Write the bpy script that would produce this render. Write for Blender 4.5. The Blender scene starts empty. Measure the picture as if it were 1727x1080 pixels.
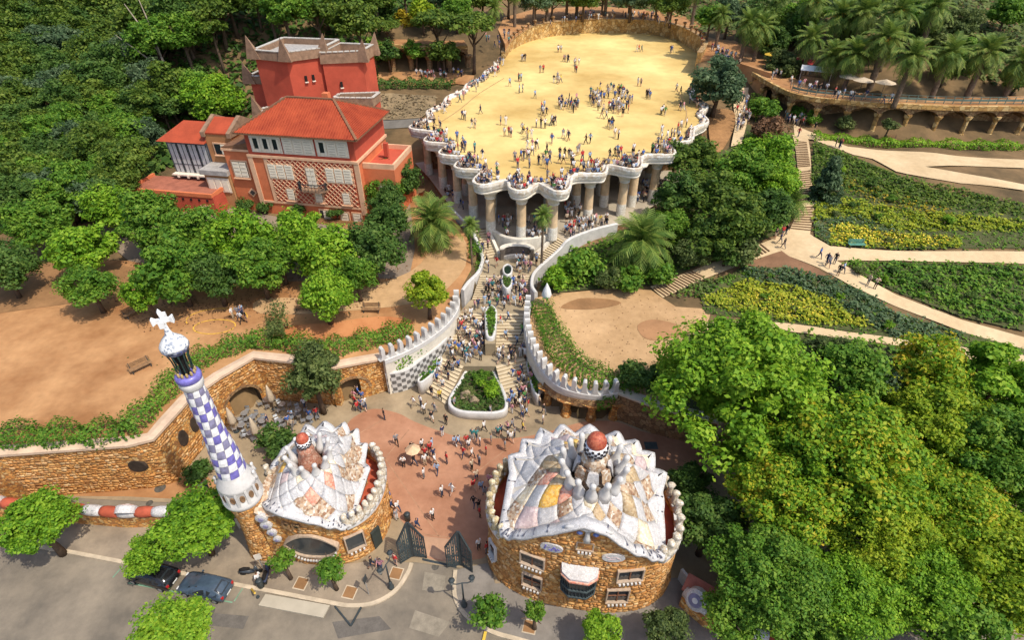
import bpy, bmesh, math, random
import numpy as np
from mathutils import Vector, Matrix
from mathutils.geometry import tessellate_polygon

R = math.radians
rnd = random.Random(7)
nrg = np.random.default_rng(11)
SC = bpy.context.scene
COL = SC.collection

# ------------------------------------------------------------------ camera, sky, sun, exposure
F, PITCH, CAM_H = 960.0, R(37.0), 45.0            # focal length in photograph pixels (1727 wide)
cam_data = bpy.data.cameras.new('camera')
cam_data.sensor_fit = 'HORIZONTAL'
cam_data.sensor_width = 36.0
cam_data.lens = 36.0 * F / 1727.0
cam_data.clip_start = 0.5
cam_data.clip_end = 3000.0
cam = bpy.data.objects.new('camera', cam_data)
COL.objects.link(cam)
cam.location = (0, 0, CAM_H)
cam.rotation_euler = (R(90) - PITCH, 0, 0)
SC.camera = cam

SUN_AZ = (0.80, -0.55)                              # horizontal direction towards the sun
SUN_EL = R(58)
world = bpy.data.worlds.new('World')
SC.world = world
world.use_nodes = True
wn = world.node_tree.nodes
wl = world.node_tree.links
wn.clear()
sky = wn.new('ShaderNodeTexSky')
sky.sky_type = 'NISHITA'
sky.sun_disc = False
sky.sun_elevation = SUN_EL
sky.sun_rotation = math.atan2(SUN_AZ[0], SUN_AZ[1])
sky.air_density = 1.0
sky.dust_density = 2.5
sky.ozone_density = 1.0
bg = wn.new('ShaderNodeBackground')
bg.inputs['Strength'].default_value = 0.15
wo = wn.new('ShaderNodeOutputWorld')
wl.new(sky.outputs[0], bg.inputs['Color'])
wl.new(bg.outputs[0], wo.inputs['Surface'])

sun_data = bpy.data.lights.new('sun', 'SUN')
sun_data.energy = 3.1
sun_data.angle = R(0.8)
sun_data.color = (1.0, 0.92, 0.77)
sun = bpy.data.objects.new('sun', sun_data)
COL.objects.link(sun)
_n = math.hypot(*SUN_AZ)
_sd = Vector((SUN_AZ[0] / _n * math.cos(SUN_EL), SUN_AZ[1] / _n * math.cos(SUN_EL), math.sin(SUN_EL)))
sun.rotation_euler = _sd.to_track_quat('Z', 'Y').to_euler()
sun.location = (60, 20, 90)

SC.view_settings.view_transform = 'Standard'
SC.view_settings.look = 'None'
SC.view_settings.exposure = 0.36
SC.view_settings.gamma = 1.0
SC.view_settings.use_curve_mapping = False
SC.render.engine = 'CYCLES'
SC.cycles.max_bounces = 6
SC.cycles.diffuse_bounces = 3
SC.cycles.glossy_bounces = 2
SC.cycles.transmission_bounces = 2
SC.cycles.transparent_max_bounces = 6
SC.cycles.caustics_reflective = False
SC.cycles.caustics_refractive = False

# ------------------------------------------------------------------ from a photograph point and a height to a place
_c, _s = math.cos(PITCH), math.sin(PITCH)

def at(px, py, z=0.0):
	u = (px - 863.5) / F
	v = (540 - py) / F
	dx, dy, dz = u, _c + v * _s, -_s + v * _c
	t = (z - CAM_H) / dz
	return Vector((t * dx, t * dy, z))

def at2(px, py, z=0.0):
	p = at(px, py, z)
	return (p.x, p.y)

# ------------------------------------------------------------------ materials
MATS = {}

def nodes_of(m):
	m.use_nodes = True
	return m.node_tree.nodes, m.node_tree.links

def mat(name, col, rough=0.85, var=0.18, scale=1.2, bump=0.0, col2=None, spec=0.25, metal=0.0, fine=0.0, bscale=None):
	"""plain surface: two colours mixed by world-space noise, optional fine speckle and relief"""
	if name in MATS:
		return MATS[name]
	m = bpy.data.materials.new(name)
	n, l = nodes_of(m)
	b = n['Principled BSDF']
	b.inputs['Roughness'].default_value = rough
	b.inputs['Specular IOR Level'].default_value = spec
	b.inputs['Metallic'].default_value = metal
	a = [max(0, c * (1 - var)) for c in col]
	d = list(col2) if col2 else [min(1, c * (1 + var)) for c in col]
	geo = n.new('ShaderNodeNewGeometry')
	nz = n.new('ShaderNodeTexNoise')
	nz.inputs['Scale'].default_value = scale
	nz.inputs['Detail'].default_value = 6
	nz.inputs['Roughness'].default_value = 0.62
	l.new(geo.outputs['Position'], nz.inputs['Vector'])
	rp = n.new('ShaderNodeValToRGB')
	rp.color_ramp.elements[0].position = 0.34
	rp.color_ramp.elements[1].position = 0.68
	rp.color_ramp.elements[0].color = (*a, 1)
	rp.color_ramp.elements[1].color = (*d, 1)
	l.new(nz.outputs['Fac'], rp.inputs[0])
	out = rp.outputs[0]
	if fine > 0:
		nf = n.new('ShaderNodeTexNoise')
		nf.inputs['Scale'].default_value = scale * 9
		nf.inputs['Detail'].default_value = 4
		l.new(geo.outputs['Position'], nf.inputs['Vector'])
		mr = n.new('ShaderNodeMapRange')
		mr.inputs['To Min'].default_value = 1 - fine
		mr.inputs['To Max'].default_value = 1 + fine
		l.new(nf.outputs['Fac'], mr.inputs['Value'])
		mx = n.new('ShaderNodeVectorMath')
		mx.operation = 'SCALE'
		l.new(out, mx.inputs[0])
		l.new(mr.outputs[0], mx.inputs['Scale'])
		out = mx.outputs[0]
	l.new(out, b.inputs['Base Color'])
	if bump > 0:
		nb = n.new('ShaderNodeTexNoise')
		nb.inputs['Scale'].default_value = bscale or scale * 6
		nb.inputs['Detail'].default_value = 5
		l.new(geo.outputs['Position'], nb.inputs['Vector'])
		bp = n.new('ShaderNodeBump')
		bp.inputs['Strength'].default_value = bump
		bp.inputs['Distance'].default_value = 0.1
		l.new(nb.outputs['Fac'], bp.inputs['Height'])
		l.new(bp.outputs[0], b.inputs['Normal'])
	MATS[name] = m
	return m

def mosaic(name, cols, scale=4.0, joint=(0.3, 0.27, 0.22), jw=0.06, rough=0.6, bump=0.5, stretch=(1, 1, 1), spec=0.3, dirt=0.2):
	"""rubble masonry or broken tile: Voronoi cells with their own colour and recessed joints"""
	if name in MATS:
		return MATS[name]
	m = bpy.data.materials.new(name)
	n, l = nodes_of(m)
	b = n['Principled BSDF']
	b.inputs['Roughness'].default_value = rough
	b.inputs['Specular IOR Level'].default_value = spec
	geo = n.new('ShaderNodeNewGeometry')
	mp = n.new('ShaderNodeMapping')
	mp.inputs['Scale'].default_value = stretch
	l.new(geo.outputs['Position'], mp.inputs['Vector'])
	v1 = n.new('ShaderNodeTexVoronoi')
	v1.inputs['Scale'].default_value = scale
	v2 = n.new('ShaderNodeTexVoronoi')
	v2.feature = 'DISTANCE_TO_EDGE'
	v2.inputs['Scale'].default_value = scale
	l.new(mp.outputs[0], v1.inputs['Vector'])
	l.new(mp.outputs[0], v2.inputs['Vector'])
	sp = n.new('ShaderNodeSeparateColor')
	l.new(v1.outputs['Color'], sp.inputs[0])
	rp = n.new('ShaderNodeValToRGB')
	rp.color_ramp.interpolation = 'CONSTANT'
	el = rp.color_ramp.elements
	while len(el) < len(cols):
		el.new(0.5)
	for i, c in enumerate(cols):
		el[i].position = i / len(cols)
		el[i].color = (*c, 1)
	l.new(sp.outputs[0], rp.inputs[0])
	cr = n.new('ShaderNodeMapRange')
	cr.inputs['From Min'].default_value = jw * 0.4
	cr.inputs['From Max'].default_value = jw
	l.new(v2.outputs['Distance'], cr.inputs['Value'])
	mx = n.new('ShaderNodeMix')
	mx.data_type = 'RGBA'
	mx.inputs['A'].default_value = (*joint, 1)
	l.new(cr.outputs[0], mx.inputs['Factor'])
	l.new(rp.outputs[0], mx.inputs['B'])
	nz = n.new('ShaderNodeTexNoise')
	nz.inputs['Scale'].default_value = 0.8
	nz.inputs['Detail'].default_value = 6
	l.new(geo.outputs['Position'], nz.inputs['Vector'])
	mr = n.new('ShaderNodeMapRange')
	mr.inputs['From Min'].default_value = 0.3
	mr.inputs['From Max'].default_value = 0.7
	mr.inputs['To Min'].default_value = 1 - dirt
	mr.inputs['To Max'].default_value = 1 + dirt * 0.5
	l.new(nz.outputs['Fac'], mr.inputs['Value'])
	sc = n.new('ShaderNodeVectorMath')
	sc.operation = 'SCALE'
	l.new(mx.outputs['Result'], sc.inputs[0])
	l.new(mr.outputs[0], sc.inputs['Scale'])
	l.new(sc.outputs[0], b.inputs['Base Color'])
	if bump:
		bp = n.new('ShaderNodeBump')
		bp.inputs['Strength'].default_value = bump
		bp.inputs['Distance'].default_value = 0.16
		l.new(cr.outputs[0], bp.inputs['Height'])
		l.new(bp.outputs[0], b.inputs['Normal'])
	MATS[name] = m
	return m

def leafmat(name, cols, trans=0.4, rough=0.6):
	"""foliage: every leaf clump takes its own colour out of a ramp"""
	if name in MATS:
		return MATS[name]
	m = bpy.data.materials.new(name)
	n, l = nodes_of(m)
	n.clear()
	geo = n.new('ShaderNodeNewGeometry')
	oi = n.new('ShaderNodeObjectInfo')
	nz = n.new('ShaderNodeTexNoise')
	nz.inputs['Scale'].default_value = 0.35
	nz.inputs['Detail'].default_value = 3
	l.new(geo.outputs['Position'], nz.inputs['Vector'])
	ma = n.new('ShaderNodeMath')
	ma.operation = 'MULTIPLY_ADD'
	ma.inputs[1].default_value = 0.7
	l.new(geo.outputs['Random Per Island'], ma.inputs[0])
	mb = n.new('ShaderNodeMath')
	mb.operation = 'MULTIPLY_ADD'
	mb.inputs[1].default_value = 0.9
	mb.inputs[2].default_value = -0.34
	l.new(nz.outputs['Fac'], mb.inputs[0])
	l.new(mb.outputs[0], ma.inputs[2])
	mc = n.new('ShaderNodeMath')
	mc.operation = 'MULTIPLY_ADD'
	mc.inputs[1].default_value = 0.16
	l.new(oi.outputs['Random'], mc.inputs[0])
	l.new(ma.outputs[0], mc.inputs[2])
	rp = n.new('ShaderNodeValToRGB')
	el = rp.color_ramp.elements
	while len(el) < len(cols):
		el.new(0.5)
	for i, c in enumerate(cols):
		el[i].position = i / (len(cols) - 1)
		el[i].color = (*c, 1)
	l.new(mc.outputs[0], rp.inputs[0])
	d = n.new('ShaderNodeBsdfPrincipled')
	d.inputs['Roughness'].default_value = rough
	d.inputs['Specular IOR Level'].default_value = 0.25
	t = n.new('ShaderNodeBsdfTranslucent')
	l.new(rp.outputs[0], d.inputs['Base Color'])
	l.new(rp.outputs[0], t.inputs['Color'])
	ms = n.new('ShaderNodeMixShader')
	ms.inputs[0].default_value = trans
	l.new(d.outputs[0], ms.inputs[1])
	l.new(t.outputs[0], ms.inputs[2])
	o = n.new('ShaderNodeOutputMaterial')
	l.new(ms.outputs[0], o.inputs['Surface'])
	MATS[name] = m
	return m

def glassmat(name, col=(0.02, 0.025, 0.03), rough=0.12):
	return mat(name, col, rough=rough, var=0.1, spec=0.6)

# stone and building surfaces
RUBBLE = mosaic('rubble_ochre', [(0.66, 0.31, 0.080), (0.78, 0.44, 0.14), (0.46, 0.19, 0.05), (0.76, 0.50, 0.22), (0.60, 0.25, 0.062), (0.74, 0.36, 0.10), (0.38, 0.17, 0.06)], 3.2, (0.42, 0.22, 0.09), 0.07, 0.9, 0.8, stretch=(1, 1, 1.15), dirt=0.35)
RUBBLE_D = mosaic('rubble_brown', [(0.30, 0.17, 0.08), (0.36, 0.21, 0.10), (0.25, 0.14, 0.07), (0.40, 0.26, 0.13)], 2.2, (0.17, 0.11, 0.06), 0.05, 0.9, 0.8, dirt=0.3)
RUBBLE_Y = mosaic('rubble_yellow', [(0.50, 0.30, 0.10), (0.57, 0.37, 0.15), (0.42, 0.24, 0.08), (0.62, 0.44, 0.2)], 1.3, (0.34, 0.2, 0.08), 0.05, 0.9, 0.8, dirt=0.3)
WHITE = mat('white_tile', (0.58, 0.565, 0.55), 0.35, 0.12, 1.6, 0.12, spec=0.4, fine=0.06)
WHITE_T = mosaic('white_trencadis', [(0.60, 0.59, 0.60), (0.55, 0.545, 0.56), (0.64, 0.62, 0.62), (0.50, 0.49, 0.50)], 7, (0.44, 0.42, 0.40), 0.07, 0.35, 0.2, spec=0.4, dirt=0.1)
PEBBLE_T = mosaic('brown_trencadis', [(0.50, 0.35, 0.23), (0.30, 0.16, 0.09), (0.60, 0.50, 0.39), (0.37, 0.22, 0.13), (0.54, 0.39, 0.26), (0.66, 0.60, 0.52)], 5.0, (0.42, 0.34, 0.26), 0.06, 0.45, 0.3, spec=0.35, dirt=0.15)
OCHRE_T = mosaic('ochre_trencadis', [(0.75, 0.42, 0.06), (0.66, 0.34, 0.05), (0.80, 0.52, 0.14)], 6, (0.55, 0.4, 0.2), 0.06, 0.4, 0.3, dirt=0.12)
PINK_T = mosaic('salmon_trencadis', [(0.72, 0.30, 0.20), (0.66, 0.24, 0.16), (0.76, 0.42, 0.30)], 6, (0.6, 0.4, 0.33), 0.06, 0.4, 0.3, dirt=0.12)
GREY_T = mosaic('grey_trencadis', [(0.52, 0.50, 0.50), (0.62, 0.58, 0.58), (0.44, 0.44, 0.46)], 6, (0.5, 0.47, 0.44), 0.06, 0.4, 0.3, dirt=0.12)
CREAM_T = mosaic('cream_trencadis', [(0.76, 0.66, 0.48), (0.68, 0.56, 0.38), (0.80, 0.73, 0.58)], 6, (0.6, 0.5, 0.38), 0.06, 0.4, 0.3, dirt=0.12)
TAN_T = mosaic('tan_trencadis', [(0.46, 0.33, 0.18), (0.38, 0.26, 0.14), (0.54, 0.42, 0.26)], 6, (0.45, 0.36, 0.26), 0.06, 0.45, 0.3, dirt=0.12)
MAUVE_T = mosaic('mauve_trencadis', [(0.55, 0.42, 0.42), (0.63, 0.50, 0.50), (0.48, 0.36, 0.37)], 6, (0.5, 0.44, 0.42), 0.06, 0.4, 0.3, dirt=0.12)
GROUT = mat('roof_grout', (0.60, 0.54, 0.46), 0.8, 0.12, 2, 0.2)
BLUE = mat('cobalt_tile', (0.17, 0.15, 0.47), 0.28, 0.3, 2.5, 0.05, spec=0.5)
SLATE_BL = mat('slate_blue_tile', (0.24, 0.23, 0.36), 0.3, 0.25, 2.5, 0.05, spec=0.5)
WHITE_GL = mat('white_glazed_tile', (0.78, 0.78, 0.80), 0.25, 0.08, 2.5, 0.05, spec=0.5)
GREEN_DK = mat('dark_green_glaze', (0.02, 0.05, 0.045), 0.35, 0.3, 4, spec=0.5)
CREAM = mat('cream_stone', (0.62, 0.54, 0.42), 0.75, 0.16, 1.5, 0.25, fine=0.08)
CREAM_W = mat('pale_stone', (0.68, 0.63, 0.54), 0.7, 0.14, 1.3, 0.25, fine=0.08)
COLSTONE = mat('column_sandstone', (0.64, 0.47, 0.29), 0.85, 0.2, 0.9, 0.4, fine=0.1)
COLTILE = mosaic('column_white_tile', [(0.7, 0.66, 0.58), (0.64, 0.6, 0.52), (0.75, 0.72, 0.65)], 5, (0.5, 0.45, 0.38), 0.05, 0.5, 0.2)
REDDOME = mosaic('red_dome_tile', [(0.48, 0.10, 0.05), (0.40, 0.07, 0.04), (0.54, 0.15, 0.08)], 7, (0.3, 0.1, 0.07), 0.06, 0.4, 0.3)
TERRACE_RED = mat('red_terrace_tile', (0.40, 0.085, 0.045), 0.7, 0.2, 1.5)
IRON = mat('dark_iron', (0.035, 0.045, 0.05), 0.5, 0.2, 3, spec=0.4)
IRON_G = mat('weathered_iron', (0.055, 0.075, 0.08), 0.6, 0.3, 3, spec=0.4)
DARK = mat('dark_interior', (0.015, 0.013, 0.012), 0.9, 0.2)
GLASS = glassmat('dark_glass')
GLASS_B = glassmat('grey_glass', (0.05, 0.06, 0.065), 0.15)
FRAME_T = mat('tile_frame', (0.46, 0.35, 0.26), 0.6, 0.2, 3, fine=0.1)
FRAME_W = mat('white_frame', (0.78, 0.68, 0.56), 0.6, 0.12, 3)
# house
HRED = mat('red_stucco', (0.46, 0.085, 0.048), 0.9, 0.12, 0.6, 0.1, fine=0.05)
HORA = mat('orange_stucco', (0.60, 0.175, 0.075), 0.9, 0.12, 0.6, 0.1, fine=0.05)
HTRIM = mat('peach_trim', (0.70, 0.42, 0.26), 0.85, 0.12, 0.9, 0.1)
HROOF = mat('red_roof_tile', (0.30, 0.040, 0.018), 0.8, 0.22, 0.5, 0.3, col2=(0.40, 0.08, 0.03), fine=0.12)
HROOF2 = mat('orange_roof_tile', (0.37, 0.065, 0.028), 0.8, 0.15, 0.5, 0.3, fine=0.12)
HBROWN = mat('brown_roof_trim', (0.20, 0.10, 0.055), 0.8, 0.2, 1.5)
HSTONE = mat('brown_capstone', (0.27, 0.17, 0.11), 0.85, 0.25, 1.5, 0.3)
SHUT = mat('cream_shutter', (0.80, 0.72, 0.58), 0.7, 0.08, 2)
GREYTILE = mat('grey_tile', (0.36, 0.34, 0.32), 0.7, 0.25, 2)
# grounds
ASPH = mat('asphalt', (0.18, 0.155, 0.125), 0.9, 0.25, 0.25, 0.25, col2=(0.27, 0.225, 0.17), fine=0.12, bscale=12)
PAVE = mat('pavement', (0.25, 0.20, 0.15), 0.9, 0.2, 0.4, 0.2, col2=(0.34, 0.27, 0.195), fine=0.1, bscale=9)
PAVE2 = mat('pavement_grey', (0.22, 0.195, 0.17), 0.9, 0.2, 0.5, 0.2, fine=0.1, bscale=9)
KERB = mat('kerb_stone', (0.50, 0.41, 0.30), 0.85, 0.2, 1.2, 0.2)
COURT = mat('terracotta_paving', (0.37, 0.172, 0.098), 0.9, 0.14, 0.22, 0.15, col2=(0.47, 0.245, 0.15), fine=0.16, bscale=8)
COURT_B = mat('beige_paving', (0.27, 0.205, 0.13), 0.9, 0.18, 0.3, 0.2, col2=(0.38, 0.29, 0.185), fine=0.1, bscale=8)
SAND = mat('terrace_sand', (0.54, 0.35, 0.11), 0.95, 0.12, 0.055, 0.2, col2=(0.80, 0.61, 0.25), fine=0.16, bscale=6)
ORANGE = mat('orange_earth', (0.36, 0.165, 0.065), 0.95, 0.2, 0.16, 0.2, col2=(0.50, 0.275, 0.125), fine=0.2, bscale=6)
BEIGE_E = mat('beige_earth', (0.44, 0.27, 0.13), 0.95, 0.15, 0.2, 0.2, col2=(0.53, 0.34, 0.18), fine=0.2, bscale=6)
PATHM = mat('pale_path', (0.58, 0.42, 0.24), 0.95, 0.12, 0.2, 0.15, col2=(0.64, 0.49, 0.30), fine=0.18, bscale=6)
EARTH = mat('brown_earth', (0.27, 0.145, 0.065), 0.95, 0.2, 0.4, 0.3, fine=0.15)
DRY = mat('dry_slope', (0.20, 0.15, 0.09), 0.95, 0.25, 0.4, 0.4, col2=(0.30, 0.215, 0.12), fine=0.25)
SOIL = mat('garden_soil', (0.06, 0.075, 0.025), 0.95, 0.3, 0.4, 0.4, col2=(0.10, 0.10, 0.04), fine=0.25)
TERR = mat('hill_ground', (0.12, 0.085, 0.042), 0.95, 0.3, 0.15, 0.4, col2=(0.23, 0.145, 0.07), fine=0.2)
HALLF = mat('hall_floor', (0.42, 0.36, 0.28), 0.85, 0.15, 0.5, 0.1, fine=0.08)
STEP = mat('step_stone', (0.56, 0.46, 0.31), 0.85, 0.14, 0.8, 0.2, fine=0.08)
LAND = mat('landing_stone', (0.32, 0.255, 0.165), 0.9, 0.16, 0.5, 0.2, fine=0.1)
WATER = mat('basin_water', (0.015, 0.03, 0.02), 0.08, 0.2, 1, spec=0.5)
BARK = mat('bark', (0.11, 0.075, 0.05), 0.95, 0.25, 2, 0.5)
BARK_P = mat('pale_bark', (0.30, 0.25, 0.20), 0.95, 0.25, 2, 0.4)
PALMBARK = mat('palm_bark', (0.16, 0.115, 0.08), 0.95, 0.3, 3, 0.6)
WOOD = mat('bench_wood', (0.26, 0.15, 0.075), 0.8, 0.25, 3)
CANVAS = mat('beige_canvas', (0.56, 0.45, 0.33), 0.9, 0.12, 2)
CANVAS_W = mat('white_canvas', (0.78, 0.78, 0.78), 0.85, 0.06, 2)
STEEL = mat('brushed_steel', (0.48, 0.50, 0.53), 0.35, 0.1, 3, metal=0.7)
# leaves
L_BRIGHT = leafmat('leaf_bright', [(0.05, 0.14, 0.010), (0.13, 0.29, 0.016), (0.24, 0.42, 0.026), (0.37, 0.52, 0.045)])
L_LIME = leafmat('leaf_lime', [(0.07, 0.17, 0.012), (0.19, 0.32, 0.016), (0.33, 0.43, 0.022), (0.45, 0.48, 0.035)])
L_YELLOW = leafmat('leaf_yellow_bloom', [(0.055, 0.15, 0.012), (0.11, 0.26, 0.016), (0.19, 0.36, 0.020), (0.29, 0.42, 0.024), (0.44, 0.45, 0.028), (0.62, 0.40, 0.03)])
L_MID = leafmat('leaf_mid', [(0.038, 0.11, 0.012), (0.085, 0.21, 0.020), (0.16, 0.30, 0.030), (0.26, 0.39, 0.045)])
L_DARK = leafmat('leaf_dark', [(0.026, 0.066, 0.012), (0.055, 0.125, 0.022), (0.10, 0.19, 0.034), (0.165, 0.25, 0.048)])
L_PINE = leafmat('leaf_pine', [(0.030, 0.075, 0.012), (0.072, 0.14, 0.018), (0.14, 0.215, 0.028), (0.23, 0.30, 0.045)])
L_OLIVE = leafmat('leaf_olive', [(0.040, 0.072, 0.020), (0.085, 0.13, 0.036), (0.15, 0.20, 0.055), (0.23, 0.27, 0.085)])
L_BLUE = leafmat('leaf_bluegreen', [(0.032, 0.075, 0.030), (0.07, 0.13, 0.058), (0.13, 0.20, 0.092), (0.20, 0.27, 0.14)])
L_PALM = leafmat('leaf_palm', [(0.04, 0.10, 0.018), (0.10, 0.18, 0.030), (0.19, 0.27, 0.045), (0.30, 0.34, 0.08)], 0.25)
L_RUST = leafmat('leaf_rust', [(0.10, 0.06, 0.03), (0.19, 0.10, 0.05), (0.27, 0.15, 0.08)], 0.2)
L_GOLD = leafmat('leaf_gold', [(0.17, 0.17, 0.02), (0.38, 0.30, 0.02), (0.62, 0.44, 0.03)])
L_FRUIT = leafmat('leaf_orange_stalk', [(0.42, 0.19, 0.02), (0.58, 0.28, 0.03)], 0.15)
L_BED = leafmat('leaf_bed', [(0.13, 0.20, 0.02), (0.24, 0.33, 0.025), (0.38, 0.43, 0.03), (0.52, 0.50, 0.05)])
FLOWER_Y = leafmat('flower_yellow', [(0.60, 0.42, 0.02), (0.72, 0.55, 0.04), (0.76, 0.62, 0.10)], 0.15)

# ------------------------------------------------------------------ mesh building
class B:
	"""collects faces; build() links them as one mesh object"""

	def __init__(self):
		self.v, self.f, self.m = [], [], []

	def add(self, verts, faces, mi=0):
		o = len(self.v)
		self.v += [tuple(p) for p in verts]
		self.f += [tuple(o + i for i in f) for f in faces]
		self.m += [mi] * len(faces)
		return self

	def box(self, c, s, rz=0.0, mi=0, taper=1.0):
		x, y, z = s[0] / 2, s[1] / 2, s[2] / 2
		ca, sa = math.cos(rz), math.sin(rz)
		vs = []
		for dz, t in ((-z, 1.0), (z, taper)):
			for dx, dy in ((-x, -y), (x, -y), (x, y), (-x, y)):
				dx, dy = dx * t, dy * t
				vs.append((c[0] + dx * ca - dy * sa, c[1] + dx * sa + dy * ca, c[2] + dz))
		return self.add(vs, [(3, 2, 1, 0), (4, 5, 6, 7), (0, 1, 5, 4), (1, 2, 6, 5), (2, 3, 7, 6), (3, 0, 4, 7)], mi)

	def bar(self, p, q, w, h=None, mi=0):
		"""square bar from p to q"""
		p, q = Vector(p), Vector(q)
		h = h or w
		d = (q - p).normalized()
		up = Vector((0, 0, 1)) if abs(d.z) < 0.95 else Vector((0, 1, 0))
		a = d.cross(up).normalized() * (w / 2)
		b = a.cross(d).normalized() * (h / 2)
		vs = [p - a - b, p + a - b, p + a + b, p - a + b, q - a - b, q + a - b, q + a + b, q - a + b]
		return self.add(vs, [(3, 2, 1, 0), (4, 5, 6, 7), (0, 1, 5, 4), (1, 2, 6, 5), (2, 3, 7, 6), (3, 0, 4, 7)], mi)

	def prism(self, poly, z0, z1, mi=0, mi_side=None, bottom=False):
		"""poly: (x, y) list; z0/z1 numbers or lists"""
		n = len(poly)
		a = [z0] * n if not hasattr(z0, '__len__') else z0
		b = [z1] * n if not hasattr(z1, '__len__') else z1
		area = sum(poly[i][0] * poly[(i + 1) % n][1] - poly[(i + 1) % n][0] * poly[i][1] for i in range(n))
		if area < 0:
			poly = poly[::-1]
			a = a[::-1]
			b = b[::-1]
		vs = [(p[0], p[1], z) for p, z in zip(poly, a)] + [(p[0], p[1], z) for p, z in zip(poly, b)]
		tri = tessellate_polygon([[Vector((p[0], p[1], 0)) for p in poly]])
		top = []
		for t in tri:
			p0, p1, p2 = (poly[i] for i in t)
			cr = (p1[0] - p0[0]) * (p2[1] - p0[1]) - (p1[1] - p0[1]) * (p2[0] - p0[0])
			t = t if cr > 0 else t[::-1]
			top.append(tuple(n + i for i in t))
		self.add(vs, top, mi)
		o = len(self.v) - 2 * n
		ms = mi if mi_side is None else mi_side
		for i in range(n):
			j = (i + 1) % n
			self.f.append((o + i, o + j, o + n + j, o + n + i))
			self.m.append(ms)
		if bottom:
			for t in top:
				self.f.append(tuple(o + i - n for i in t[::-1]))
				self.m.append(ms)
		return self

	def lathe(self, prof, seg=16, c=(0, 0, 0), mi=0, cap=True, wob=None, sx=1.0, sy=1.0):
		"""prof: (r, z) from bottom to top"""
		n = len(prof)
		vs = []
		for r, z in prof:
			for k in range(seg):
				a = 2 * math.pi * k / seg
				rr = r * (wob(a, z) if wob else 1.0)
				vs.append((c[0] + rr * sx * math.cos(a), c[1] + rr * sy * math.sin(a), c[2] + z))
		fs = []
		for i in range(n - 1):
			for k in range(seg):
				k2 = (k + 1) % seg
				fs.append((i * seg + k, i * seg + k2, (i + 1) * seg + k2, (i + 1) * seg + k))
		if cap:
			fs.append(tuple((n - 1) * seg + k for k in range(seg)))
			fs.append(tuple(seg - 1 - k for k in range(seg)))
		return self.add(vs, fs, mi)

	def tube(self, pts, rad, seg=8, mi=0):
		pts = [Vector(p) for p in pts]
		rs = rad if hasattr(rad, '__len__') else [rad] * len(pts)
		vs, fs = [], []
		for i, p in enumerate(pts):
			d = (pts[min(i + 1, len(pts) - 1)] - pts[max(i - 1, 0)]).normalized()
			up = Vector((0, 0, 1)) if abs(d.z) < 0.9 else Vector((0, 1, 0))
			a = d.cross(up).normalized()
			b = a.cross(d).normalized()
			for k in range(seg):
				t = 2 * math.pi * k / seg
				vs.append(p + (a * math.cos(t) + b * math.sin(t)) * rs[i])
		for i in range(len(pts) - 1):
			for k in range(seg):
				k2 = (k + 1) % seg
				fs.append((i * seg + k, i * seg + k2, (i + 1) * seg + k2, (i + 1) * seg + k))
		fs.append(tuple(range(seg)))
		fs.append(tuple((len(pts) - 1) * seg + k for k in range(seg))[::-1])
		return self.add(vs, fs, mi)

	def sweep(self, path, prof, closed=False, mi=0, zs=None):
		"""sweep a profile of (offset to the left of travel, z) along an (x, y) path"""
		n = len(path)
		m = len(prof)
		vs, fs = [], []
		for i in range(n):
			if closed:
				a, b = path[i - 1], path[(i + 1) % n]
			else:
				a, b = path[max(i - 1, 0)], path[min(i + 1, n - 1)]
			dx, dy = b[0] - a[0], b[1] - a[1]
			L = math.hypot(dx, dy) or 1
			nx, ny = -dy / L, dx / L
			z = zs[i] if zs else 0
			for o, h in prof:
				vs.append((path[i][0] + nx * o, path[i][1] + ny * o, z + h))
		for i in range(n if closed else n - 1):
			j = (i + 1) % n
			for k in range(m):
				k2 = (k + 1) % m
				fs.append((i * m + k, i * m + k2, j * m + k2, j * m + k))
		if not closed:
			fs.append(tuple(range(m))[::-1])
			fs.append(tuple((n - 1) * m + k for k in range(m)))
		return self.add(vs, fs, mi)

	def mesh(self, name, mats, smooth=False):
		me = bpy.data.meshes.new(name)
		me.from_pydata(self.v, [], self.f)
		for mm in (mats if isinstance(mats, (list, tuple)) else [mats]):
			me.materials.append(mm)
		if len(set(self.m)) > 1:
			me.polygons.foreach_set('material_index', self.m)
		if smooth:
			me.polygons.foreach_set('use_smooth', [True] * len(me.polygons))
		bm = bmesh.new()
		bm.from_mesh(me)
		bmesh.ops.recalc_face_normals(bm, faces=bm.faces)
		bm.to_mesh(me)
		bm.free()
		return me

	def build(self, name, mats, parent=None, smooth=False, loc=None, rot=None):
		return link(name, self.mesh(name, mats, smooth), parent, loc, rot)

def link(name, me, parent=None, loc=None, rot=None, scale=None):
	o = bpy.data.objects.new(name, me)
	COL.objects.link(o)
	if parent:
		o.parent = parent
	if loc is not None:
		o.location = loc
	if rot is not None:
		o.rotation_euler = rot
	if scale is not None:
		o.scale = scale if hasattr(scale, '__len__') else (scale,) * 3
	return o

def empty(name, loc=(0, 0, 0), rz=0.0):
	o = bpy.data.objects.new(name, None)
	COL.objects.link(o)
	o.location = loc
	o.rotation_euler = (0, 0, rz)
	o.empty_display_size = 0.3
	return o

def tag(o, label, cat, group=None):
	o['label'] = label
	o['category'] = cat
	if group:
		o['group'] = group
	return o

def struct(o):
	o['kind'] = 'structure'
	return o

def copy_tree(o, parent=None):
	c = o.copy()
	COL.objects.link(c)
	c.parent = parent
	for ch in [q for q in CHILDREN.get(o.name, [])]:
		copy_tree(ch, c)
	return c

CHILDREN = {}

def note_children(root):
	"""remember the children of a prototype so copies are quick"""
	st = [root]
	while st:
		r = st.pop()
		CHILDREN[r.name] = list(r.children)
		st += list(r.children)

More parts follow.
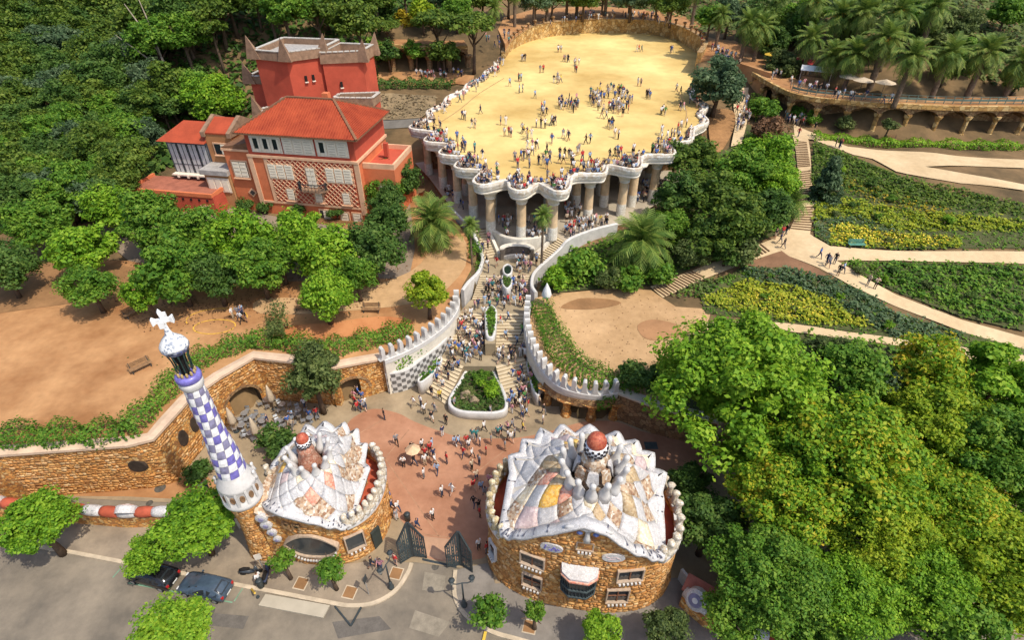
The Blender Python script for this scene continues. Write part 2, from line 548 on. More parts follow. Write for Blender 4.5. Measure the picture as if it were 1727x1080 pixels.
def smooth_path(pts, n=6, closed=False):
	"""Catmull-Rom through (x, y[, z]) points"""
	out = []
	m = len(pts)
	rng = range(m) if closed else range(m - 1)
	for i in rng:
		g = lambda k: pts[k % m] if closed else pts[min(max(k, 0), m - 1)]
		p0, p1, p2, p3 = g(i - 1), g(i), g(i + 1), g(i + 2)
		for k in range(n):
			t = k / n
			out.append(tuple(0.5 * (2 * b + (c - a) * t + (2 * a - 5 * b + 4 * c - d) * t * t + (3 * b - a - 3 * c + d) * t ** 3) for a, b, c, d in zip(p0, p1, p2, p3)))
	if not closed:
		out.append(tuple(pts[-1]))
	return out

def inside(poly, x, y):
	r = False
	n = len(poly)
	for i in range(n):
		x1, y1 = poly[i][0], poly[i][1]
		x2, y2 = poly[(i + 1) % n][0], poly[(i + 1) % n][1]
		if (y1 > y) != (y2 > y) and x < (x2 - x1) * (y - y1) / (y2 - y1) + x1:
			r = not r
	return r

def inside_np(poly, X, Y):
	r = np.zeros(X.shape, bool)
	n = len(poly)
	for i in range(n):
		x1, y1 = poly[i][0], poly[i][1]
		x2, y2 = poly[(i + 1) % n][0], poly[(i + 1) % n][1]
		if y1 == y2:
			continue
		r ^= ((y1 > Y) != (y2 > Y)) & (X < (x2 - x1) * (Y - y1) / (y2 - y1) + x1)
	return r
# ================================================================== the lie of the land
PLAZA_Z, HALL_Z = 14.8, 7.3
CTRL_PX = [
	# left terrace
	(216, 740, 6), (300, 640, 6), (430, 590, 6), (560, 600, 5.6), (650, 590, 4.7), (700, 560, 4.9), (735, 535, 5.2), (230, 540, 6), (400, 540, 6), (600, 530, 6), (690, 500, 5.8),
	(730, 470, 6.1), (740, 430, 6.3), (620, 400, 6.4), (450, 400, 6.5), (300, 400, 6.5), (700, 330, 6.9), (715, 300, 7.2), (640, 250, 8.3), (770, 400, 6.8),
	(100, 600, 6), (0, 400, 7), (50, 200, 12), (-150, 500, 6.5), (-150, 250, 11),
	(650, 200, 9.6), (700, 205, 10), (660, 180, 10.5), (680, 150, 12), (720, 130, 12.2), (620, 125, 12.2), (760, 125, 12.4), (400, 200, 10), (250, 300, 8), (230, 200, 11), (216, 100, 16), (300, 60, 22),
	(450, 60, 22), (560, 50, 22), (0, 100, 17),
	# right side
	(1000, 560, 4.1), (1060, 640, 3.7), (1100, 490, 4.9), (930, 520, 4.5), (945, 600, 3.9), (1200, 530, 4.9), (1300, 415, 7.5), (1250, 440, 6.6), (1511, 580, 5.5), (1400, 560, 5.3),
	(1511, 470, 7), (1400, 440, 7.6), (1511, 420, 8), (1370, 380, 8.2), (1360, 300, 10.2), (1350, 235, 12), (1450, 330, 10), (1511, 300, 11.2), (1450, 270, 12), (1511, 260, 12),
	(1400, 222, 12), (1330, 212, 12), (1200, 250, 10.8), (1245, 200, 12), (1180, 300, 9.2), (1120, 350, 7.6), (1080, 430, 5.8), (960, 460, 5.3), (1000, 410, 6.2), (1650, 300, 12), (1650, 500, 7),
	(1700, 650, 4.4), (1511, 680, 4.2), (1300, 640, 4.3), (1490, 226, 12), (1700, 240, 12), (1270, 175, 12.2), (1297, 190, 12), (1365, 214, 12), (1446, 223, 12), (1600, 232, 12), (1430, 245, 12), (1560, 250, 12), (1620, 265, 12), (1720, 268, 12), (1800, 250, 12), (1545, 236, 11.8), (1650, 240, 11.8), (1720, 242, 11.8), (1580, 246, 11.9), (1690, 252, 11.9), (1800, 240, 11.8), (1380, 228, 12),
	# behind the terrace
	(870, 50, 18), (1000, 33, 18), (1150, 55, 17.9), (1195, 95, 17.5), (1000, 10, 18.8), (850, 25, 18.5), (1170, 30, 18.6), (1230, 110, 17.1), (800, 60, 18), (640, 66, 18), (700, 62, 18),
	(1300, 100, 17), (1400, 135, 17), (1511, 165, 17), (1400, 90, 20), (1511, 110, 20), (1300, 50, 20.5), (1450, 40, 24),
]
CTRL_W = [(86, 107, 17), (100, 107, 17), (0, 200, 27), (-60, 190, 30), (60, 195, 28), (-150, 170, 32), (110, 170, 30), (0, 260, 46), (-120, 260, 48), (130, 240, 46), (220, 200, 46), (-220, 100, 22), (-220, 30, 8), (-120, 40, 6),
		  (-60, 30, 6), (200, 100, 16), (200, 40, 6), (90, 35, 5), (0, 330, 60), (-250, 300, 60), (250, 300, 60), (-25, 160, 20)]
_cp = [tuple(at(a, b, z)) for a, b, z in CTRL_PX] + CTRL_W
_CX = np.array([[p[0], p[1]] for p in _cp])
_CZ = np.array([p[2] for p in _cp])

def _phi(r2):
	return np.where(r2 > 1e-9, 0.5 * r2 * np.log(np.maximum(r2, 1e-9)), 0.0)

_N = len(_cp)
_d2 = ((_CX[:, None] - _CX[None]) ** 2).sum(-1)
_A = np.zeros((_N + 3, _N + 3))
_A[:_N, :_N] = _phi(_d2) + np.eye(_N) * 0.6
_A[:_N, _N] = 1
_A[:_N, _N + 1:] = _CX
_A[_N, :_N] = 1
_A[_N + 1:, :_N] = _CX.T
_W = np.linalg.solve(_A, np.concatenate([_CZ, [0, 0, 0]]))

def hgt_np(X, Y):
	X = np.asarray(X, float)
	Y = np.asarray(Y, float)
	r = np.full(X.shape, _W[_N]) + _W[_N + 1] * X + _W[_N + 2] * Y
	for i in range(_N):
		r += _W[i] * _phi((X - _CX[i, 0]) ** 2 + (Y - _CX[i, 1]) ** 2)
	return r

def hgt(x, y):
	d = (_CX[:, 0] - x) ** 2 + (_CX[:, 1] - y) ** 2
	return float(_W[_N] + _W[_N + 1] * x + _W[_N + 2] * y + _W[:_N] @ _phi(d))

def gpx(px, py, z=6.0):
	"""the ground point seen at a photograph point"""
	for _ in range(12):
		p = at(px, py, z)
		z = 0.5 * z + 0.5 * hgt(p.x, p.y)
	return at(px, py, z)

# wall lines, as seen at their top edge
WL_PX = [(-300, 790), (0, 768), (216, 752), (258, 742), (285, 712), (318, 675), (370, 638), (428, 604), (500, 612), (560, 622), (600, 614), (645, 606)]
WL_Z = [6.0] * 8 + [5.9, 5.5, 5.1, 4.7]
WALL_L = [at2(a, b, z) for (a, b), z in zip(WL_PX, WL_Z)]
WR_PX = [(1040, 664), (1110, 690), (1200, 712), (1330, 735), (1727, 765), (2100, 790)]
WALL_R = [at2(a, b, 3.7) for a, b in WR_PX]
ST_L = [(682, 588, 4.5), (736, 556, 4.6), (760, 524, 4.8), (772, 500, 5.0), (784, 482, 5.8), (804, 466, 6), (812, 440, 6.4), (792, 396, 7)]
ST_R = [(962, 409, 7), (926, 444, 6.4), (900, 468, 6), (900, 500, 4.8), (896, 545, 4.4), (905, 588, 4.2), (926, 626, 3.9), (954, 650, 3.7), (1000, 660, 3.5)]
LOW = [(-330, -80), (-330, WALL_L[0][1] + 0.9)] + [(x - 0.35, y + 0.9) for x, y in WALL_L] + [at2(*p) for p in ST_L] + [at2(*p) for p in ST_R] + [(x + 0.2, y + 0.9) for x, y in WALL_R] + [(330, WALL_R[-1][1] + 0.9), (330, -80)]

COLS_PX = [(724, 293), (748, 316), (773, 340), (799, 365), (828, 392), (879, 401), (931, 403), (990, 372), (1046, 363), (1099, 338)]
COLS = [at2(a, b, HALL_Z) for a, b in COLS_PX]
EDGE_L = [at2(a, b, PLAZA_Z) for a, b in ((704, 212), (733, 192), (765, 168), (798, 146), (828, 124), (843, 108))]
EDGE_R = [at2(a, b, PLAZA_Z) for a, b in ((1152, 238), (1180, 208), (1180, 182), (1158, 150))]
BACK_PX = [(852, 98), (860, 87), (874, 78), (896, 69), (932, 61), (990, 56), (1060, 56), (1110, 60), (1150, 72), (1172, 87), (1181, 102), (1170, 125)]
BACK = smooth_path([at2(a, b, PLAZA_Z) for a, b in BACK_PX], 5)

def outward(path, i):
	a, b = path[max(i - 1, 0)], path[min(i + 1, len(path) - 1)]
	dx, dy = b[0] - a[0], b[1] - a[1]
	L = math.hypot(dx, dy)
	return (dy / L, -dx / L)          # to the right of travel (travel: left edge -> front -> right edge)

_anch = EDGE_L[::-1][:-1] + COLS + EDGE_R
_scal = []
for i, p in enumerate(_anch):
	nx, ny = outward(_anch, i)
	big = 1.75 if 5 <= i <= 14 else 1.0
	if big > 1:
		for t, o in ((-0.95, 1.6), (0, 2.15), (0.95, 1.6)):
			_scal.append((p[0] + nx * o - ny * t, p[1] + ny * o + nx * t))
	else:
		_scal.append((p[0] + nx * big, p[1] + ny * big))
	if i < len(_anch) - 1:
		q = _anch[i + 1]
		mx, my = (p[0] + q[0]) / 2, (p[1] + q[1]) / 2
		dn = -0.35 if big > 1 else 0.1
		_scal.append((mx + nx * dn, my + ny * dn))
SCALLOP = smooth_path(_scal, 4)
PLAZA = SCALLOP + BACK[::-1]
HALLZONE = [(COLS[0][0] - 4, COLS[0][1] + 8)] + [(c[0] - (3.2 if i < 5 else 0), c[1] - 2.0) for i, c in enumerate(COLS)] + [(COLS[-1][0] + 3, COLS[-1][1]), (COLS[-1][0] + 6, COLS[-1][1] + 16)]

def axis(lo, a, b, hi, fine, coarse):
	r = list(np.arange(lo, a, coarse)) + list(np.arange(a, b, fine)) + list(np.arange(b, hi + coarse, coarse))
	return np.array(r)

def build_terrain():
	xs = axis(-330, -75, 90, 330, 0.9, 6.0)
	ys = axis(-80, 16, 176, 360, 0.9, 6.0)
	X, Y = np.meshgrid(xs, ys)
	Z = hgt_np(X, Y)
	bumps = 0.12 * np.sin(X * 0.31 + 1.3 * np.sin(Y * 0.17)) * np.sin(Y * 0.27 + 0.7 * np.sin(X * 0.21))
	Z = Z + bumps - 0.1
	Z[inside_np(PLAZA, X, Y)] = 6.5
	bk = [(p[0], p[1]) for p in BACK]
	cx, cy = np.mean([p[0] for p in PLAZA]), np.mean([p[1] for p in PLAZA])
	grown = [(p[0] + (p[0] - cx) / math.hypot(p[0] - cx, p[1] - cy) * 1.2, p[1] + (p[1] - cy) / math.hypot(p[0] - cx, p[1] - cy) * 1.2) for p in bk]
	Z[inside_np(grown + [(cx, cy)], X, Y)] = 6.5
	hz = inside_np(HALLZONE, X, Y)
	Z[hz] = np.minimum(Z[hz], 7.0)
	Z[inside_np(LOW, X, Y)] = -0.3
	nx, ny = len(xs), len(ys)
	vs = np.stack([X, Y, Z], -1).reshape(-1, 3)
	i = np.arange((ny - 1) * (nx - 1))
	r, c = i // (nx - 1), i % (nx - 1)
	a = r * nx + c
	fs = np.stack([a, a + 1, a + nx + 1, a + nx], 1)
	me = quads_mesh('terrain', vs, fs)
	me.materials.append(TERR)
	struct(link('terrain', me))

def quads_mesh(name, vs, fs):
	me = bpy.data.meshes.new(name)
	me.vertices.add(len(vs))
	me.vertices.foreach_set('co', np.asarray(vs, np.float32).ravel())
	k = fs.shape[1]
	me.loops.add(fs.size)
	me.loops.foreach_set('vertex_index', np.asarray(fs, np.int32).ravel())
	me.polygons.add(len(fs))
	me.polygons.foreach_set('loop_start', np.arange(0, fs.size, k, dtype=np.int32))
	me.update(calc_edges=True)
	return me

build_terrain()

def drape(name, pts, m, dz=0.05, step=1.6, z=None, world=False, smooth=0, kind='structure'):
	"""a sheet cut to an outline and laid on the land (or level at z)"""
	w = [tuple(p) for p in pts] if world else [tuple(gpx(a, b)[:2]) if z is None else at2(a, b, z) for a, b in pts]
	if smooth:
		w = smooth_path(w, smooth, True)
	bm = bmesh.new()
	bm.faces.new([bm.verts.new((x, y, 0)) for x, y in w])
	bmesh.ops.triangulate(bm, faces=bm.faces[:])
	if z is None:
		x0, x1 = min(p[0] for p in w), max(p[0] for p in w)
		y0, y1 = min(p[1] for p in w), max(p[1] for p in w)
		for lo, hi, ax in ((x0, x1, 0), (y0, y1, 1)):
			st = max(step, (hi - lo) / 60)
			for t in np.arange(lo + st, hi, st):
				co = (t, 0, 0) if ax == 0 else (0, t, 0)
				no = (1, 0, 0) if ax == 0 else (0, 1, 0)
				bmesh.ops.bisect_plane(bm, geom=bm.verts[:] + bm.edges[:] + bm.faces[:], plane_co=co, plane_no=no, dist=1e-5)
		P = np.array([v.co[:] for v in bm.verts])
		Z = hgt_np(P[:, 0], P[:, 1])
		for v, zz in zip(bm.verts, Z):
			v.co.z = zz + dz
	else:
		for v in bm.verts:
			v.co.z = z + dz
	bmesh.ops.recalc_face_normals(bm, faces=bm.faces)
	if sum(f.normal.z for f in bm.faces) < 0:
		bmesh.ops.reverse_faces(bm, faces=bm.faces)
	me = bpy.data.meshes.new(name)
	bm.to_mesh(me)
	bm.free()
	me.materials.append(m)
	for p in me.polygons:
		p.use_smooth = True
	o = link(name, me)
	o['kind'] = kind
	return o

# ------------------------------------------------------------------ street level
struct(B().prism([(-330, -80), (330, -80), (330, 60), (-330, 60)], -0.6, -0.02).build('road', ASPH))
# the court behind the gate and its beige margin
court_beige = [(-400, 900), (-100, 830), (216, 845), (330, 850), (372, 852), (440, 905), (560, 955), (640, 950), (700, 949), (768, 958), (830, 960), (835, 985), (1150, 985), (1290, 1010), (1500, 1060), (2200, 1090), (2200, 700), (1040, 670), (900, 640), (700, 580), (430, 600), (250, 700), (-400, 760)]
drape('court_paving', court_beige, COURT_B, z=0.02, dz=0)
court_red = [(585, 720), (600, 702), (630, 690), (670, 697), (700, 712), (740, 727), (780, 738), (840, 740), (880, 738), (930, 727), (985, 712), (1040, 712), (1090, 730), (1180, 745), (1180, 790), (1120, 800), (1000, 780), (880, 830), (828, 890), (822, 935), (800, 945), (769, 950), (712, 938), (700, 905), (668, 868), (648, 830), (630, 780), (600, 745)]
drape('court_terracotta', court_red, COURT, z=0.026, dz=0, smooth=4)
drape('side_court', [(-200, 800), (216, 800), (300, 795), (345, 800), (385, 835), (350, 845), (216, 838), (-200, 835)], ORANGE, z=0.026, dz=0)
# slab joints of the terracotta court
for k, ((a, b), (c, d)) in enumerate([((640, 760), (560 + 180, 905)), ((875, 742), (800, 800)), ((690, 725), (610, 820)), ((712, 902), (770, 908)), ((880, 850), (1000, 720)), ((600, 735), (660, 700))]):
	p, q = at(a, b, 0.03), at(c, d, 0.03)
	bb = B()
	dirv = (q - p).normalized()
	s = Vector((-dirv.y, dirv.x, 0)) * 0.05
	bb.add([p - s, q - s, q + s, p + s], [(0, 1, 2, 3)])
	o = bb.build('paving_joint', mat('joint_dirt', (0.36, 0.2, 0.12), 0.95, 0.3))
	struct(o)
drape('gate_ramp', [(713, 905), (768, 911), (768, 951), (712, 937)], mat('ramp_concrete', (0.42, 0.25, 0.16), 0.9, 0.15, 0.5), z=0.034, dz=0)
drape('gate_track', [(712, 942), (770, 955), (770, 959), (712, 946)], IRON, z=0.04, dz=0)

# pavements with kerbs
kerb_l = [(-300, 880), (0, 912), (216, 950), (300, 966), (385, 984), (470, 1000), (552, 1016), (592, 1022), (632, 1017), (667, 996), (688, 966), (694, 950)]
pav_l = kerb_l + [(640, 945), (560, 955), (440, 905), (385, 865), (216, 880), (0, 860), (-300, 840)]
kerb_r = [(768, 962), (766, 990), (770, 1015), (790, 1042), (830, 1066), (870, 1078), (950, 1100), (1100, 1140), (1400, 1250), (1800, 1400)]
pav_r = kerb_r + [(2600, 1400), (2000, 1180), (1500, 1065), (1250, 1010), (1150, 975), (835, 985), (822, 950)]

def pavement(name, kerb, poly, m):
	w = [at2(a, b, 0.1) for a, b in kerb]
	k = smooth_path(w, 5)
	rest = [at2(a, b, 0.1) for a, b in poly[len(kerb):]]
	struct(B().prism(k + rest, -0.4, 0.095).build(name, m))
	bb = B()
	bb.sweep(k, [(-0.16, -0.3), (0.16, -0.3), (0.16, 0.115), (-0.16, 0.115)])
	struct(bb.build('kerb', KERB))
	g = B()
	g.sweep(k, [(-0.75, -0.2), (-0.45, -0.2), (-0.45, -0.012), (-0.75, -0.012)])
	return k

KL = pavement('pavement', kerb_l, pav_l, PAVE)
KR = pavement('pavement', kerb_r, pav_r, PAVE2)
for k, q in enumerate((((560, 1050), (640, 1040), (660, 1062), (570, 1078)), ((716, 965), (752, 972), (748, 1000), (712, 996)), ((300, 1030), (420, 1040), (410, 1062), (296, 1050)), ((700, 1030), (760, 1050), (740, 1075), (690, 1060)))):
	drape('asphalt_patch', q, mat('asphalt_patch_%d' % (k % 2), ((0.13, 0.115, 0.10), (0.25, 0.215, 0.165))[k % 2], 0.9, 0.2, 1.5, 0.2, fine=0.2), z=-0.015 + 0.001 * k, dz=0)
# boarding platform beside the kerb, parking lines, yellow kerb mark, manholes, tree pits
pf = [at2(*p, 0.1) for p in ((436, 1022), (448, 1003), (556, 1022), (545, 1043))]
tag(B().prism(pf, -0.1, 0.14).build('boarding_platform', mat('concrete_slab', (0.42, 0.37, 0.29), 0.9, 0.1, 0.6, 0.1)), 'long pale concrete platform on the road beside the kerb', 'platform')
paint_g = mat('green_parking_paint', (0.16, 0.30, 0.20), 0.8, 0.3, 1.2)
paint_y = mat('yellow_paint', (0.62, 0.42, 0.06), 0.8, 0.2, 1.2)

def painted(name, a, b, w, m, z=0.0):
	p, q = at(*a, z), at(*b, z)
	d = (q - p).normalized()
	s = Vector((-d.y, d.x, 0)) * w / 2
	o = B().add([p - s, q - s, q + s, p + s], [(0, 1, 2, 3)]).build(name, m)
	return struct(o)

for a, b in (((216, 984), (300, 1000)), ((300, 1000), (392, 1017)), ((395, 1015), (410, 992)), ((297, 998), (312, 978)), ((190, 975), (205, 958))):
	painted('parking_line', a, b, 0.1, paint_g, -0.012)
painted('kerb_mark', (815, 1083), (819, 1066), 0.22, paint_y, 0.125)

def disc(name, px, py, r, z, m, label, cat, group=None):
	p = at(px, py, z)
	b = B()
	b.lathe([(r, -0.05), (r, 0.0), (r * 0.86, 0.004), (r * 0.86, -0.006), (r * 0.2, -0.006)], 20, mi=0)
	o = b.build(name, m, loc=(p.x, p.y, z + 0.008))
	return tag(o, label, cat, group)

manm = mat('manhole_iron', (0.10, 0.09, 0.075), 0.7, 0.3, 4, 0.3)
disc('manhole_cover', 353, 1033, 0.42, -0.02, manm, 'round iron manhole cover in the road below the parked cars', 'manhole')
disc('manhole_cover', 734, 957, 0.3, -0.02, manm, 'small round manhole cover on the road just outside the gate', 'manhole')
disc('manhole_cover', 270, 824, 0.5, 0.03, manm, 'larger round cover in the side court left of the tower', 'manhole')
disc('manhole_cover', 252, 849, 0.3, 0.03, manm, 'smaller round cover in the side court near the boundary wall', 'manhole')
for (px, py, lab) in ((1098, 752, 'farther square iron grate in the court beside the big tree'), (1094, 774, 'nearer square iron grate in the court beside the big tree')):
	p = at(px, py, 0.03)
	g = empty('drain_grate', (p.x, p.y, 0.03))
	B().box((0, 0, 0.005), (1.3, 0.95, 0.02)).build('frame', mat('grate_frame', (0.08, 0.095, 0.09), 0.6, 0.2, 3), g)
	for i in range(7):
		B().box((-0.52 + i * 0.175, 0, 0.024), (0.07, 0.85, 0.02)).build('bar', IRON_G, g)
	tag(g, lab, 'grate')
for (px, py, lab) in ((508, 985, 'square tree pit in the pavement under the left slim street tree'), (590, 1000, 'square tree pit in the pavement under the right slim street tree'), (893, 1058, 'square tree pit by the right-hand lodge front'), (668, 968, 'small square pit cover at the rounded pavement corner')):
	p = at(px, py, 0.1)
	g = empty('tree_pit', (p.x, p.y, 0.1))
	B().box((0, 0, 0.0), (1.05, 1.05, 0.03), R(-12)).build('frame', KERB, g)
	B().box((0, 0, 0.006), (0.88, 0.88, 0.04), R(-12)).build('soil', EARTH, g)
	tag(g, lab, 'tree pit')

# ------------------------------------------------------------------ terrace sheets and paths
WLm = [(a, b) for a, b in WL_PX]
lt = WLm + [(700, 590), (742, 558), (764, 526), (774, 502), (780, 482), (795, 455), (790, 405), (757, 357), (722, 322), (700, 420), (690, 470), (560, 470), (400, 480), (216, 440), (-300, 440)]
drape('left_terrace', [at2(a, b, WL_Z[i]) if i < len(WLm) else tuple(gpx(a, b)[:2]) for i, (a, b) in enumerate(lt)], ORANGE, dz=0.03, world=True)
drape('terrace_path', [(440, 505), (560, 500), (690, 460), (730, 420), (780, 400), (785, 450), (740, 500), (700, 512), (560, 528), (440, 530)], BEIGE_E, dz=0.07, smooth=3)
drape('terrace_strip', [(470, 555), (560, 545), (640, 535), (690, 540), (690, 552), (600, 568), (500, 575)], mat('red_earth', (0.42, 0.15, 0.055), 0.95, 0.15, 0.3, 0.2, col2=(0.5, 0.22, 0.09)), dz=0.09, smooth=3)
drape('house_forecourt', [(380, 350), (640, 395), (690, 330), (700, 420), (690, 470), (400, 480), (216, 440), (150, 380)], mat('forecourt_earth', (0.25, 0.19, 0.14), 0.95, 0.2, 0.3, 0.2), dz=0.05)
drape('left_edge_earth', [(-300, 440), (216, 450), (330, 500), (300, 520), (216, 500), (-300, 560)], EARTH, dz=0.07, smooth=3)
# chalked rings of the play area
for (px, py, rx, ry) in ((366, 538, 3.4, 1.9), (362, 552, 2.3, 1.3)):
	p = gpx(px, py)
	ring = [(p.x + rx * math.cos(t * math.pi / 18), p.y + ry * math.sin(t * math.pi / 18)) for t in range(22 if rx > 3 else 36)]
	bb = B()
	bb.sweep(ring, [(-0.07, 0), (0.07, 0), (0.07, 0.012), (-0.07, 0.012)], zs=[hgt(*q) + 0.055 for q in ring])
	struct(bb.build('chalk_ring', mat('yellow_chalk', (0.62, 0.36, 0.06), 0.95, 0.3, 2)))
# right: bare yard, log-step path, garden paths
drape('bare_yard', [at2(*p) for p in ((902, 505, 4.7), (892, 545, 4.4), (901, 590, 4.2), (923, 630, 3.9), (953, 656, 3.7), (1000, 668, 3.5), (1040, 664, 3.5), (1110, 690, 3.7))] + [tuple(gpx(a, b)[:2]) for a, b in ((1200, 640), (1190, 560), (1200, 522), (1140, 518), (1098, 490), (1040, 486), (980, 492), (930, 496))], BEIGE_E, dz=0.04, world=True)
drape('earth_patch', [(945, 520), (975, 505), (1020, 505), (1048, 512), (1020, 520), (985, 523)], EARTH, dz=0.08, smooth=3)  # this and the next: patches of darker brown earth on the yard
drape('earth_patch', [(1075, 550), (1100, 540), (1140, 548), (1150, 565), (1110, 575), (1085, 570)], mat('darker_earth', (0.33, 0.175, 0.085), 0.95, 0.2, 0.4), dz=0.08, smooth=3)
drape('log_step_path', [(1096, 484), (1180, 452), (1250, 425), (1300, 405), (1318, 424), (1250, 447), (1190, 470), (1118, 503)], PATHM, dz=0.06)
drape('garden_path', [(1300, 405), (1330, 388), (1352, 385), (1372, 400), (1400, 416), (1511, 424), (1727, 425), (1900, 440), (1900, 470), (1727, 446), (1511, 440), (1440, 440), (1410, 440), (1460, 470), (1511, 498), (1620, 540), (1727, 570), (1727, 600), (1600, 552), (1511, 518), (1430, 480), (1380, 452), (1330, 433), (1318, 424)], PATHM, dz=0.07)
drape('lower_path', [(1190, 545), (1290, 543), (1380, 553), (1500, 570), (1727, 600), (1727, 620), (1500, 582), (1380, 566), (1290, 558), (1190, 562)], PATHM, dz=0.07, smooth=2)
drape('upper_path', [(1338, 210), (1365, 222), (1430, 248), (1511, 255), (1600, 262), (1727, 270), (1727, 284), (1600, 280), (1550, 282), (1511, 278), (1440, 262), (1370, 236), (1340, 232)], PATHM, dz=0.07)
drape('upper_path_branch', [(1470, 268), (1511, 272), (1640, 296), (1727, 312), (1727, 322), (1620, 310), (1511, 290)], PATHM, dz=0.09)
drape('stair_path', [(1336, 228), (1362, 232), (1368, 300), (1374, 345), (1366, 395), (1330, 392), (1348, 350), (1346, 300)], PATHM, dz=0.08)
drape('earth_bank', [(1200, 190), (1235, 190), (1238, 215), (1222, 250), (1205, 262), (1195, 230)], mat('bank_earth', (0.31, 0.165, 0.07), 0.95, 0.25, 0.8, 0.4, fine=0.3), dz=0.35, smooth=3)
drape('crowd_path', [(1238, 150), (1262, 150), (1262, 200), (1250, 245), (1232, 250), (1240, 210)], PATHM, dz=0.3)
drape('earth_triangle', [(1318, 424), (1330, 433), (1380, 455), (1400, 470), (1330, 462), (1270, 450), (1250, 447)], mat('flowerbed_earth', (0.23, 0.125, 0.07), 0.95, 0.2, 0.5, 0.3), dz=0.09)
# behind the terrace and over the left arcade
bk = [(p[0], p[1]) for p in BACK]
up = bk + [at2(*p) for p in ((1195, 100, 17.5), (1245, 112, 17), (1300, 130, 17), (1300, 95, 17.5), (1245, 75, 18), (1190, 45, 18.3), (1130, 22, 18.5), (1000, 10, 18.8), (900, 18, 18.6), (850, 28, 18.5), (840, 52, 18))]
bb = B()
P = np.array(up)
Z = np.maximum(hgt_np(P[:, 0], P[:, 1]), 17.6)
bb.prism(up, 10, [float(z) + 0.06 for z in Z])
struct(bb.build('upper_walk', ORANGE))
drape('arcade_path', [(560, 122), (640, 122), (770, 124), (800, 128), (795, 145), (770, 142), (640, 137), (560, 136)], ORANGE, dz=0.1)
drape('dry_slope', [(600, 158), (660, 158), (735, 162), (735, 180), (710, 200), (640, 202), (600, 190)], DRY, dz=0.15)
drape('service_lane', [(640, 203), (712, 200), (712, 215), (640, 218)], mat('lane_grey', (0.17, 0.155, 0.135), 0.9, 0.2, 0.5), dz=0.1)
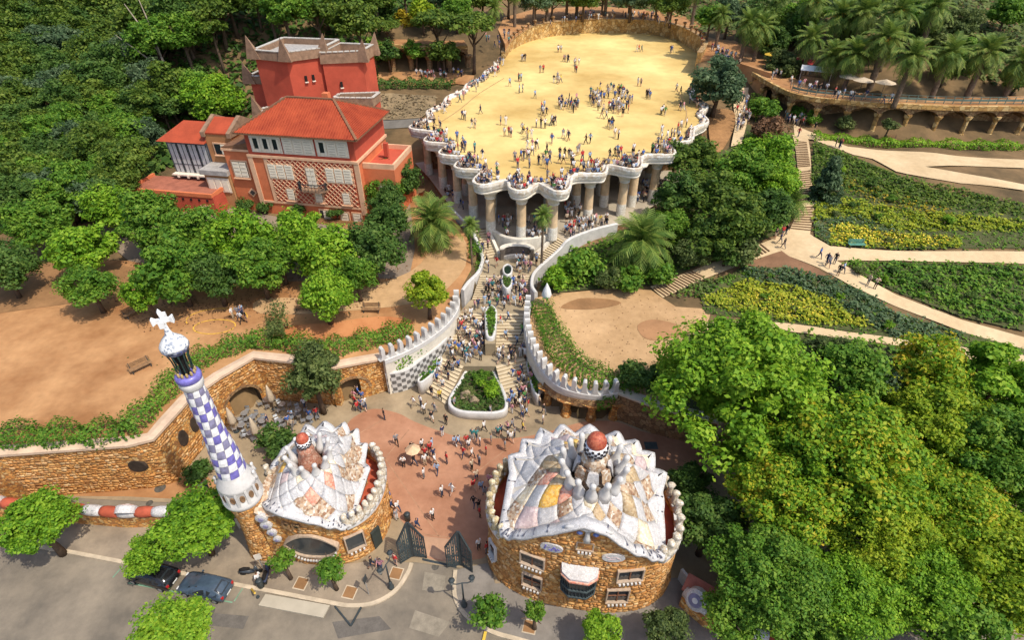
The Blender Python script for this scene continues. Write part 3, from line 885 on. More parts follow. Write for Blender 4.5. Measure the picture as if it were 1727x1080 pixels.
# ================================================================== the columned hall and the sand terrace
def make_terrace():
	root = empty('columned_terrace', (COLS[5][0], COLS[5][1], HALL_Z))
	tag(root, 'sand terrace with a wavy white bench, carried on a hall of stout columns', 'terrace')
	org = Vector((COLS[5][0], COLS[5][1], HALL_Z))

	def put(name, b, m, parent=root, smooth=False):
		b.v = [(x - org.x, y - org.y, z - org.z) for x, y, z in b.v]
		return b.build(name, m, parent, smooth)

	# slab over the hall and solid ground under the rear part
	put('sand_floor', B().prism(PLAZA, PLAZA_Z - 0.25, PLAZA_Z), SAND)
	put('ceiling_slab', B().prism(SCALLOP, PLAZA_Z - 0.85, PLAZA_Z - 0.26, bottom=True), CREAM)
	i0 = 0
	rear = [p for p in PLAZA if p[1] > 92]
	put('rear_retaining_wall', B().prism(rear, 3.0, PLAZA_Z - 0.3), RUBBLE_D)
	put('hall_back_wall', B().prism([(COLS[0][0] + 1, COLS[0][1] + 3), (COLS[-1][0] + 4, COLS[-1][1] + 12), (COLS[-1][0] + 4, COLS[-1][1] + 13), (COLS[0][0] + 1, COLS[0][1] + 4)], 5, PLAZA_Z - 1.5), CREAM)
	# frieze and wavy bench
	prof = [(0.0, -0.95), (-0.2, -0.95), (-0.24, -0.8), (-0.1, -0.72), (-0.1, -0.5), (-0.34, -0.4), (-0.34, -0.27), (-0.1, -0.26), (0.5, -0.26), (0.5, -0.95)]
	put('frieze', B().sweep(SCALLOP, prof, zs=[PLAZA_Z] * len(SCALLOP)), CREAM_W)
	prof = [(-0.36, -0.3), (-0.46, 0.1), (-0.42, 0.48), (-0.26, 0.56), (-0.12, 0.52), (0.0, 0.36), (0.62, 0.34), (0.7, 0.28), (0.66, 0.004), (0.2, -0.2)]
	put('serpentine_bench', B().sweep(SCALLOP, prof, zs=[PLAZA_Z] * len(SCALLOP)), mosaic('bench_trencadis', [(0.72, 0.66, 0.56), (0.78, 0.74, 0.68), (0.66, 0.58, 0.46), (0.75, 0.70, 0.62), (0.60, 0.50, 0.40), (0.8, 0.77, 0.72)], 2.6, (0.6, 0.52, 0.42), 0.05, 0.4, 0.15, dirt=0.15))
	# dark oval medallions of the bench back, one beside each column head
	med = B()
	med.lathe([(0.34, 0), (0.30, 0.06), (0.12, 0.08)], 12)
	mm = med.mesh('medallion', mosaic('medallion_tile', [(0.24, 0.13, 0.07), (0.34, 0.20, 0.11), (0.15, 0.09, 0.06), (0.42, 0.30, 0.2)], 9, (0.4, 0.3, 0.2), 0.05))
	for i in range(0, len(SCALLOP) - 1, 4):
		a, b = SCALLOP[i], SCALLOP[i + 1]
		d = Vector((b[0] - a[0], b[1] - a[1], 0)).normalized()
		nin = Vector((-d.y, d.x, 0))
		p = Vector((a[0], a[1], PLAZA_Z + 0.40)) + nin * 0.05
		o = link('medallion', mm, root, p - org)
		o.rotation_euler = (nin + Vector((0, 0, 0.35))).to_track_quat('Z', 'Y').to_euler()
	# thin drain line parallel to the bench
	dr = []
	for p in [at2(a, b, PLAZA_Z) for a, b in ((745, 205), (775, 185), (808, 158), (850, 132))]:
		dr.append(p)
	put('drain_line', B().sweep(smooth_path(dr, 4), [(-0.08, 0.004), (0.08, 0.004), (0.08, 0.05), (-0.08, 0.05)], zs=[PLAZA_Z] * 13), mat('drain_stone', (0.40, 0.26, 0.12), 0.9, 0.15))
	dr = [at2(a, b, PLAZA_Z) for a, b in ((1100, 250), (1140, 225), (1158, 195), (1150, 165), (1140, 150))]
	put('drain_line', B().sweep(smooth_path(dr, 4), [(-0.08, 0.004), (0.08, 0.004), (0.08, 0.05), (-0.08, 0.05)], zs=[PLAZA_Z] * 17), MATS['drain_stone'])
	# columns: fluted shaft, white tiled foot, capital
	fl = 20

	def flute(a, z):
		return 1.0 + 0.035 * math.cos(a * fl)
	H = PLAZA_Z - 0.85 - HALL_Z
	sh = B().lathe([(0.63, 1.9), (0.62, 1.95), (0.57, H - 1.55), (0.57, H - 1.5)], 60, wob=flute).mesh('shaft', COLSTONE, True)
	ft = B().lathe([(0.68, 0), (0.67, 0.05), (0.655, 1.85), (0.64, 1.9)], 60, wob=flute).mesh('foot', COLTILE, True)
	cp = B().lathe([(0.66, H - 1.5), (0.76, H - 1.42), (0.70, H - 1.32), (0.80, H - 1.0), (1.05, H - 0.68), (1.12, H - 0.6)], 24)
	cp.lathe([(1.2, H - 0.6), (1.35, H - 0.45), (1.35, H - 0.28), (1.75, H - 0.1), (1.75, H + 0.02)], 8)
	cp = cp.mesh('capital', CREAM_W)

	def column(x, y, lean=(0, 0)):
		c = empty('column', (x - org.x, y - org.y, 0))
		c.parent = root
		link('shaft', sh, c)
		link('foot', ft, c)
		link('capital', cp, c)
		c.rotation_euler = (lean[1], lean[0], 0)
	for (x, y) in COLS:
		column(x, y)
	# inner rows follow the front grid
	inner = []
	for j in range(1, 5):
		for i in range(-5, 8):
			x, y = COLS[4][0] + i * 4.15, COLS[4][1] + j * 4.15
			if inside(SCALLOP, x, y) and min(math.hypot(x - a, y - b) for a, b in COLS) > 2.6 and y < 88:
				inner.append((x, y))
	for x, y in inner:
		column(x, y)
	# floor of the hall, its curved front terrace and parapet
	fpx = [(700, 275), (724, 300), (757, 345), (792, 386), (822, 385), (835, 394), (850, 403), (880, 407), (915, 402), (934, 396), (958, 410), (990, 398), (1030, 384), (1070, 372), (1115, 345), (1135, 325)]
	ff = [at2(a, b, HALL_Z) for a, b in fpx] + [(COLS[-1][0] + 7, COLS[-1][1] + 14), (COLS[0][0], COLS[0][1] + 6)]
	put('hall_floor', B().prism(ff, 1.0, HALL_Z, 0, 1), [HALLF, RUBBLE_D])
	par = smooth_path([at2(a, b, HALL_Z) for a, b in ((824, 389), (837, 396), (852, 404), (880, 408), (912, 404), (934, 398))], 5)
	put('front_parapet', B().sweep(par, [(-0.28, -1.9), (0.2, -1.9), (0.2, 0.45), (0.12, 0.58), (-0.18, 0.58), (-0.28, 0.46)], zs=[HALL_Z] * len(par)), CREAM_W)
	return root

TERR_ROOT = make_terrace()
bpy.context.view_layer.update()

# ------------------------------------------------------------------ retaining wall behind the sand terrace, with clipped shrubs on top
def back_wall():
	root = empty('curved_stone_wall', (BACK[20][0], BACK[20][1], PLAZA_Z))
	tag(root, 'long curved rubble retaining wall closing the far end of the sand terrace', 'wall')
	o = Vector(root.location)
	b = B()
	n = len(BACK)
	hs = [1.2 + 2.1 * min(1, i / (n * 0.3)) + (0.9 * max(0, (i - n * 0.75) / (n * 0.25))) for i in range(n)]
	vs = []
	path = [(p[0] - o.x, p[1] - o.y) for p in BACK]
	# left of travel is inside; build each segment with its own height
	for i in range(n):
		a, c = path[max(i - 1, 0)], path[min(i + 1, n - 1)]
		d = Vector((c[0] - a[0], c[1] - a[1])).normalized()
		nx, ny = -d.y, d.x
		for off, z in ((-0.1, -0.4), (-0.02, hs[i]), (0.85, hs[i]), (0.85, -4)):
			vs.append((path[i][0] + nx * off, path[i][1] + ny * off, z))
	fs = []
	for i in range(n - 1):
		for k in range(4):
			k2 = (k + 1) % 4
			fs.append((i * 4 + k, i * 4 + k2, i * 4 + 4 + k2, i * 4 + 4 + k))
	fs += [(0, 1, 2, 3), tuple((n - 1) * 4 + k for k in (3, 2, 1, 0))]
	b.add(vs, fs).build('masonry', RUBBLE_Y, root)
	c = B()
	c.sweep(path, [(-0.14, 0.0), (0.95, 0.0), (0.95, 0.16), (-0.14, 0.16)], zs=[h - 0.02 for h in hs])
	c.build('coping', mosaic('coping_rubble', [(0.44, 0.28, 0.13), (0.52, 0.36, 0.18), (0.36, 0.22, 0.1)], 2, (0.3, 0.2, 0.1), 0.05), root)
	# rubble posts standing on the coping
	post = B().lathe([(0.34, 0), (0.26, 0.5), (0.22, 0.8), (0.46, 1.0), (0.5, 1.15), (0.3, 1.3)], 8, wob=lambda a, z: 1 + 0.12 * math.sin(3 * a + 5 * z)).mesh('planter_post', RUBBLE_D)
	for i in range(2, n - 2, 2):
		if i < 6:
			continue
		link('planter_post', post, root, (path[i][0], path[i][1], hs[i] + 0.13))
	return hs

BW_H = back_wall()

# ------------------------------------------------------------------ grand staircase
def flight(root, bl, br, tl, tr, z0, z1, n):
	"""n steps between a bottom and a top edge; every step is its own slab"""
	a, b = Vector(at(*bl, z0)), Vector(at(*br, z0))
	c, d = Vector(at(*tl, z1)), Vector(at(*tr, z1))
	for k in range(n):
		t0, t1 = k / n, (k + 1) / n
		p, q = a.lerp(c, t0), b.lerp(d, t0)
		r, s = b.lerp(d, t1), a.lerp(c, t1)
		z = z0 + (z1 - z0) * (k + 1) / n
		ov = 0.03
		bb = B()
		poly = [(v.x, v.y) for v in (p, q, r, s)]
		bb.prism(poly, z - 0.7, z - 0.05)
		dirv = ((r - q) + (s - p)) / 2
		dirv = Vector((dirv.x, dirv.y, 0)).normalized() * ov
		poly2 = [(p.x - dirv.x, p.y - dirv.y), (q.x - dirv.x, q.y - dirv.y), (r.x, r.y), (s.x, s.y)]
		bb.prism(poly2, z - 0.05, z, 1)
		bb.build('step', [mat('riser_stone', (0.30, 0.225, 0.135), 0.9, 0.18, 1.0), STEP], root)

def landing(root, pts, z, zb=-0.3):
	poly = [at2(a, b, z) for a, b in pts]
	B().prism(poly, zb, z - 0.002).build('landing', LAND, root)

def make_stairs():
	r = empty('grand_staircase', (0, 0, 0))
	tag(r, 'wide stone double staircase climbing from the court to the columned hall', 'staircase')
	flight(r, (700, 650), (752, 684), (744, 603), (782, 618), 0, 1.8, 11)
	flight(r, (853, 684), (910, 670), (836, 618), (884, 603), 0, 1.8, 11)
	landing(r, [(744, 603), (782, 618), (836, 618), (884, 603), (889, 590), (885, 584), (832, 586), (815, 586), (756, 586)], 1.8)
	flight(r, (752, 586), (814, 586), (775, 529), (816, 529), 1.8, 3.6, 11)
	flight(r, (833, 588), (886, 588), (839, 529), (886, 529), 1.8, 3.6, 11)
	landing(r, [(773, 529), (816, 529), (818, 580), (835, 580), (839, 529), (889, 529), (896, 506), (794, 506)], 3.6)
	flight(r, (796, 506), (895, 506), (810, 465), (893, 465), 3.6, 5.4, 11)
	landing(r, [(808, 465), (896, 465), (924, 441), (902, 432), (842, 432), (814, 439)], 5.4)
	flight(r, (814, 439), (842, 433), (795, 390), (822, 386), 5.4, HALL_Z, 11)
	flight(r, (902, 433), (924, 441), (936, 398), (959, 411), 5.4, HALL_Z, 11)
	# solid ground under the flights
	return r

STAIRS = make_stairs()

def band_wall(name, pts, prof, m, label, cat, group=None, n=5, parts=None):
	"""low wall swept along (px, py, z) points"""
	w = smooth_path([tuple(at(*p)) for p in pts], n)
	o = w[len(w) // 2]
	root = empty(name, (o[0], o[1], o[2]))
	b = B()
	b.sweep([(p[0] - o[0], p[1] - o[1]) for p in w], prof, zs=[p[2] - o[2] for p in w])
	b.build('wall_body', m, root)
	tag(root, label, cat, group)
	return root, w, Vector(o)

BAL = [(-0.22, -5), (0.22, -5), (0.22, 0.55), (0.12, 0.66), (-0.12, 0.66), (-0.22, 0.55)]
band_wall('balustrade', [(757, 352, HALL_Z), (778, 374, HALL_Z), (795, 392, HALL_Z), (806, 416, 6.4), (814, 440, 5.6), (811, 455, 5.5), (805, 467, 5.3), (790, 482, 5.2), (780, 496, 5.2)], BAL, WHITE, 'plain white balustrade along the left side of the upper stairs', 'balustrade')
band_wall('balustrade', [(1040, 383, HALL_Z), (1000, 393, HALL_Z), (960, 409, HALL_Z), (944, 425, 6.4), (926, 442, 5.6), (910, 456, 5.5), (899, 470, 5.2), (897, 488, 5.0), (904, 500, 5.0)], BAL, WHITE, 'plain white balustrade along the right side of the upper stairs', 'balustrade')
# inner cheeks of the top flights
band_wall('stair_cheek', [(822, 388, HALL_Z), (832, 410, 6.4), (842, 433, 5.5)], [(-0.2, -2.5), (0.2, -2.5), (0.2, 0.5), (-0.2, 0.5)], CREAM_W, 'short sloping white cheek wall left of the seat alcove', 'wall')
band_wall('stair_cheek', [(938, 400, HALL_Z), (920, 417, 6.4), (902, 433, 5.5)], [(-0.2, -2.5), (0.2, -2.5), (0.2, 0.5), (-0.2, 0.5)], CREAM_W, 'short sloping white cheek wall right of the seat alcove', 'wall')

# seat alcove at the head of the stairs
def alcove():
	c = at(872, 438, 5.4)
	r = empty('seat_alcove', c)
	arc = [(2.0 * math.cos(t), 1.0 * math.sin(t)) for t in np.linspace(R(-12), R(192), 17)]
	B().sweep(arc, [(-0.25, -0.3), (0.18, -0.3), (0.18, 1.65), (-0.25, 1.65)]).build('back_wall', mat('alcove_tile', (0.13, 0.105, 0.085), 0.6, 0.3, 2), r)
	B().sweep(arc, [(-0.4, 1.65), (0.28, 1.65), (0.2, 1.85), (-0.3, 1.85)]).build('rim', CREAM_W, r)
	arc2 = [(1.5 * math.cos(t), 0.6 * math.sin(t)) for t in np.linspace(R(0), R(180), 13)]
	B().sweep(arc2, [(-0.4, -0.1), (0.3, -0.1), (0.3, 0.45), (-0.4, 0.45)]).build('bench', CREAM_W, r)
	tag(r, 'dark curved seat alcove with a pale rim under the hall terrace', 'alcove')

alcove()

# crenellated walls beside the lower stairs
def merlon_mesh():
	b = B()
	# white tiled tooth with rounded head and flared foot
	prof = [(-0.52, -0.02), (-0.40, 0.06), (-0.27, 0.30), (-0.21, 0.6), (-0.23, 1.2), (-0.17, 1.45), (0, 1.54), (0.17, 1.45), (0.23, 1.2), (0.21, 0.6), (0.27, 0.30), (0.40, 0.06), (0.52, -0.02)]
	n = len(prof)
	vs = [(x, -0.3, z) for x, z in prof] + [(x * 0.96, 0.3, z) for x, z in prof]
	fs = [tuple(range(n))[::-1], tuple(range(n, 2 * n))]
	fs += [(i, (i + 1) % n, n + (i + 1) % n, n + i) for i in range(n)]
	b.add(vs, fs)
	return b.mesh('merlon', WHITE)

MERLON = merlon_mesh()

def cren_wall(name, pts, base_z, label, spacing, body):
	w = smooth_path([tuple(at(*p)) for p in pts], 8)
	o = Vector(w[len(w) // 2])
	root = empty(name, o)
	tag(root, label, 'wall')
	path = [(p[0] - o.x, p[1] - o.y) for p in w]
	zs = [p[2] - o.z for p in w]
	vs, fs = [], []
	B().sweep(path, [(-0.36, -0.2), (0.36, -0.2), (0.36, 0.34), (0.28, 0.42), (-0.28, 0.42), (-0.36, 0.34)], zs=zs).build('coping', WHITE, root)
	bb = B()
	n = len(path)
	m = 4
	for i in range(n):
		a, c = path[max(i - 1, 0)], path[min(i + 1, n - 1)]
		d = Vector((c[0] - a[0], c[1] - a[1])).normalized()
		nx, ny = -d.y, d.x
		for off, z in ((-0.3, base_z - o.z), (0.3, base_z - o.z), (0.3, zs[i] - 0.2), (-0.3, zs[i] - 0.2)):
			vs.append((path[i][0] + nx * off, path[i][1] + ny * off, z))
	for i in range(n - 1):
		for k in range(m):
			k2 = (k + 1) % m
			fs.append((i * m + k, i * m + k2, (i + 1) * m + k2, (i + 1) * m + k))
	fs += [tuple(range(m))[::-1], tuple((n - 1) * m + k for k in range(m))]
	bb.add(vs, fs).build('masonry', body, root)
	# teeth at equal steps
	dist = 0.0
	nxt = 0.35
	for i in range(n - 1):
		p, q = Vector((*path[i], zs[i])), Vector((*path[i + 1], zs[i + 1]))
		L = (q - p).length
		while nxt <= dist + L:
			t = (nxt - dist) / L
			c = p.lerp(q, t)
			k = link('merlon', MERLON, root, (c.x, c.y, c.z + 0.40))
			k.rotation_euler = (0, 0, math.atan2(q.y - p.y, q.x - p.x) + R(90) * 0)
			nxt += spacing
		dist += L
	return root, w

CW_L, CWL_W = cren_wall('crenellated_wall', [(771, 508, 5.2), (768, 526, 5.0), (752, 549, 4.7), (725, 571, 4.6), (690, 592, 4.6), (647, 610, 4.7)], -0.2, 'white crenellated wall curving down beside the left flight of the stairs', 1.08, CREAM_W)
CW_R, CWR_W = cren_wall('crenellated_wall', [(891, 517, 4.7), (888, 550, 4.5), (897, 590, 4.2), (919, 630, 3.9), (950, 656, 3.7), (1000, 668, 3.5), (1040, 664, 3.5)], 2.2, 'white crenellated wall curving out above the stone arches on the right', 1.08, CREAM_W)
# masonry between the right wall and the stairs (the part over the stairs reaches the ground)
band_wall('stair_side_wall', [(890, 519, 4.2), (887, 552, 4.0), (896, 592, 3.7), (917, 632, 3.4)], [(-0.25, -5), (0.25, -5), (0.25, 0), (-0.25, 0)], CREAM_W, 'pale stone wall below the teeth along the right flight', 'wall')

# tier with checkered tiles under the left crenellated wall
def checker_wall():
	pts = [(757, 556, 3.4), (745, 577, 3.1), (715, 601, 2.9), (683, 624, 2.8), (650, 630, 2.9)]
	w = smooth_path([tuple(at(*p)) for p in pts], 8)
	o = Vector(w[len(w) // 2])
	root = empty('checkered_wall', o)
	tag(root, 'lower tier wall with black-and-white checker tiles left of the stairs', 'wall')
	path = [(p[0] - o.x, p[1] - o.y) for p in w]
	B().sweep(path, [(-0.2, -4.4), (0.25, -4.4), (0.25, 0.0), (-0.2, 0.0)], zs=[p[2] - o.z for p in w]).build('wall_body', WHITE, root)
	B().sweep(path, [(-0.26, 0.0), (0.3, 0.0), (0.25, 0.16), (-0.2, 0.16)], zs=[p[2] - o.z for p in w]).build('coping', WHITE, root)
	# tiles proud of the wall, on the side facing the court
	dk = mat('dark_check_tile', (0.15, 0.145, 0.14), 0.4, 0.25, 3)
	tiles = B()
	dist, nxt, k = 0.0, 0.25, 0
	tl = B().box((0, 0, 0), (0.46, 0.05, 0.46)).mesh('check_tile', dk)
	for i in range(len(path) - 1):
		p, q = Vector((*path[i], 0)), Vector((*path[i + 1], 0))
		L = (q - p).length
		d = (q - p).normalized()
		nrm = Vector((-d.y, d.x, 0))
		while nxt <= dist + L:
			c = p.lerp(q, (nxt - dist) / L)
			for row in range(7):
				if (row + k) % 2 == 0:
					t = link('check_tile', tl, root, c + nrm * 0.26 + Vector((0, 0, -0.3 - row * 0.5)))
					t.rotation_euler = (0, 0, math.atan2(d.y, d.x))
			k += 1
			nxt += 0.5
		dist += L
	# soil of the planted tier behind
	so = [at2(*p) for p in ((650, 629, 2.8), (683, 622, 2.8), (714, 600, 2.8), (743, 576, 3.0), (757, 556, 3.2), (752, 549, 4.6), (725, 571, 4.5), (690, 592, 4.5), (650, 612, 4.6))]
	B().prism([(x - o.x, y - o.y) for x, y in so], -3.2, -0.25).build('soil', SOIL, root)
	return root

checker_wall()

# planters
def planter(name, pxs, z, h, label, rimw=0.3, soil=SOIL, soil_dz=-0.12, water=False, n=5, base=None):
	w = smooth_path([at2(a, b, z + h) for a, b in pxs], n, True)
	cx = sum(p[0] for p in w) / len(w)
	cy = sum(p[1] for p in w) / len(w)
	root = empty(name, (cx, cy, z))
	path = [(p[0] - cx, p[1] - cy) for p in w]
	area = sum(path[i][0] * path[(i + 1) % len(path)][1] - path[(i + 1) % len(path)][0] * path[i][1] for i in range(len(path)))
	if area < 0:
		path = path[::-1]
	zb = -0.4 if base is None else base
	B().sweep(path, [(-0.02, zb), (rimw, zb), (rimw, h - 0.06), (rimw * 0.75, h + 0.05), (rimw * 0.2, h + 0.05), (-0.02, h - 0.06)], closed=True).build('rim', WHITE, root, True)
	B().prism([(x * 0.97, y * 0.97) for x, y in path], zb, h + soil_dz).build('water' if water else 'soil', soil, root)
	tag(root, label, 'planter')
	return root, [(x + cx, y + cy) for x, y in path]

PL_BIG, PLB = planter('planter', [(795, 618), (826, 618), (838, 632), (853, 664), (856, 688), (840, 697), (810, 698), (775, 695), (757, 684), (758, 668), (772, 645), (783, 626)], 0, 1.0, 'large drop-shaped white planter at the foot of the stairs', 0.38)
PL_MID, PLM = planter('planter', [(818, 523), (828, 514), (838, 523), (837, 548), (834, 566), (828, 570), (820, 566), (818, 545)], 1.8, 2.3, 'narrow oval white planter between the middle flights', 0.3, base=-0.2)
PL_UP, PLU = planter('planter', [(846, 466), (854, 461), (863, 466), (863, 480), (855, 487), (847, 480)], 3.6, 2.1, 'small round white basin with greenery in the upper flight', 0.22, base=-0.2)
PL_TOP, PLT = planter('planter', [(848, 450), (856, 445), (864, 450), (863, 460), (856, 464), (849, 460)], 5.3, 0.8, 'little round white basin on the top landing', 0.2, soil=WATER, water=True)
PL_R, PLR = planter('planter', [(888, 609), (896, 608), (903, 630), (911, 655), (910, 666), (903, 665), (893, 640)], 0, 1.7, 'long white planter strip right of the lower stairs', 0.22)
PL_L, PLL = planter('planter', [(740, 602), (746, 607), (733, 627), (715, 643), (706, 645), (705, 638), (722, 623)], 0, 1.9, 'long white planter strip left of the lower stairs', 0.22)

# mosaic salamander on the fountain of the upper flight
def lizard():
	c = at(854, 494, 4.3)
	r = empty('mosaic_lizard', (c.x, c.y, 4.7))
	b = B()
	b.tube([(0, -1.0, -0.35), (0.05, -0.7, -0.1), (0, -0.2, 0.1), (-0.05, 0.3, 0.12), (0.1, 0.8, 0.3), (0.25, 1.2, 0.5), (0.1, 1.5, 0.6)], [0.16, 0.24, 0.27, 0.26, 0.15, 0.08, 0.03], 10)
	b.build('body', mosaic('lizard_tile', [(0.10, 0.28, 0.36), (0.62, 0.36, 0.07), (0.2, 0.4, 0.2), (0.7, 0.66, 0.5)], 7, (0.5, 0.45, 0.35), 0.05), r, True)
	for sx in (-1, 1):
		for yy in (-0.5, 0.4):
			B().tube([(0.1 * sx, yy, 0.05), (0.36 * sx, yy - 0.1, 0.0), (0.46 * sx, yy - 0.25, -0.3)], [0.1, 0.08, 0.06], 6).build('leg', MATS['lizard_tile'], r, True)
	B().box((0, 0, -0.75), (1.0, 2.2, 1.2), 0, 0, 0.85).build('plinth', WHITE_T, r)
	tag(r, 'colourful mosaic lizard on a white plinth between the stairs', 'sculpture')

lizard()

WALL_ARCHES = []
# ------------------------------------------------------------------ left retaining wall with the round grotto arches
def left_wall():
	o = Vector((*WALL_L[7], 0))
	root = empty('retaining_wall', o)
	tag(root, 'tall ochre rubble retaining wall with a pale coping on the left of the court', 'wall')
	zb = -0.3
	path = WALL_L
	b = B()
	# straight spans; arches cut as openings by building the span in columns
	holes = []
	for (px, py, r) in ((403, 664, 2.0), (598, 656, 1.95)):
		holes.append((px, py, r))
	arches = []
	for i in range(len(path) - 1):
		p, q = Vector((*path[i], 0)), Vector((*path[i + 1], 0))
		L = (q - p).length
		d = (q - p) / L
		nrm = Vector((d.y, -d.x, 0))      # towards the court
		tz = lambda t: WL_Z[i] + (WL_Z[i + 1] - WL_Z[i]) * t / L - 0.05
		hs = []
		for (px, py, r) in holes:
			# the hole sits on the span where its foot, seen in the photograph, lies closest
			f = at(px, py + 22, 0)
			t = (f - p).dot(d)
			dist = abs((f - p).dot(nrm))
			if 0.3 < t < L - 0.3 and dist < 2.5:
				hs.append((t, r))
				arches.append((p + d * t, d, nrm, r))
		xs = sorted(set([0, L] + [min(max(t + r * math.cos(a), 0), L) for t, r in hs for a in np.linspace(0, math.pi, 17)]))
		for a, c in zip(xs[:-1], xs[1:]):
			if c - a < 1e-4:
				continue
			za = zc = zb
			mid = (a + c) / 2
			for t, r in hs:
				if abs(mid - t) < r:
					za = 1.4 + math.sqrt(max(0, r * r - (a - t) ** 2))
					zc = 1.4 + math.sqrt(max(0, r * r - (c - t) ** 2))
			P, Q = p + d * a, p + d * c
			th = nrm * -0.85
			vs = [(P.x, P.y, za), (Q.x, Q.y, zc), (Q.x, Q.y, tz(c)), (P.x, P.y, tz(a)), (P.x + th.x, P.y + th.y, za), (Q.x + th.x, Q.y + th.y, zc), (Q.x + th.x, Q.y + th.y, tz(c)), (P.x + th.x, P.y + th.y, tz(a))]
			b.add([Vector(v) - o for v in vs], [(0, 1, 2, 3), (5, 4, 7, 6), (3, 2, 6, 7), (1, 0, 4, 5), (0, 3, 7, 4), (2, 1, 5, 6)])
	b.build('masonry', RUBBLE, root)
	pp = [(x - o.x, y - o.y) for x, y in path]
	B().sweep(pp, [(-0.2, -0.07), (0.95, -0.07), (0.95, 0.2), (0.4, 0.28), (-0.2, 0.2)], zs=WL_Z).build('coping', mat('pale_coping', (0.58, 0.42, 0.30), 0.8, 0.14, 1), root)
	for c, d, nrm, r in arches:
		c = Vector((c.x, c.y, 0)) - o
		ang = math.atan2(d.y, d.x)
		# vault behind the opening and its dark stone ring
		arc = [(r * math.cos(t), 1.4 + r * math.sin(t)) for t in np.linspace(0, math.pi, 15)]
		arc = [(r, -0.3)] + arc + [(-r, -0.3)]
		WALL_ARCHES.append((c + o, r))
		v = B()
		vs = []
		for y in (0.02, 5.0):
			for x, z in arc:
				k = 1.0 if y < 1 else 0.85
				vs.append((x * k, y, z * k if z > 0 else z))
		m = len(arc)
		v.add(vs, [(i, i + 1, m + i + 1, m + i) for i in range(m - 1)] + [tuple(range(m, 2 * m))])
		g = v.build('grotto_vault', mat('grotto_shade', (0.05, 0.04, 0.03), 0.95, 0.3, 1), root, False, c, (0, 0, ang))  # near-black vault colour stands in for the shade inside the arch
		ring = B()
		ro = [((r + 0.28) * math.cos(t), 1.4 + (r + 0.28) * math.sin(t)) for t in np.linspace(0, math.pi, 15)]
		ri = [((r - 0.02) * math.cos(t), 1.4 + (r - 0.02) * math.sin(t)) for t in np.linspace(0, math.pi, 15)]
		for k in range(14):
			q = [ri[k], ro[k], ro[k + 1], ri[k + 1]]
			s = B().add([(x, -0.1, z) for x, z in q] + [(x, 0.3, z) for x, z in q], [(0, 1, 2, 3), (7, 6, 5, 4), (0, 4, 5, 1), (1, 5, 6, 2), (2, 6, 7, 3), (3, 7, 4, 0)])
			s.build('arch_stone', RUBBLE_D, root, False, c, (0, 0, ang))
	# pointed niches in the span left of the tower
	for (px, py, w, h) in ((317, 707, 0.55, 1.8), (306, 737, 0.6, 1.9), (231, 783, 0.8, 1.5)):
		best = None
		for i in range(len(path) - 1):
			p, q = Vector((*path[i], 0)), Vector((*path[i + 1], 0))
			L = (q - p).length
			d = (q - p) / L
			for t in np.linspace(0.3, L - 0.3, 40):
				for z in (1.6, 2.4, 3.2):
					s = p + d * t
					dd = s.y * _c + (CAM_H - z) * _s
					e = math.hypot(863.5 + F * s.x / dd - px, 540 - F * (s.y * _s - (CAM_H - z) * _c) / dd - py)
					if best is None or e < best[0]:
						best = (e, s, d, z)
		e, s, d, z = best
		nb = B()
		pr = [(w * math.cos(t) * (1 if math.sin(t) < 0 else 0.9), h / 2 * math.sin(t)) for t in np.linspace(0, 2 * math.pi, 13)[:-1]]
		nb.add([(x, -0.06, zz) for x, zz in pr] + [(x * 1.2, 0.12, zz * 1.15) for x, zz in pr], [tuple(range(12))] + [(i, (i + 1) % 12, 12 + (i + 1) % 12, 12 + i) for i in range(12)])
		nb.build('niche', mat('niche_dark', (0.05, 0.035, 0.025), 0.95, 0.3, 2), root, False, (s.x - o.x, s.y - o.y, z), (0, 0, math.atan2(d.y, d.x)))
	return root

left_wall()

# ------------------------------------------------------------------ stone arcade under the right crenellated wall, and the wall that goes on from it
def right_arcade():
	pts = [at2(*p) for p in ((922, 638, 3.5), (950, 660, 3.3), (1000, 671, 3.2), (1044, 668, 3.2))]
	w = smooth_path(pts, 6)
	o = Vector((*w[len(w) // 2], 0))
	root = empty('stone_arcade', o)
	tag(root, 'rough stone arcade with leaning pillars under the right crenellated wall', 'arcade')
	path = [(p[0] - o.x, p[1] - o.y) for p in w]
	# spandrel band
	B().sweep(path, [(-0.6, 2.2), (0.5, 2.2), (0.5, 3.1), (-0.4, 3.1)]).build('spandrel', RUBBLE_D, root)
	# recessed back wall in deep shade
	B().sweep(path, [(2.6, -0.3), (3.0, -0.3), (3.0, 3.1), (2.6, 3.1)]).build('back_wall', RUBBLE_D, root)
	for k, t in enumerate((0.1, 0.42, 0.72, 0.97)):
		i = int(t * (len(path) - 1))
		x, y = path[i]
		pb = B()
		pb.lathe([(0.62, -0.3), (0.55, 0.3), (0.40, 0.9), (0.40, 1.3), (0.6, 1.8), (1.0, 2.2), (1.25, 2.4)], 12, wob=lambda a, z: 1 + 0.1 * math.sin(3 * a + 4 * z))
		pb.build('pillar', RUBBLE, root, False, (x, y, 0), (R(-6), R(4), 0))
	return root

right_arcade()
w = WALL_R
o = Vector((*w[1], 0))
root = empty('retaining_wall', o)
B().sweep([(x - o.x, y - o.y) for x, y in w], [(0, -0.3), (0.9, -0.3), (0.9, 3.65), (0.1, 3.65)]).build('masonry', RUBBLE_D, root)
B().sweep([(x - o.x, y - o.y) for x, y in w], [(-0.1, 3.63), (1.0, 3.63), (1.0, 3.85), (-0.1, 3.85)]).build('coping', CREAM, root)
tag(root, 'dark brown rubble retaining wall running behind the big trees on the right', 'wall')

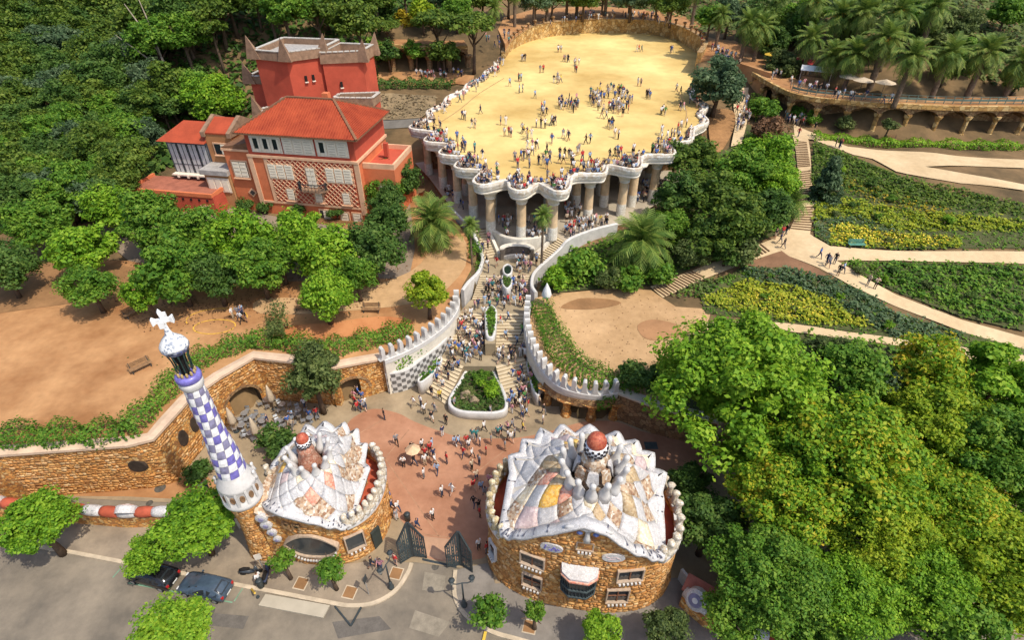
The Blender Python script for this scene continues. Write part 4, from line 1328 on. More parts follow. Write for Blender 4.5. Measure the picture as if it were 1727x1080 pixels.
# ------------------------------------------------------------------ viaducts
def viaduct(name, pts_px, zg, zt, label, depth, m_col, thin, n_span):
	"""arcade of columns and arches carrying a walk; pts at ground level"""
	w = smooth_path([at2(a, b, zg) for a, b in pts_px], 12)
	# equal steps along the line
	P = np.array(w)
	seg = np.hypot(*np.diff(P, axis=0).T)
	cum = np.concatenate([[0], np.cumsum(seg)])
	ts = np.linspace(0, cum[-1], n_span + 1)
	Q = np.stack([np.interp(ts, cum, P[:, 0]), np.interp(ts, cum, P[:, 1])], 1)
	o = Vector((*Q[n_span // 2], zg))
	root = empty(name, o)
	tag(root, label, 'viaduct')
	H = zt - zg
	colb = B().lathe([(thin * 1.3, -0.6), (thin * 1.2, 0.25), (thin, 0.4), (thin * 0.95, H * 0.5), (thin * 1.5, H * 0.58), (thin * 1.7, H * 0.66)], 10, wob=lambda a, z: 1 + 0.06 * math.sin(4 * a + 3 * z)).mesh('column', m_col)
	for x, y in Q:
		link('column', colb, root, (x - o.x, y - o.y, 0))
	fine_t = np.linspace(0, cum[-1], n_span * 10 + 1)
	fx = np.interp(fine_t, cum, P[:, 0]) - o.x
	fy = np.interp(fine_t, cum, P[:, 1]) - o.y
	for s in range(n_span):
		b = B()
		vs = []
		for k in range(11):
			i = s * 10 + k
			u = (k / 10 - 0.5) * 2
			zz = H * 0.5 + (H * 0.33) * math.sqrt(max(0, 1 - (u * 0.98) ** 2)) * 1.0
			a, c = max(i - 1, 0), min(i + 1, len(fx) - 1)
			d = Vector((fx[c] - fx[a], fy[c] - fy[a])).normalized()
			nx, ny = -d.y, d.x
			for off, z in ((-0.35, zz), (-0.35, H - 0.5), (depth, H - 0.5), (depth, zz)):
				vs.append((fx[i] + nx * off, fy[i] + ny * off, z))
		fs = []
		for k in range(10):
			for e in range(4):
				e2 = (e + 1) % 4
				fs.append((k * 4 + e, k * 4 + e2, k * 4 + 4 + e2, k * 4 + 4 + e))
		fs += [(0, 1, 2, 3), (43, 42, 41, 40)]
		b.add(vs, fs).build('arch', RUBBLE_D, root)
	path = [(x, y) for x, y in zip(fx, fy)]
	B().sweep(path, [(-0.6, H - 0.5), (depth + 2.5, H - 0.5), (depth + 2.5, H), (-0.6, H)]).build('deck', ORANGE, root)
	B().sweep(path, [(-0.7, H - 0.55), (-0.15, H - 0.55), (-0.15, H + 0.14), (-0.7, H + 0.14)]).build('parapet', RUBBLE_Y, root)
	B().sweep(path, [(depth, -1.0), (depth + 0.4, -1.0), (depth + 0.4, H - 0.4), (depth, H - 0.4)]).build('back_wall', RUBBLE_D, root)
	return root, [(x + o.x, y + o.y) for x, y in path]

VR, VRP = viaduct('viaduct', [(1263, 165), (1297, 188), (1328, 204), (1364, 212), (1403, 216), (1446, 221), (1490, 223), (1600, 228), (1760, 228)], 12.0, 16.8, 'brown stone viaduct with slim columns and arches on the right', 3.2, RUBBLE_Y, 0.38, 12)
VL, VLP = viaduct('viaduct', [(540, 118), (620, 120), (680, 121), (740, 124), (790, 122)], 12.2, 17.8, 'rough stone arcade with thick pillars above the red house', 3.5, RUBBLE_D, 0.62, 8)
# ================================================================== the two gate lodges
def superell(a, b, n, t):
	c, s = math.cos(t), math.sin(t)
	return (a * math.copysign(abs(c) ** (2 / n), c), b * math.copysign(abs(s) ** (2 / n), s))

def lerp_table(tab, x):
	if x <= tab[0][0]:
		return tab[0][1]
	for (a, za), (b, zb) in zip(tab[:-1], tab[1:]):
		if x <= b:
			t = (x - a) / (b - a)
			t = t * t * (3 - 2 * t) * 0.5 + t * 0.5
			return za + (zb - za) * t
	return tab[-1][1]

class Lodge:
	def __init__(s, name, label, loc, rz, body, roof, axis_, r0, zc, gable, zrear, zterr, zpar, dip):
		s.root = empty(name, loc, rz)
		tag(s.root, label, 'lodge')
		s.body, s.roofp, s.ax, s.r0, s.zc, s.gable, s.zrear, s.zterr, s.zpar, s.dip = body, roof, axis_, r0, zc, gable, zrear, zterr, zpar, dip
		s.cusps, s.half = [], 0.2

	def edge(s, t):
		(cx, cy, a, b, n) = s.roofp
		x, y = superell(a, b, n, t)
		if t % (2 * math.pi) > math.pi:
			x, y = superell(a, b + 0.6, 5.0, t)
			wy = s.wall_frame(x + cx)[0] - 0.22 - cy
			y = max(y, wy)
		x += cx
		y += cy
		g = lerp_table(s.gable, x)
		k = max(0.0, math.sin(t))
		if math.sin(t) > 0:
			side = lerp_table(s.gable, cx + a * (1 if x > cx else -1) * 0.95)
			w = min(1.0, k * 1.3)
			g = side * (1 - w) + s.zrear * w
		u = max([0.0] + [1 - abs((t - c + math.pi) % (2 * math.pi) - math.pi) / s.half for c in s.cusps])
		if u > 0:
			u = u ** 1.15
			L = math.hypot(x - cx, y - cy)
			x += (x - cx) / L * 0.55 * u
			y += (y - cy) / L * 0.55 * u
			g += 0.6 * u
		return Vector((x, y, g))

	def surf(s, t, q):
		e = s.edge(t)
		ang = math.atan2(e.y - s.ax[1], e.x - s.ax[0])
		c = Vector((s.ax[0] + s.r0 * math.cos(ang), s.ax[1] + s.r0 * math.sin(ang), s.zc))
		xy = c.lerp(e, q)
		h = q * q * (3 - 2 * q)
		h = 0.65 * h + 0.35 * q
		z = s.zc + (e.z - s.zc) * h
		f = max(0.0, -math.sin(t)) ** 2
		z -= s.dip * f * math.sin(math.pi * q)
		z += 0.35 * (1 - f) * math.sin(math.pi * min(1, q * 1.6)) * (1 if q < 0.62 else 0)
		return Vector((xy.x, xy.y, z))

	def build_body(s):
		cx, cy, a, b, n = s.body
		N = 64
		vs, fs = [], []
		lev = [(1.035, -0.2), (1.025, 0.5), (1.0, 1.2), (0.995, s.zpar - 0.6), (1.0, s.zpar)]
		for k, z in lev:
			for i in range(N):
				x, y = superell(a * k, b * k, n, 2 * math.pi * i / N)
				vs.append((cx + x, cy + y, z))
		for l in range(len(lev) - 1):
			for i in range(N):
				j = (i + 1) % N
				fs.append((l * N + i, l * N + j, (l + 1) * N + j, (l + 1) * N + i))
		bb = B()
		bb.add(vs, fs)
		# inner face of the parapet
		o = len(bb.v)
		vi = []
		for z in (s.zpar, s.zterr - 0.1):
			for i in range(N):
				x, y = superell(a - 0.35, b - 0.35, n, 2 * math.pi * i / N)
				vi.append((cx + x, cy + y, z))
		bb.add(vi, [(i, (i + 1) % N, N + (i + 1) % N, N + i) for i in range(N)])
		top = (len(lev) - 1) * N
		for i in range(N):
			j = (i + 1) % N
			bb.f.append((top + i, top + j, o + j, o + i))
			bb.m.append(0)
		bb.build('wall', RUBBLE, s.root, True)
		B().prism([(cx + superell(a - 0.3, b - 0.3, n, 2 * math.pi * i / N)[0], cy + superell(a - 0.3, b - 0.3, n, 2 * math.pi * i / N)[1]) for i in range(N)], s.zterr - 0.3, s.zterr).build('terrace_floor', TERRACE_RED, s.root)
		# walls that rise to the roof edge
		rc, ry, ra, rb, rn = s.roofp
		vs, fs = [], []
		N = 128
		for i in range(N):
			e = s.edge(2 * math.pi * i / N)
			x = rc + (e.x - rc) * 0.955
			y = ry + (e.y - ry) * 0.955
			if i > N / 2:
				y = max(y, s.wall_frame(x)[0] - 0.012)
				if e.y - (s.wall_frame(e.x)[0] - 0.22) < 0.01:
					x = e.x
					y = s.wall_frame(x)[0] - 0.012
			vs += [(x, y, s.zterr - 0.3), (x, y, e.z - 0.02)]
		for i in range(N):
			j = (i + 1) % N
			fs.append((2 * i, 2 * j, 2 * j + 1, 2 * i + 1))
		B().add(vs, fs).build('gable_wall', RUBBLE, s.root, True)

	def build_roof(s, nth, rows, palette, seed):
		rr = random.Random(seed)
		N, M = 180, 14
		vs = [s.surf(2 * math.pi * i / N, j / M) - Vector((0, 0, 0.05)) for j in range(M + 1) for i in range(N)]
		fs = [(j * N + i, j * N + (i + 1) % N, (j + 1) * N + (i + 1) % N, (j + 1) * N + i) for j in range(M) for i in range(N)]
		roof = B().add(vs, fs).build('roof', GROUT, s.root, True)
		tab = sorted((math.atan2(s.edge(t).y - s.ax[1], s.edge(t).x - s.ax[0]) % (2 * math.pi), t) for t in np.linspace(0, 2 * math.pi, 721)[:-1])
		ta = [q[0] for q in tab]
		tt = np.unwrap([q[1] for q in tab])
		ta = np.array([ta[-1] - 2 * math.pi] + ta + [ta[0] + 2 * math.pi])
		tt = np.concatenate([[tt[-1] - 2 * math.pi], tt, [tt[0] + 2 * math.pi]])
		t_of = lambda g: float(np.interp(g % (2 * math.pi), ta, tt))
		# diamond fields of broken tile, each one a shell of its own lying on the roof
		dth = math.pi / nth
		ds = 0.97 / (rows + 0.0)
		for j in range(rows):
			for i in range(nth):
				t0 = 2 * dth * i + (dth if j % 2 else 0)
				q0 = (j + 0.5) * ds * 0.94 + 0.02
				G = 4
				vs, fs = [], []
				for u in range(G + 1):
					for v in range(G + 1):
						uu, vv = (u / G * 2 - 1) * 0.985, (v / G * 2 - 1) * 0.985
						t = t_of(t0 + (uu - vv) * 0.5 * dth * 1.0)
						q = q0 + (uu + vv) * 0.5 * ds * 0.98
						q = min(max(q, 0.0), 0.985)
						p = s.surf(t, q)
						e = 1e-3
						n = (s.surf(t + e, q) - p).cross(s.surf(t, q - e) - p).normalized()
						if n.z < 0:
							n = -n
						edge_in = 0.022 + 0.02 * (1 - max(abs(uu), abs(vv)))
						vs.append(p + n * edge_in)
				for u in range(G):
					for v in range(G):
						a = u * (G + 1) + v
						fs.append((a, a + 1, a + G + 2, a + G + 1))
				# rim down to the grout
				ring = [u * (G + 1) for u in range(G + 1)] + [G * (G + 1) + v for v in range(1, G + 1)] + [u * (G + 1) + G for u in range(G - 1, -1, -1)] + [v for v in range(G - 1, 0, -1)]
				o = len(vs)
				for k in ring:
					vs.append(vs[k] - Vector((0, 0, 0.09)))
				for k in range(len(ring)):
					k2 = (k + 1) % len(ring)
					fs.append((ring[k], ring[k2], o + k2, o + k))
				B().add(vs, fs).build('mosaic_panel', palette(i, j, rr), roof, True)
		# white wavy edge with dark stitches
		N = 180
		path, zs = [], []
		for i in range(N):
			t = 2 * math.pi * i / N
			e = s.edge(t)
			path.append((e.x, e.y))
			zs.append(e.z + 0.1 * math.sin(i * 0.6) + 0.02)
		B().sweep(path, [(-0.22, -0.2), (0.62, -0.05), (0.62, 0.1), (0.1, 0.2), (-0.22, 0.06)], closed=True, zs=zs).build('roof_edge', WHITE_T, s.root, True)
		mk = B().box((0, 0, 0), (0.10, 0.62, 0.05)).mesh('edge_stitch', mat('stitch_tile', (0.10, 0.10, 0.13), 0.4, 0.3, 3))
		for i in range(0, N, 4):
			t = 2 * math.pi * i / N
			if math.sin(t) > 0.15:
				continue
			a, b = Vector(path[i - 1]), Vector(path[(i + 1) % N])
			ang = math.atan2(b.y - a.y, b.x - a.x)
			nrm = Vector((-(b - a).y, (b - a).x)).normalized()
			link('edge_stitch', mk, roof, (path[i][0] + nrm.x * 0.18, path[i][1] + nrm.y * 0.18, zs[i] + 0.155), (0, 0, ang + R(18) * math.sin(i)))
		return roof

	def parapet(s, t0, t1, n, m_cap, m_tooth, scale=1.0, tooth=None):
		cx, cy, a, b, ne = s.body
		ts = np.linspace(t0, t1, n * 3 + 1)
		path = [(cx + superell(a - 0.15, b - 0.15, ne, t)[0], cy + superell(a - 0.15, b - 0.15, ne, t)[1]) for t in ts]
		B().sweep(path, [(-0.32, s.zpar - 0.25), (0.3, s.zpar - 0.1), (0.3, s.zpar + 0.14), (-0.32, s.zpar + 0.14)]).build('parapet_cap', m_cap, s.root)
		for k in range(n + 1):
			i = min(k * 3, len(path) - 1)
			p = path[i]
			q = path[min(i + 1, len(path) - 1)] if i < len(path) - 1 else path[i]
			r = path[i - 1] if i == len(path) - 1 else path[i]
			ang = math.atan2(q[1] - r[1], q[0] - r[0])
			link('merlon', tooth, s.root, (p[0], p[1], s.zpar + 0.12), (0, 0, ang), scale)

	def wall_frame(s, x):
		"""front wall point and outward direction at local x"""
		cx, cy, a, b, n = s.body
		f = lambda xx: cy - b * (1 - min(1, abs((xx - cx) / a)) ** n) ** (1 / n)
		y = f(x)
		dy = (f(x + 0.05) - f(x - 0.05)) / 0.1
		return y, math.atan(dy)

	def window(s, x, z, w, h, grid=(2, 1), m=GLASS, sill=True, frame=FRAME_T, proud=0.0, sx=1.0):
		y, ang = s.wall_frame(x)
		win = empty('window', (x, y - 0.02 - proud, z), ang)
		win.parent = s.root
		B().box((0, 0.05, 0), (w, 0.1, h)).build('pane', m, win)
		fw = 0.1
		fb = B()
		fb.box((-w / 2 - fw / 2, -0.02, 0), (fw, 0.28, h + 2 * fw)).box((w / 2 + fw / 2, -0.02, 0), (fw, 0.28, h + 2 * fw))
		fb.box((0, -0.02, h / 2 + fw / 2), (w, 0.28, fw))
		fb.build('frame', frame, win)
		bars = B()
		for i in range(1, grid[0]):
			bars.box((-w / 2 + w * i / grid[0], -0.03, 0), (0.09, 0.08, h))
		for i in range(1, grid[1]):
			bars.box((0, -0.034, -h / 2 + h * i / grid[1]), (w, 0.08, 0.07))
		if bars.v:
			bars.build('glazing_bar', mat('brown_bar', (0.20, 0.09, 0.05), 0.7, 0.2, 3), win)
		if sill:
			sb = B()
			sb.box((0, -0.06, -h / 2 - fw / 2), (w + 2 * fw, 0.34, fw))
			sb.build('sill', frame, win)
			nt = max(4, int(w / 0.28))
			tm = bpy.data.meshes.get('sill_tooth') or B().box((0, 0, 0), (0.15, 0.14, 0.16)).mesh('sill_tooth', WHITE)
			for i in range(nt):
				link('sill_tooth', tm, win, (-w / 2 + w * (i + 0.5) / nt, -0.28, -h / 2 - 0.22))
		return win

def tooth_mesh(name, m, seed=0, h=1.0, w=0.3):
	b = B()
	b.lathe([(w * 1.3, -0.05), (w * 1.0, 0.2 * h), (w * 0.74, 0.5 * h), (w * 0.8, 0.72 * h), (w * 0.92, 0.85 * h), (w * 0.7, 0.98 * h), (w * 0.25, 1.05 * h)], 9, wob=lambda a, z: 1 + 0.2 * math.sin(2 * a + 4 * z + seed))
	return b.mesh(name, m, True)

def crown_tooth(name, m):
	"""finger of the white collar round a chimney: wide foot, narrow neck, rounded head leaning out"""
	b = B()
	b.tube([(0, 0, -0.35), (0, 0.06, 0.1), (0, 0.14, 0.5), (0, 0.24, 0.85), (0, 0.3, 1.05), (0, 0.34, 1.2)], [0.42, 0.3, 0.17, 0.16, 0.19, 0.08], 9)
	return b.mesh(name, m, True)

CROWN = crown_tooth('collar_finger', WHITE)
TOOTH_Y = tooth_mesh('stone_merlon', mosaic('ochre_merlon', [(0.62, 0.50, 0.28), (0.70, 0.60, 0.40), (0.52, 0.40, 0.22), (0.74, 0.68, 0.54)], 6, (0.45, 0.36, 0.22), 0.06, 0.7), 0, 1.35, 0.31)
TOOTH_C = tooth_mesh('stone_merlon', mosaic('cream_merlon', [(0.72, 0.66, 0.54), (0.64, 0.56, 0.44), (0.78, 0.74, 0.66), (0.58, 0.48, 0.36)], 6, (0.5, 0.42, 0.32), 0.06, 0.7), 1.0, 1.3, 0.33)

def chimney(root, x, y, z0, s, trunk, petals=True):
	"""turret with a chequered ring and a red mushroom cap"""
	c = empty('turret', (x, y, z0))
	c.parent = root
	c.scale = (s, s, s)
	B().lathe([(1.25, -1.2), (1.28, 0.0), (1.2, 0.5), (0.95, 1.2), (0.74, 1.9), (0.74, 2.3), (0.78, 2.5), (0.58, 2.75), (0.46, 3.0)], 20, wob=lambda a, zz: 1 + 0.05 * math.sin(6 * a)).build('trunk', trunk, c, True)
	if petals:
		pm = B()
		pm.add([(-0.30, 0, 0.75), (0.30, 0, 0.75), (0.36, 0.16, 0.1), (0.0, 0.28, -0.55), (-0.36, 0.16, 0.1), (-0.2, -0.2, 0.7), (0.2, -0.2, 0.7), (0, 0.05, -0.5)], [(0, 1, 2, 3, 4), (5, 7, 6), (0, 5, 6, 1), (1, 6, 7, 3, 2), (4, 3, 7, 5, 0)])
		me = pm.mesh('petal', WHITE_T)
		me2 = me.copy()
		me2.materials[0] = PEBBLE_T
		for k in range(8):
			a = 2 * math.pi * k / 8 - R(90)
			link('petal', me if k % 2 == 0 else me2, c, (0.98 * math.cos(a), 0.98 * math.sin(a), 1.45), (0, 0, a - R(90)))
	B().lathe([(0.44, 2.95), (0.62, 3.1), (0.68, 3.35), (0.64, 3.6), (0.56, 3.68)], 20).build('ring', WHITE_GL, c, True)
	bt = B().box((0, 0, 0), (0.14, 0.07, 0.14)).mesh('check_tile', mat('black_glaze', (0.03, 0.025, 0.03), 0.35, 0.2))
	for j in range(4):
		rr, zz = ((0.635, 3.13), (0.675, 3.28), (0.68, 3.43), (0.655, 3.58))[j]
		for k in range(12):
			a = 2 * math.pi * (k + 0.5 * (j % 2)) / 12
			link('check_tile', bt, c, (rr * math.cos(a), rr * math.sin(a), zz), (0, 0, a + R(90)))
	B().lathe([(0.54, 3.66), (0.58, 3.78), (0.56, 4.0), (0.45, 4.25), (0.27, 4.42), (0.06, 4.5)], 20).build('cap', REDDOME, c, True)
	return c

def pick(rr, opts):
	t = rr.random() * sum(w for _, w in opts)
	for m, w in opts:
		t -= w
		if t <= 0:
			return m
	return opts[-1][0]

# ------------------------------------------------------------------ right lodge
LR = Lodge('gate_lodge', 'larger gate lodge with a humped mosaic roof and oval rubble walls, right of the gate',
		   (5.6, 27.0, 0), R(-9), (0, 0, 7.5, 4.95, 2.5), (0.0, 0.0, 5.95, 5.15, 2.3), (0.4, 0.0), 2.0, 10.6,
		   [(-7, 6.6), (-5.4, 7.3), (-3.9, 8.6), (-2.2, 10.1), (-0.9, 11.1), (0.3, 11.7), (1.5, 11.0), (2.7, 9.6), (4.0, 8.5), (5.4, 7.2), (6.4, 6.4)], 8.6, 5.2, 6.0, 1.2)
LR.cusps, LR.half = [R(a) for a in (22, 40, 57, 73, 90, 107, 124, 142, 160)], R(9.5)
LR.build_body()

def pal_r(i, j, rr):
	if j == 0:
		return pick(rr, [(PEBBLE_T, 2), (TAN_T, 2), (WHITE_T, 2), (CREAM_T, 2), (PINK_T, 1)])
	if j == 1:
		return pick(rr, [(OCHRE_T, 3), (PINK_T, 1.6), (WHITE_T, 1.5), (TAN_T, 2), (GREY_T, 1), (PEBBLE_T, 2)])
	if j == 2:
		return pick(rr, [(WHITE_T, 6), (GREY_T, 1.0), (PEBBLE_T, 0.8)])
	if j == 3:
		return pick(rr, [(WHITE_T, 3), (PEBBLE_T, 3), (GREY_T, 2), (CREAM_T, 1), (MAUVE_T, 1)])
	return pick(rr, [(WHITE_T, 5), (PEBBLE_T, 2), (CREAM_T, 1.2)])

LR_ROOF = LR.build_roof(16, 5, pal_r, 3)
LR.parapet(R(-40), R(52), 10, WHITE, TOOTH_C, 1.0, TOOTH_C)
LR.parapet(R(134), R(220), 10, WHITE, TOOTH_Y, 0.95, TOOTH_Y)
for k in range(14):
	a = 2 * math.pi * k / 14 - R(90)
	link('collar_finger', CROWN, LR_ROOF, (0.4 + 2.0 * math.cos(a), 2.0 * math.sin(a), 10.6), (0, 0, a - R(90)), 1.35)
chimney(LR.root, 0.4, 0.0, 9.1, 1.25, PEBBLE_T)
# openings of the front
LR.window(-3.35, 2.6, 1.45, 1.5, (2, 2))
LR.window(3.15, 2.5, 1.55, 1.6, (2, 2))
LR.window(-3.4, 5.5, 1.75, 1.25, (2, 1))
LR.window(3.75, 5.35, 1.8, 1.25, (2, 1))
LR.window(0.25, 8.65, 1.05, 0.75, (2, 1), proud=-0.16)
LR.window(-0.15, 1.7, 0.6, 0.55, (1, 1), sill=False, frame=HSTONE)
LR.window(-6.75, 2.9, 0.9, 1.7, (1, 2), frame=WHITE)

def oriel(L):
	"""iron cage window under a tiled canopy in the middle of the front"""
	y, ang = L.wall_frame(0.1)
	o = empty('bay_window', (0.1, y, 5.0), ang)
	o.parent = L.root
	pts = [(-1.25, 0.2), (-1.15, -0.55), (-0.6, -1.0), (0.6, -1.0), (1.15, -0.55), (1.25, 0.2)]
	B().prism(pts, -1.35, 0.55, bottom=True).build('pane', GLASS, o)
	for k in range(24):
		t = k / 23 * 5
		i = min(int(t), 4)
		f = t - i
		x = pts[i][0] + (pts[i + 1][0] - pts[i][0]) * f
		yy = pts[i][1] + (pts[i + 1][1] - pts[i][1]) * f
		B().box((x * 1.03, yy * 1.03, -0.4), (0.06, 0.06, 2.0)).build('bar', IRON, o)
	for z in (-1.38, -0.5, 0.55):
		B().sweep([(x * 1.05, yy * 1.05) for x, yy in pts], [(-0.06, z - 0.07), (0.06, z - 0.07), (0.06, z + 0.07), (-0.06, z + 0.07)]).build('rail', IRON_G, o)
	B().prism([(x * 1.16, yy * 1.14) for x, yy in pts], 0.62, 0.78, bottom=True).build('canopy_edge', PINK_T, o)
	B().prism([(x * 1.10, yy * 1.05) for x, yy in pts], 0.77, [1.3, 1.05, 1.0, 1.0, 1.05, 1.3]).build('canopy', WHITE_T, o)
	B().prism([(x * 0.9, yy * 0.85) for x, yy in pts], -1.75, -1.42, bottom=True).build('bracket', RUBBLE_D, o)
	return o

oriel(LR)

def medallion(L, x, z, rx, rz, m, marks, name='medallion'):
	y, ang = L.wall_frame(x)
	o = empty(name, (x, y, z), ang)
	o.parent = L.root
	n = 20
	ring = [(rx * math.cos(2 * math.pi * k / n), rz * math.sin(2 * math.pi * k / n)) for k in range(n)]
	b = B()
	b.add([(a, 0.2, c) for a, c in ring] + [(a * 0.95, -0.12, c * 0.95) for a, c in ring], [tuple(range(n, 2 * n))] + [(k, (k + 1) % n, n + (k + 1) % n, n + k) for k in range(n)])
	b.build('plaque', m, o)
	for (mx, mz, w, h, r, mm) in marks:
		B().box((0, 0, 0), (w, 0.04, h)).build('mark', mm, o, False, (mx, -0.135, mz), (0, r, 0))
	return o

medallion(LR, -2.05, 7.9, 0.85, 0.5, WHITE_T, [(-0.45, 0.05, 0.1, 0.5, 0.2, BLUE), (-0.2, 0.08, 0.25, 0.1, -0.4, SLATE_BL), (0.1, 0.0, 0.1, 0.45, 0.5, BLUE), (0.3, -0.05, 0.12, 0.4, -0.3, BLUE), (0.5, 0.0, 0.2, 0.1, 0.6, BLUE), (-0.05, -0.2, 0.3, 0.08, 0.2, BLUE)])
medallion(LR, 2.3, 7.7, 0.85, 0.5, WHITE_T, [(-0.4, 0.1, 0.4, 0.06, 0.5, MAUVE_T), (0, 0.12, 0.4, 0.06, -0.4, MAUVE_T), (0.35, 0.0, 0.4, 0.06, 0.6, MAUVE_T), (-0.1, -0.15, 0.5, 0.06, -0.2, MAUVE_T)])
# white winged ornament at the peak of the gable
def gable_ornament(L, x, z):
	y, ang = L.wall_frame(x)
	o = empty('gable_ornament', (x, y - 0.12, z), ang)
	o.parent = L.root
	B().lathe([(0.30, -0.95), (0.2, -0.6), (0.17, 0.0), (0.12, 0.6), (0.05, 1.0)], 8).build('spine', WHITE, o, True)
	for sx in (-1, 1):
		arc = [(sx * 1.55 * (1 - math.cos(t)) * 0.75, -0.05, 0.15 + 0.35 * math.sin(t * 1.35)) for t in np.linspace(0, math.pi * 0.62, 8)]
		B().tube(arc, [0.16, 0.17, 0.18, 0.18, 0.18, 0.17, 0.15, 0.12], 7).build('wing', WHITE, o, True)
		B().lathe([(0.05, -0.12), (0.22, 0.0), (0.05, 0.12)], 10).build('eye', mat('blue_tile', (0.08, 0.12, 0.3), 0.35), o, False, (sx * 0.55, -0.12, -0.05), (R(90), 0, 0))

gable_ornament(LR, 0.3, 10.6)

# ------------------------------------------------------------------ left lodge
LL = Lodge('gate_lodge', 'smaller gate lodge with lens-shaped window and blue chequered tower, left of the gate',
		   (-15.6, 30.2, 0), R(0), (0, 0, 4.65, 4.45, 2.4), (-0.85, 0.1, 3.65, 4.55, 2.3), (-0.45, -0.7), 1.4, 8.8,
		   [(-5, 6.2), (-4.2, 6.3), (-3.2, 6.9), (-2.2, 7.2), (-1.0, 7.0), (0.3, 6.4), (1.5, 5.7), (2.6, 4.9), (3.4, 4.6)], 6.2, 3.9, 4.7, -0.05)
LL.cusps, LL.half = [R(a) for a in (6, 30, 53, 74, 95, 116)], R(12)
LL.build_body()

def pal_l(i, j, rr):
	if j == 0:
		return pick(rr, [(WHITE_T, 2), (CREAM_T, 2), (GREY_T, 2), (MAUVE_T, 1)])
	if j == 1:
		return pick(rr, [(WHITE_T, 2), (OCHRE_T, 1.2), (PINK_T, 1.2), (CREAM_T, 1.2), (MAUVE_T, 1), (GREY_T, 0.8)])
	if j == 2:
		return pick(rr, [(WHITE_T, 5), (PINK_T, 0.7), (PEBBLE_T, 1)])
	return pick(rr, [(WHITE_T, 3), (PEBBLE_T, 4)])

LL_ROOF = LL.build_roof(14, 5, pal_l, 12)
LL.parapet(R(-62), R(48), 12, WHITE, TOOTH_C, 0.95, TOOTH_C)
for k in range(11):
	a = 2 * math.pi * k / 11 - R(90)
	link('collar_finger', CROWN, LL_ROOF, (-0.45 + 1.4 * math.cos(a), -0.7 + 1.4 * math.sin(a), 8.8), (0, 0, a - R(90)), 1.1)
chimney(LL.root, -0.75, -0.35, 7.6, 0.85, mosaic('russet_trencadis', [(0.46, 0.20, 0.13), (0.36, 0.13, 0.08), (0.56, 0.33, 0.24), (0.42, 0.17, 0.11)], 7, (0.4, 0.28, 0.2), 0.06, 0.45, 0.3), False)
# wide lens window with a tiled sill and the square one at the corner
def lens_window(L, x, z, w, h):
	y, ang = L.wall_frame(x)
	o = empty('window', (x, y - 0.05, z), ang)
	o.parent = L.root
	n = 14
	up = [(-w / 2 + w * k / n, h * 0.42 * (1 - (2 * k / n - 1) ** 2) + h * 0.08) for k in range(n + 1)]
	dn = [(-w / 2 + w * k / n, -h * 0.42 * (1 - abs(2 * k / n - 1) ** 3) - h * 0.05) for k in range(n + 1)][::-1]
	ring = up + dn
	m = len(ring)
	B().add([(a, 0.02, c) for a, c in ring] + [(a, 0.4, c) for a, c in ring], [tuple(range(m))] + [(k, (k + 1) % m, m + (k + 1) % m, m + k) for k in range(m)]).build('pane', GLASS_B, o)
	path = [(a * 1.03, c * 1.06) for a, c in ring]
	fr = B()
	vs, fs = [], []
	for k in range(m):
		a, c = ring[k]
		vs += [(a, -0.16, c), (a * 1.05, -0.16, c * 1.14), (a * 1.05, 0.4, c * 1.14), (a, 0.05, c)]
	for k in range(m):
		k2 = (k + 1) % m
		for e in range(4):
			e2 = (e + 1) % 4
			fs.append((k * 4 + e, k * 4 + e2, k2 * 4 + e2, k2 * 4 + e))
	fr.add(vs, fs).build('frame', FRAME_T, o)
	tm = bpy.data.meshes['sill_tooth']
	for k in range(18):
		a = -w / 2 + w * (k + 0.5) / 18
		u = 2 * (k + 0.5) / 18 - 1
		link('sill_tooth', tm, o, (a, -0.22, (-h * 0.42 * (1 - abs(u) ** 3) - h * 0.05) * 1.28 - 0.05))

lens_window(LL, -0.6, 2.7, 4.2, 2.9)
LL.window(2.75, 2.5, 1.4, 1.8, (1, 1), GLASS_B, frame=FRAME_T)
for xx in (-2.1, -1.25):
	LL.window(xx, 5.3, 0.42, 0.5, (1, 1), sill=False, frame=RUBBLE_D)
y, ang = LL.wall_frame(4.0)
B().box((0, 0, 0), (0.9, 0.2, 2.4)).build('door', mat('dark_door', (0.04, 0.05, 0.045), 0.6), LL.root, False, (4.1, y - 0.02, 1.1), (0, 0, ang))

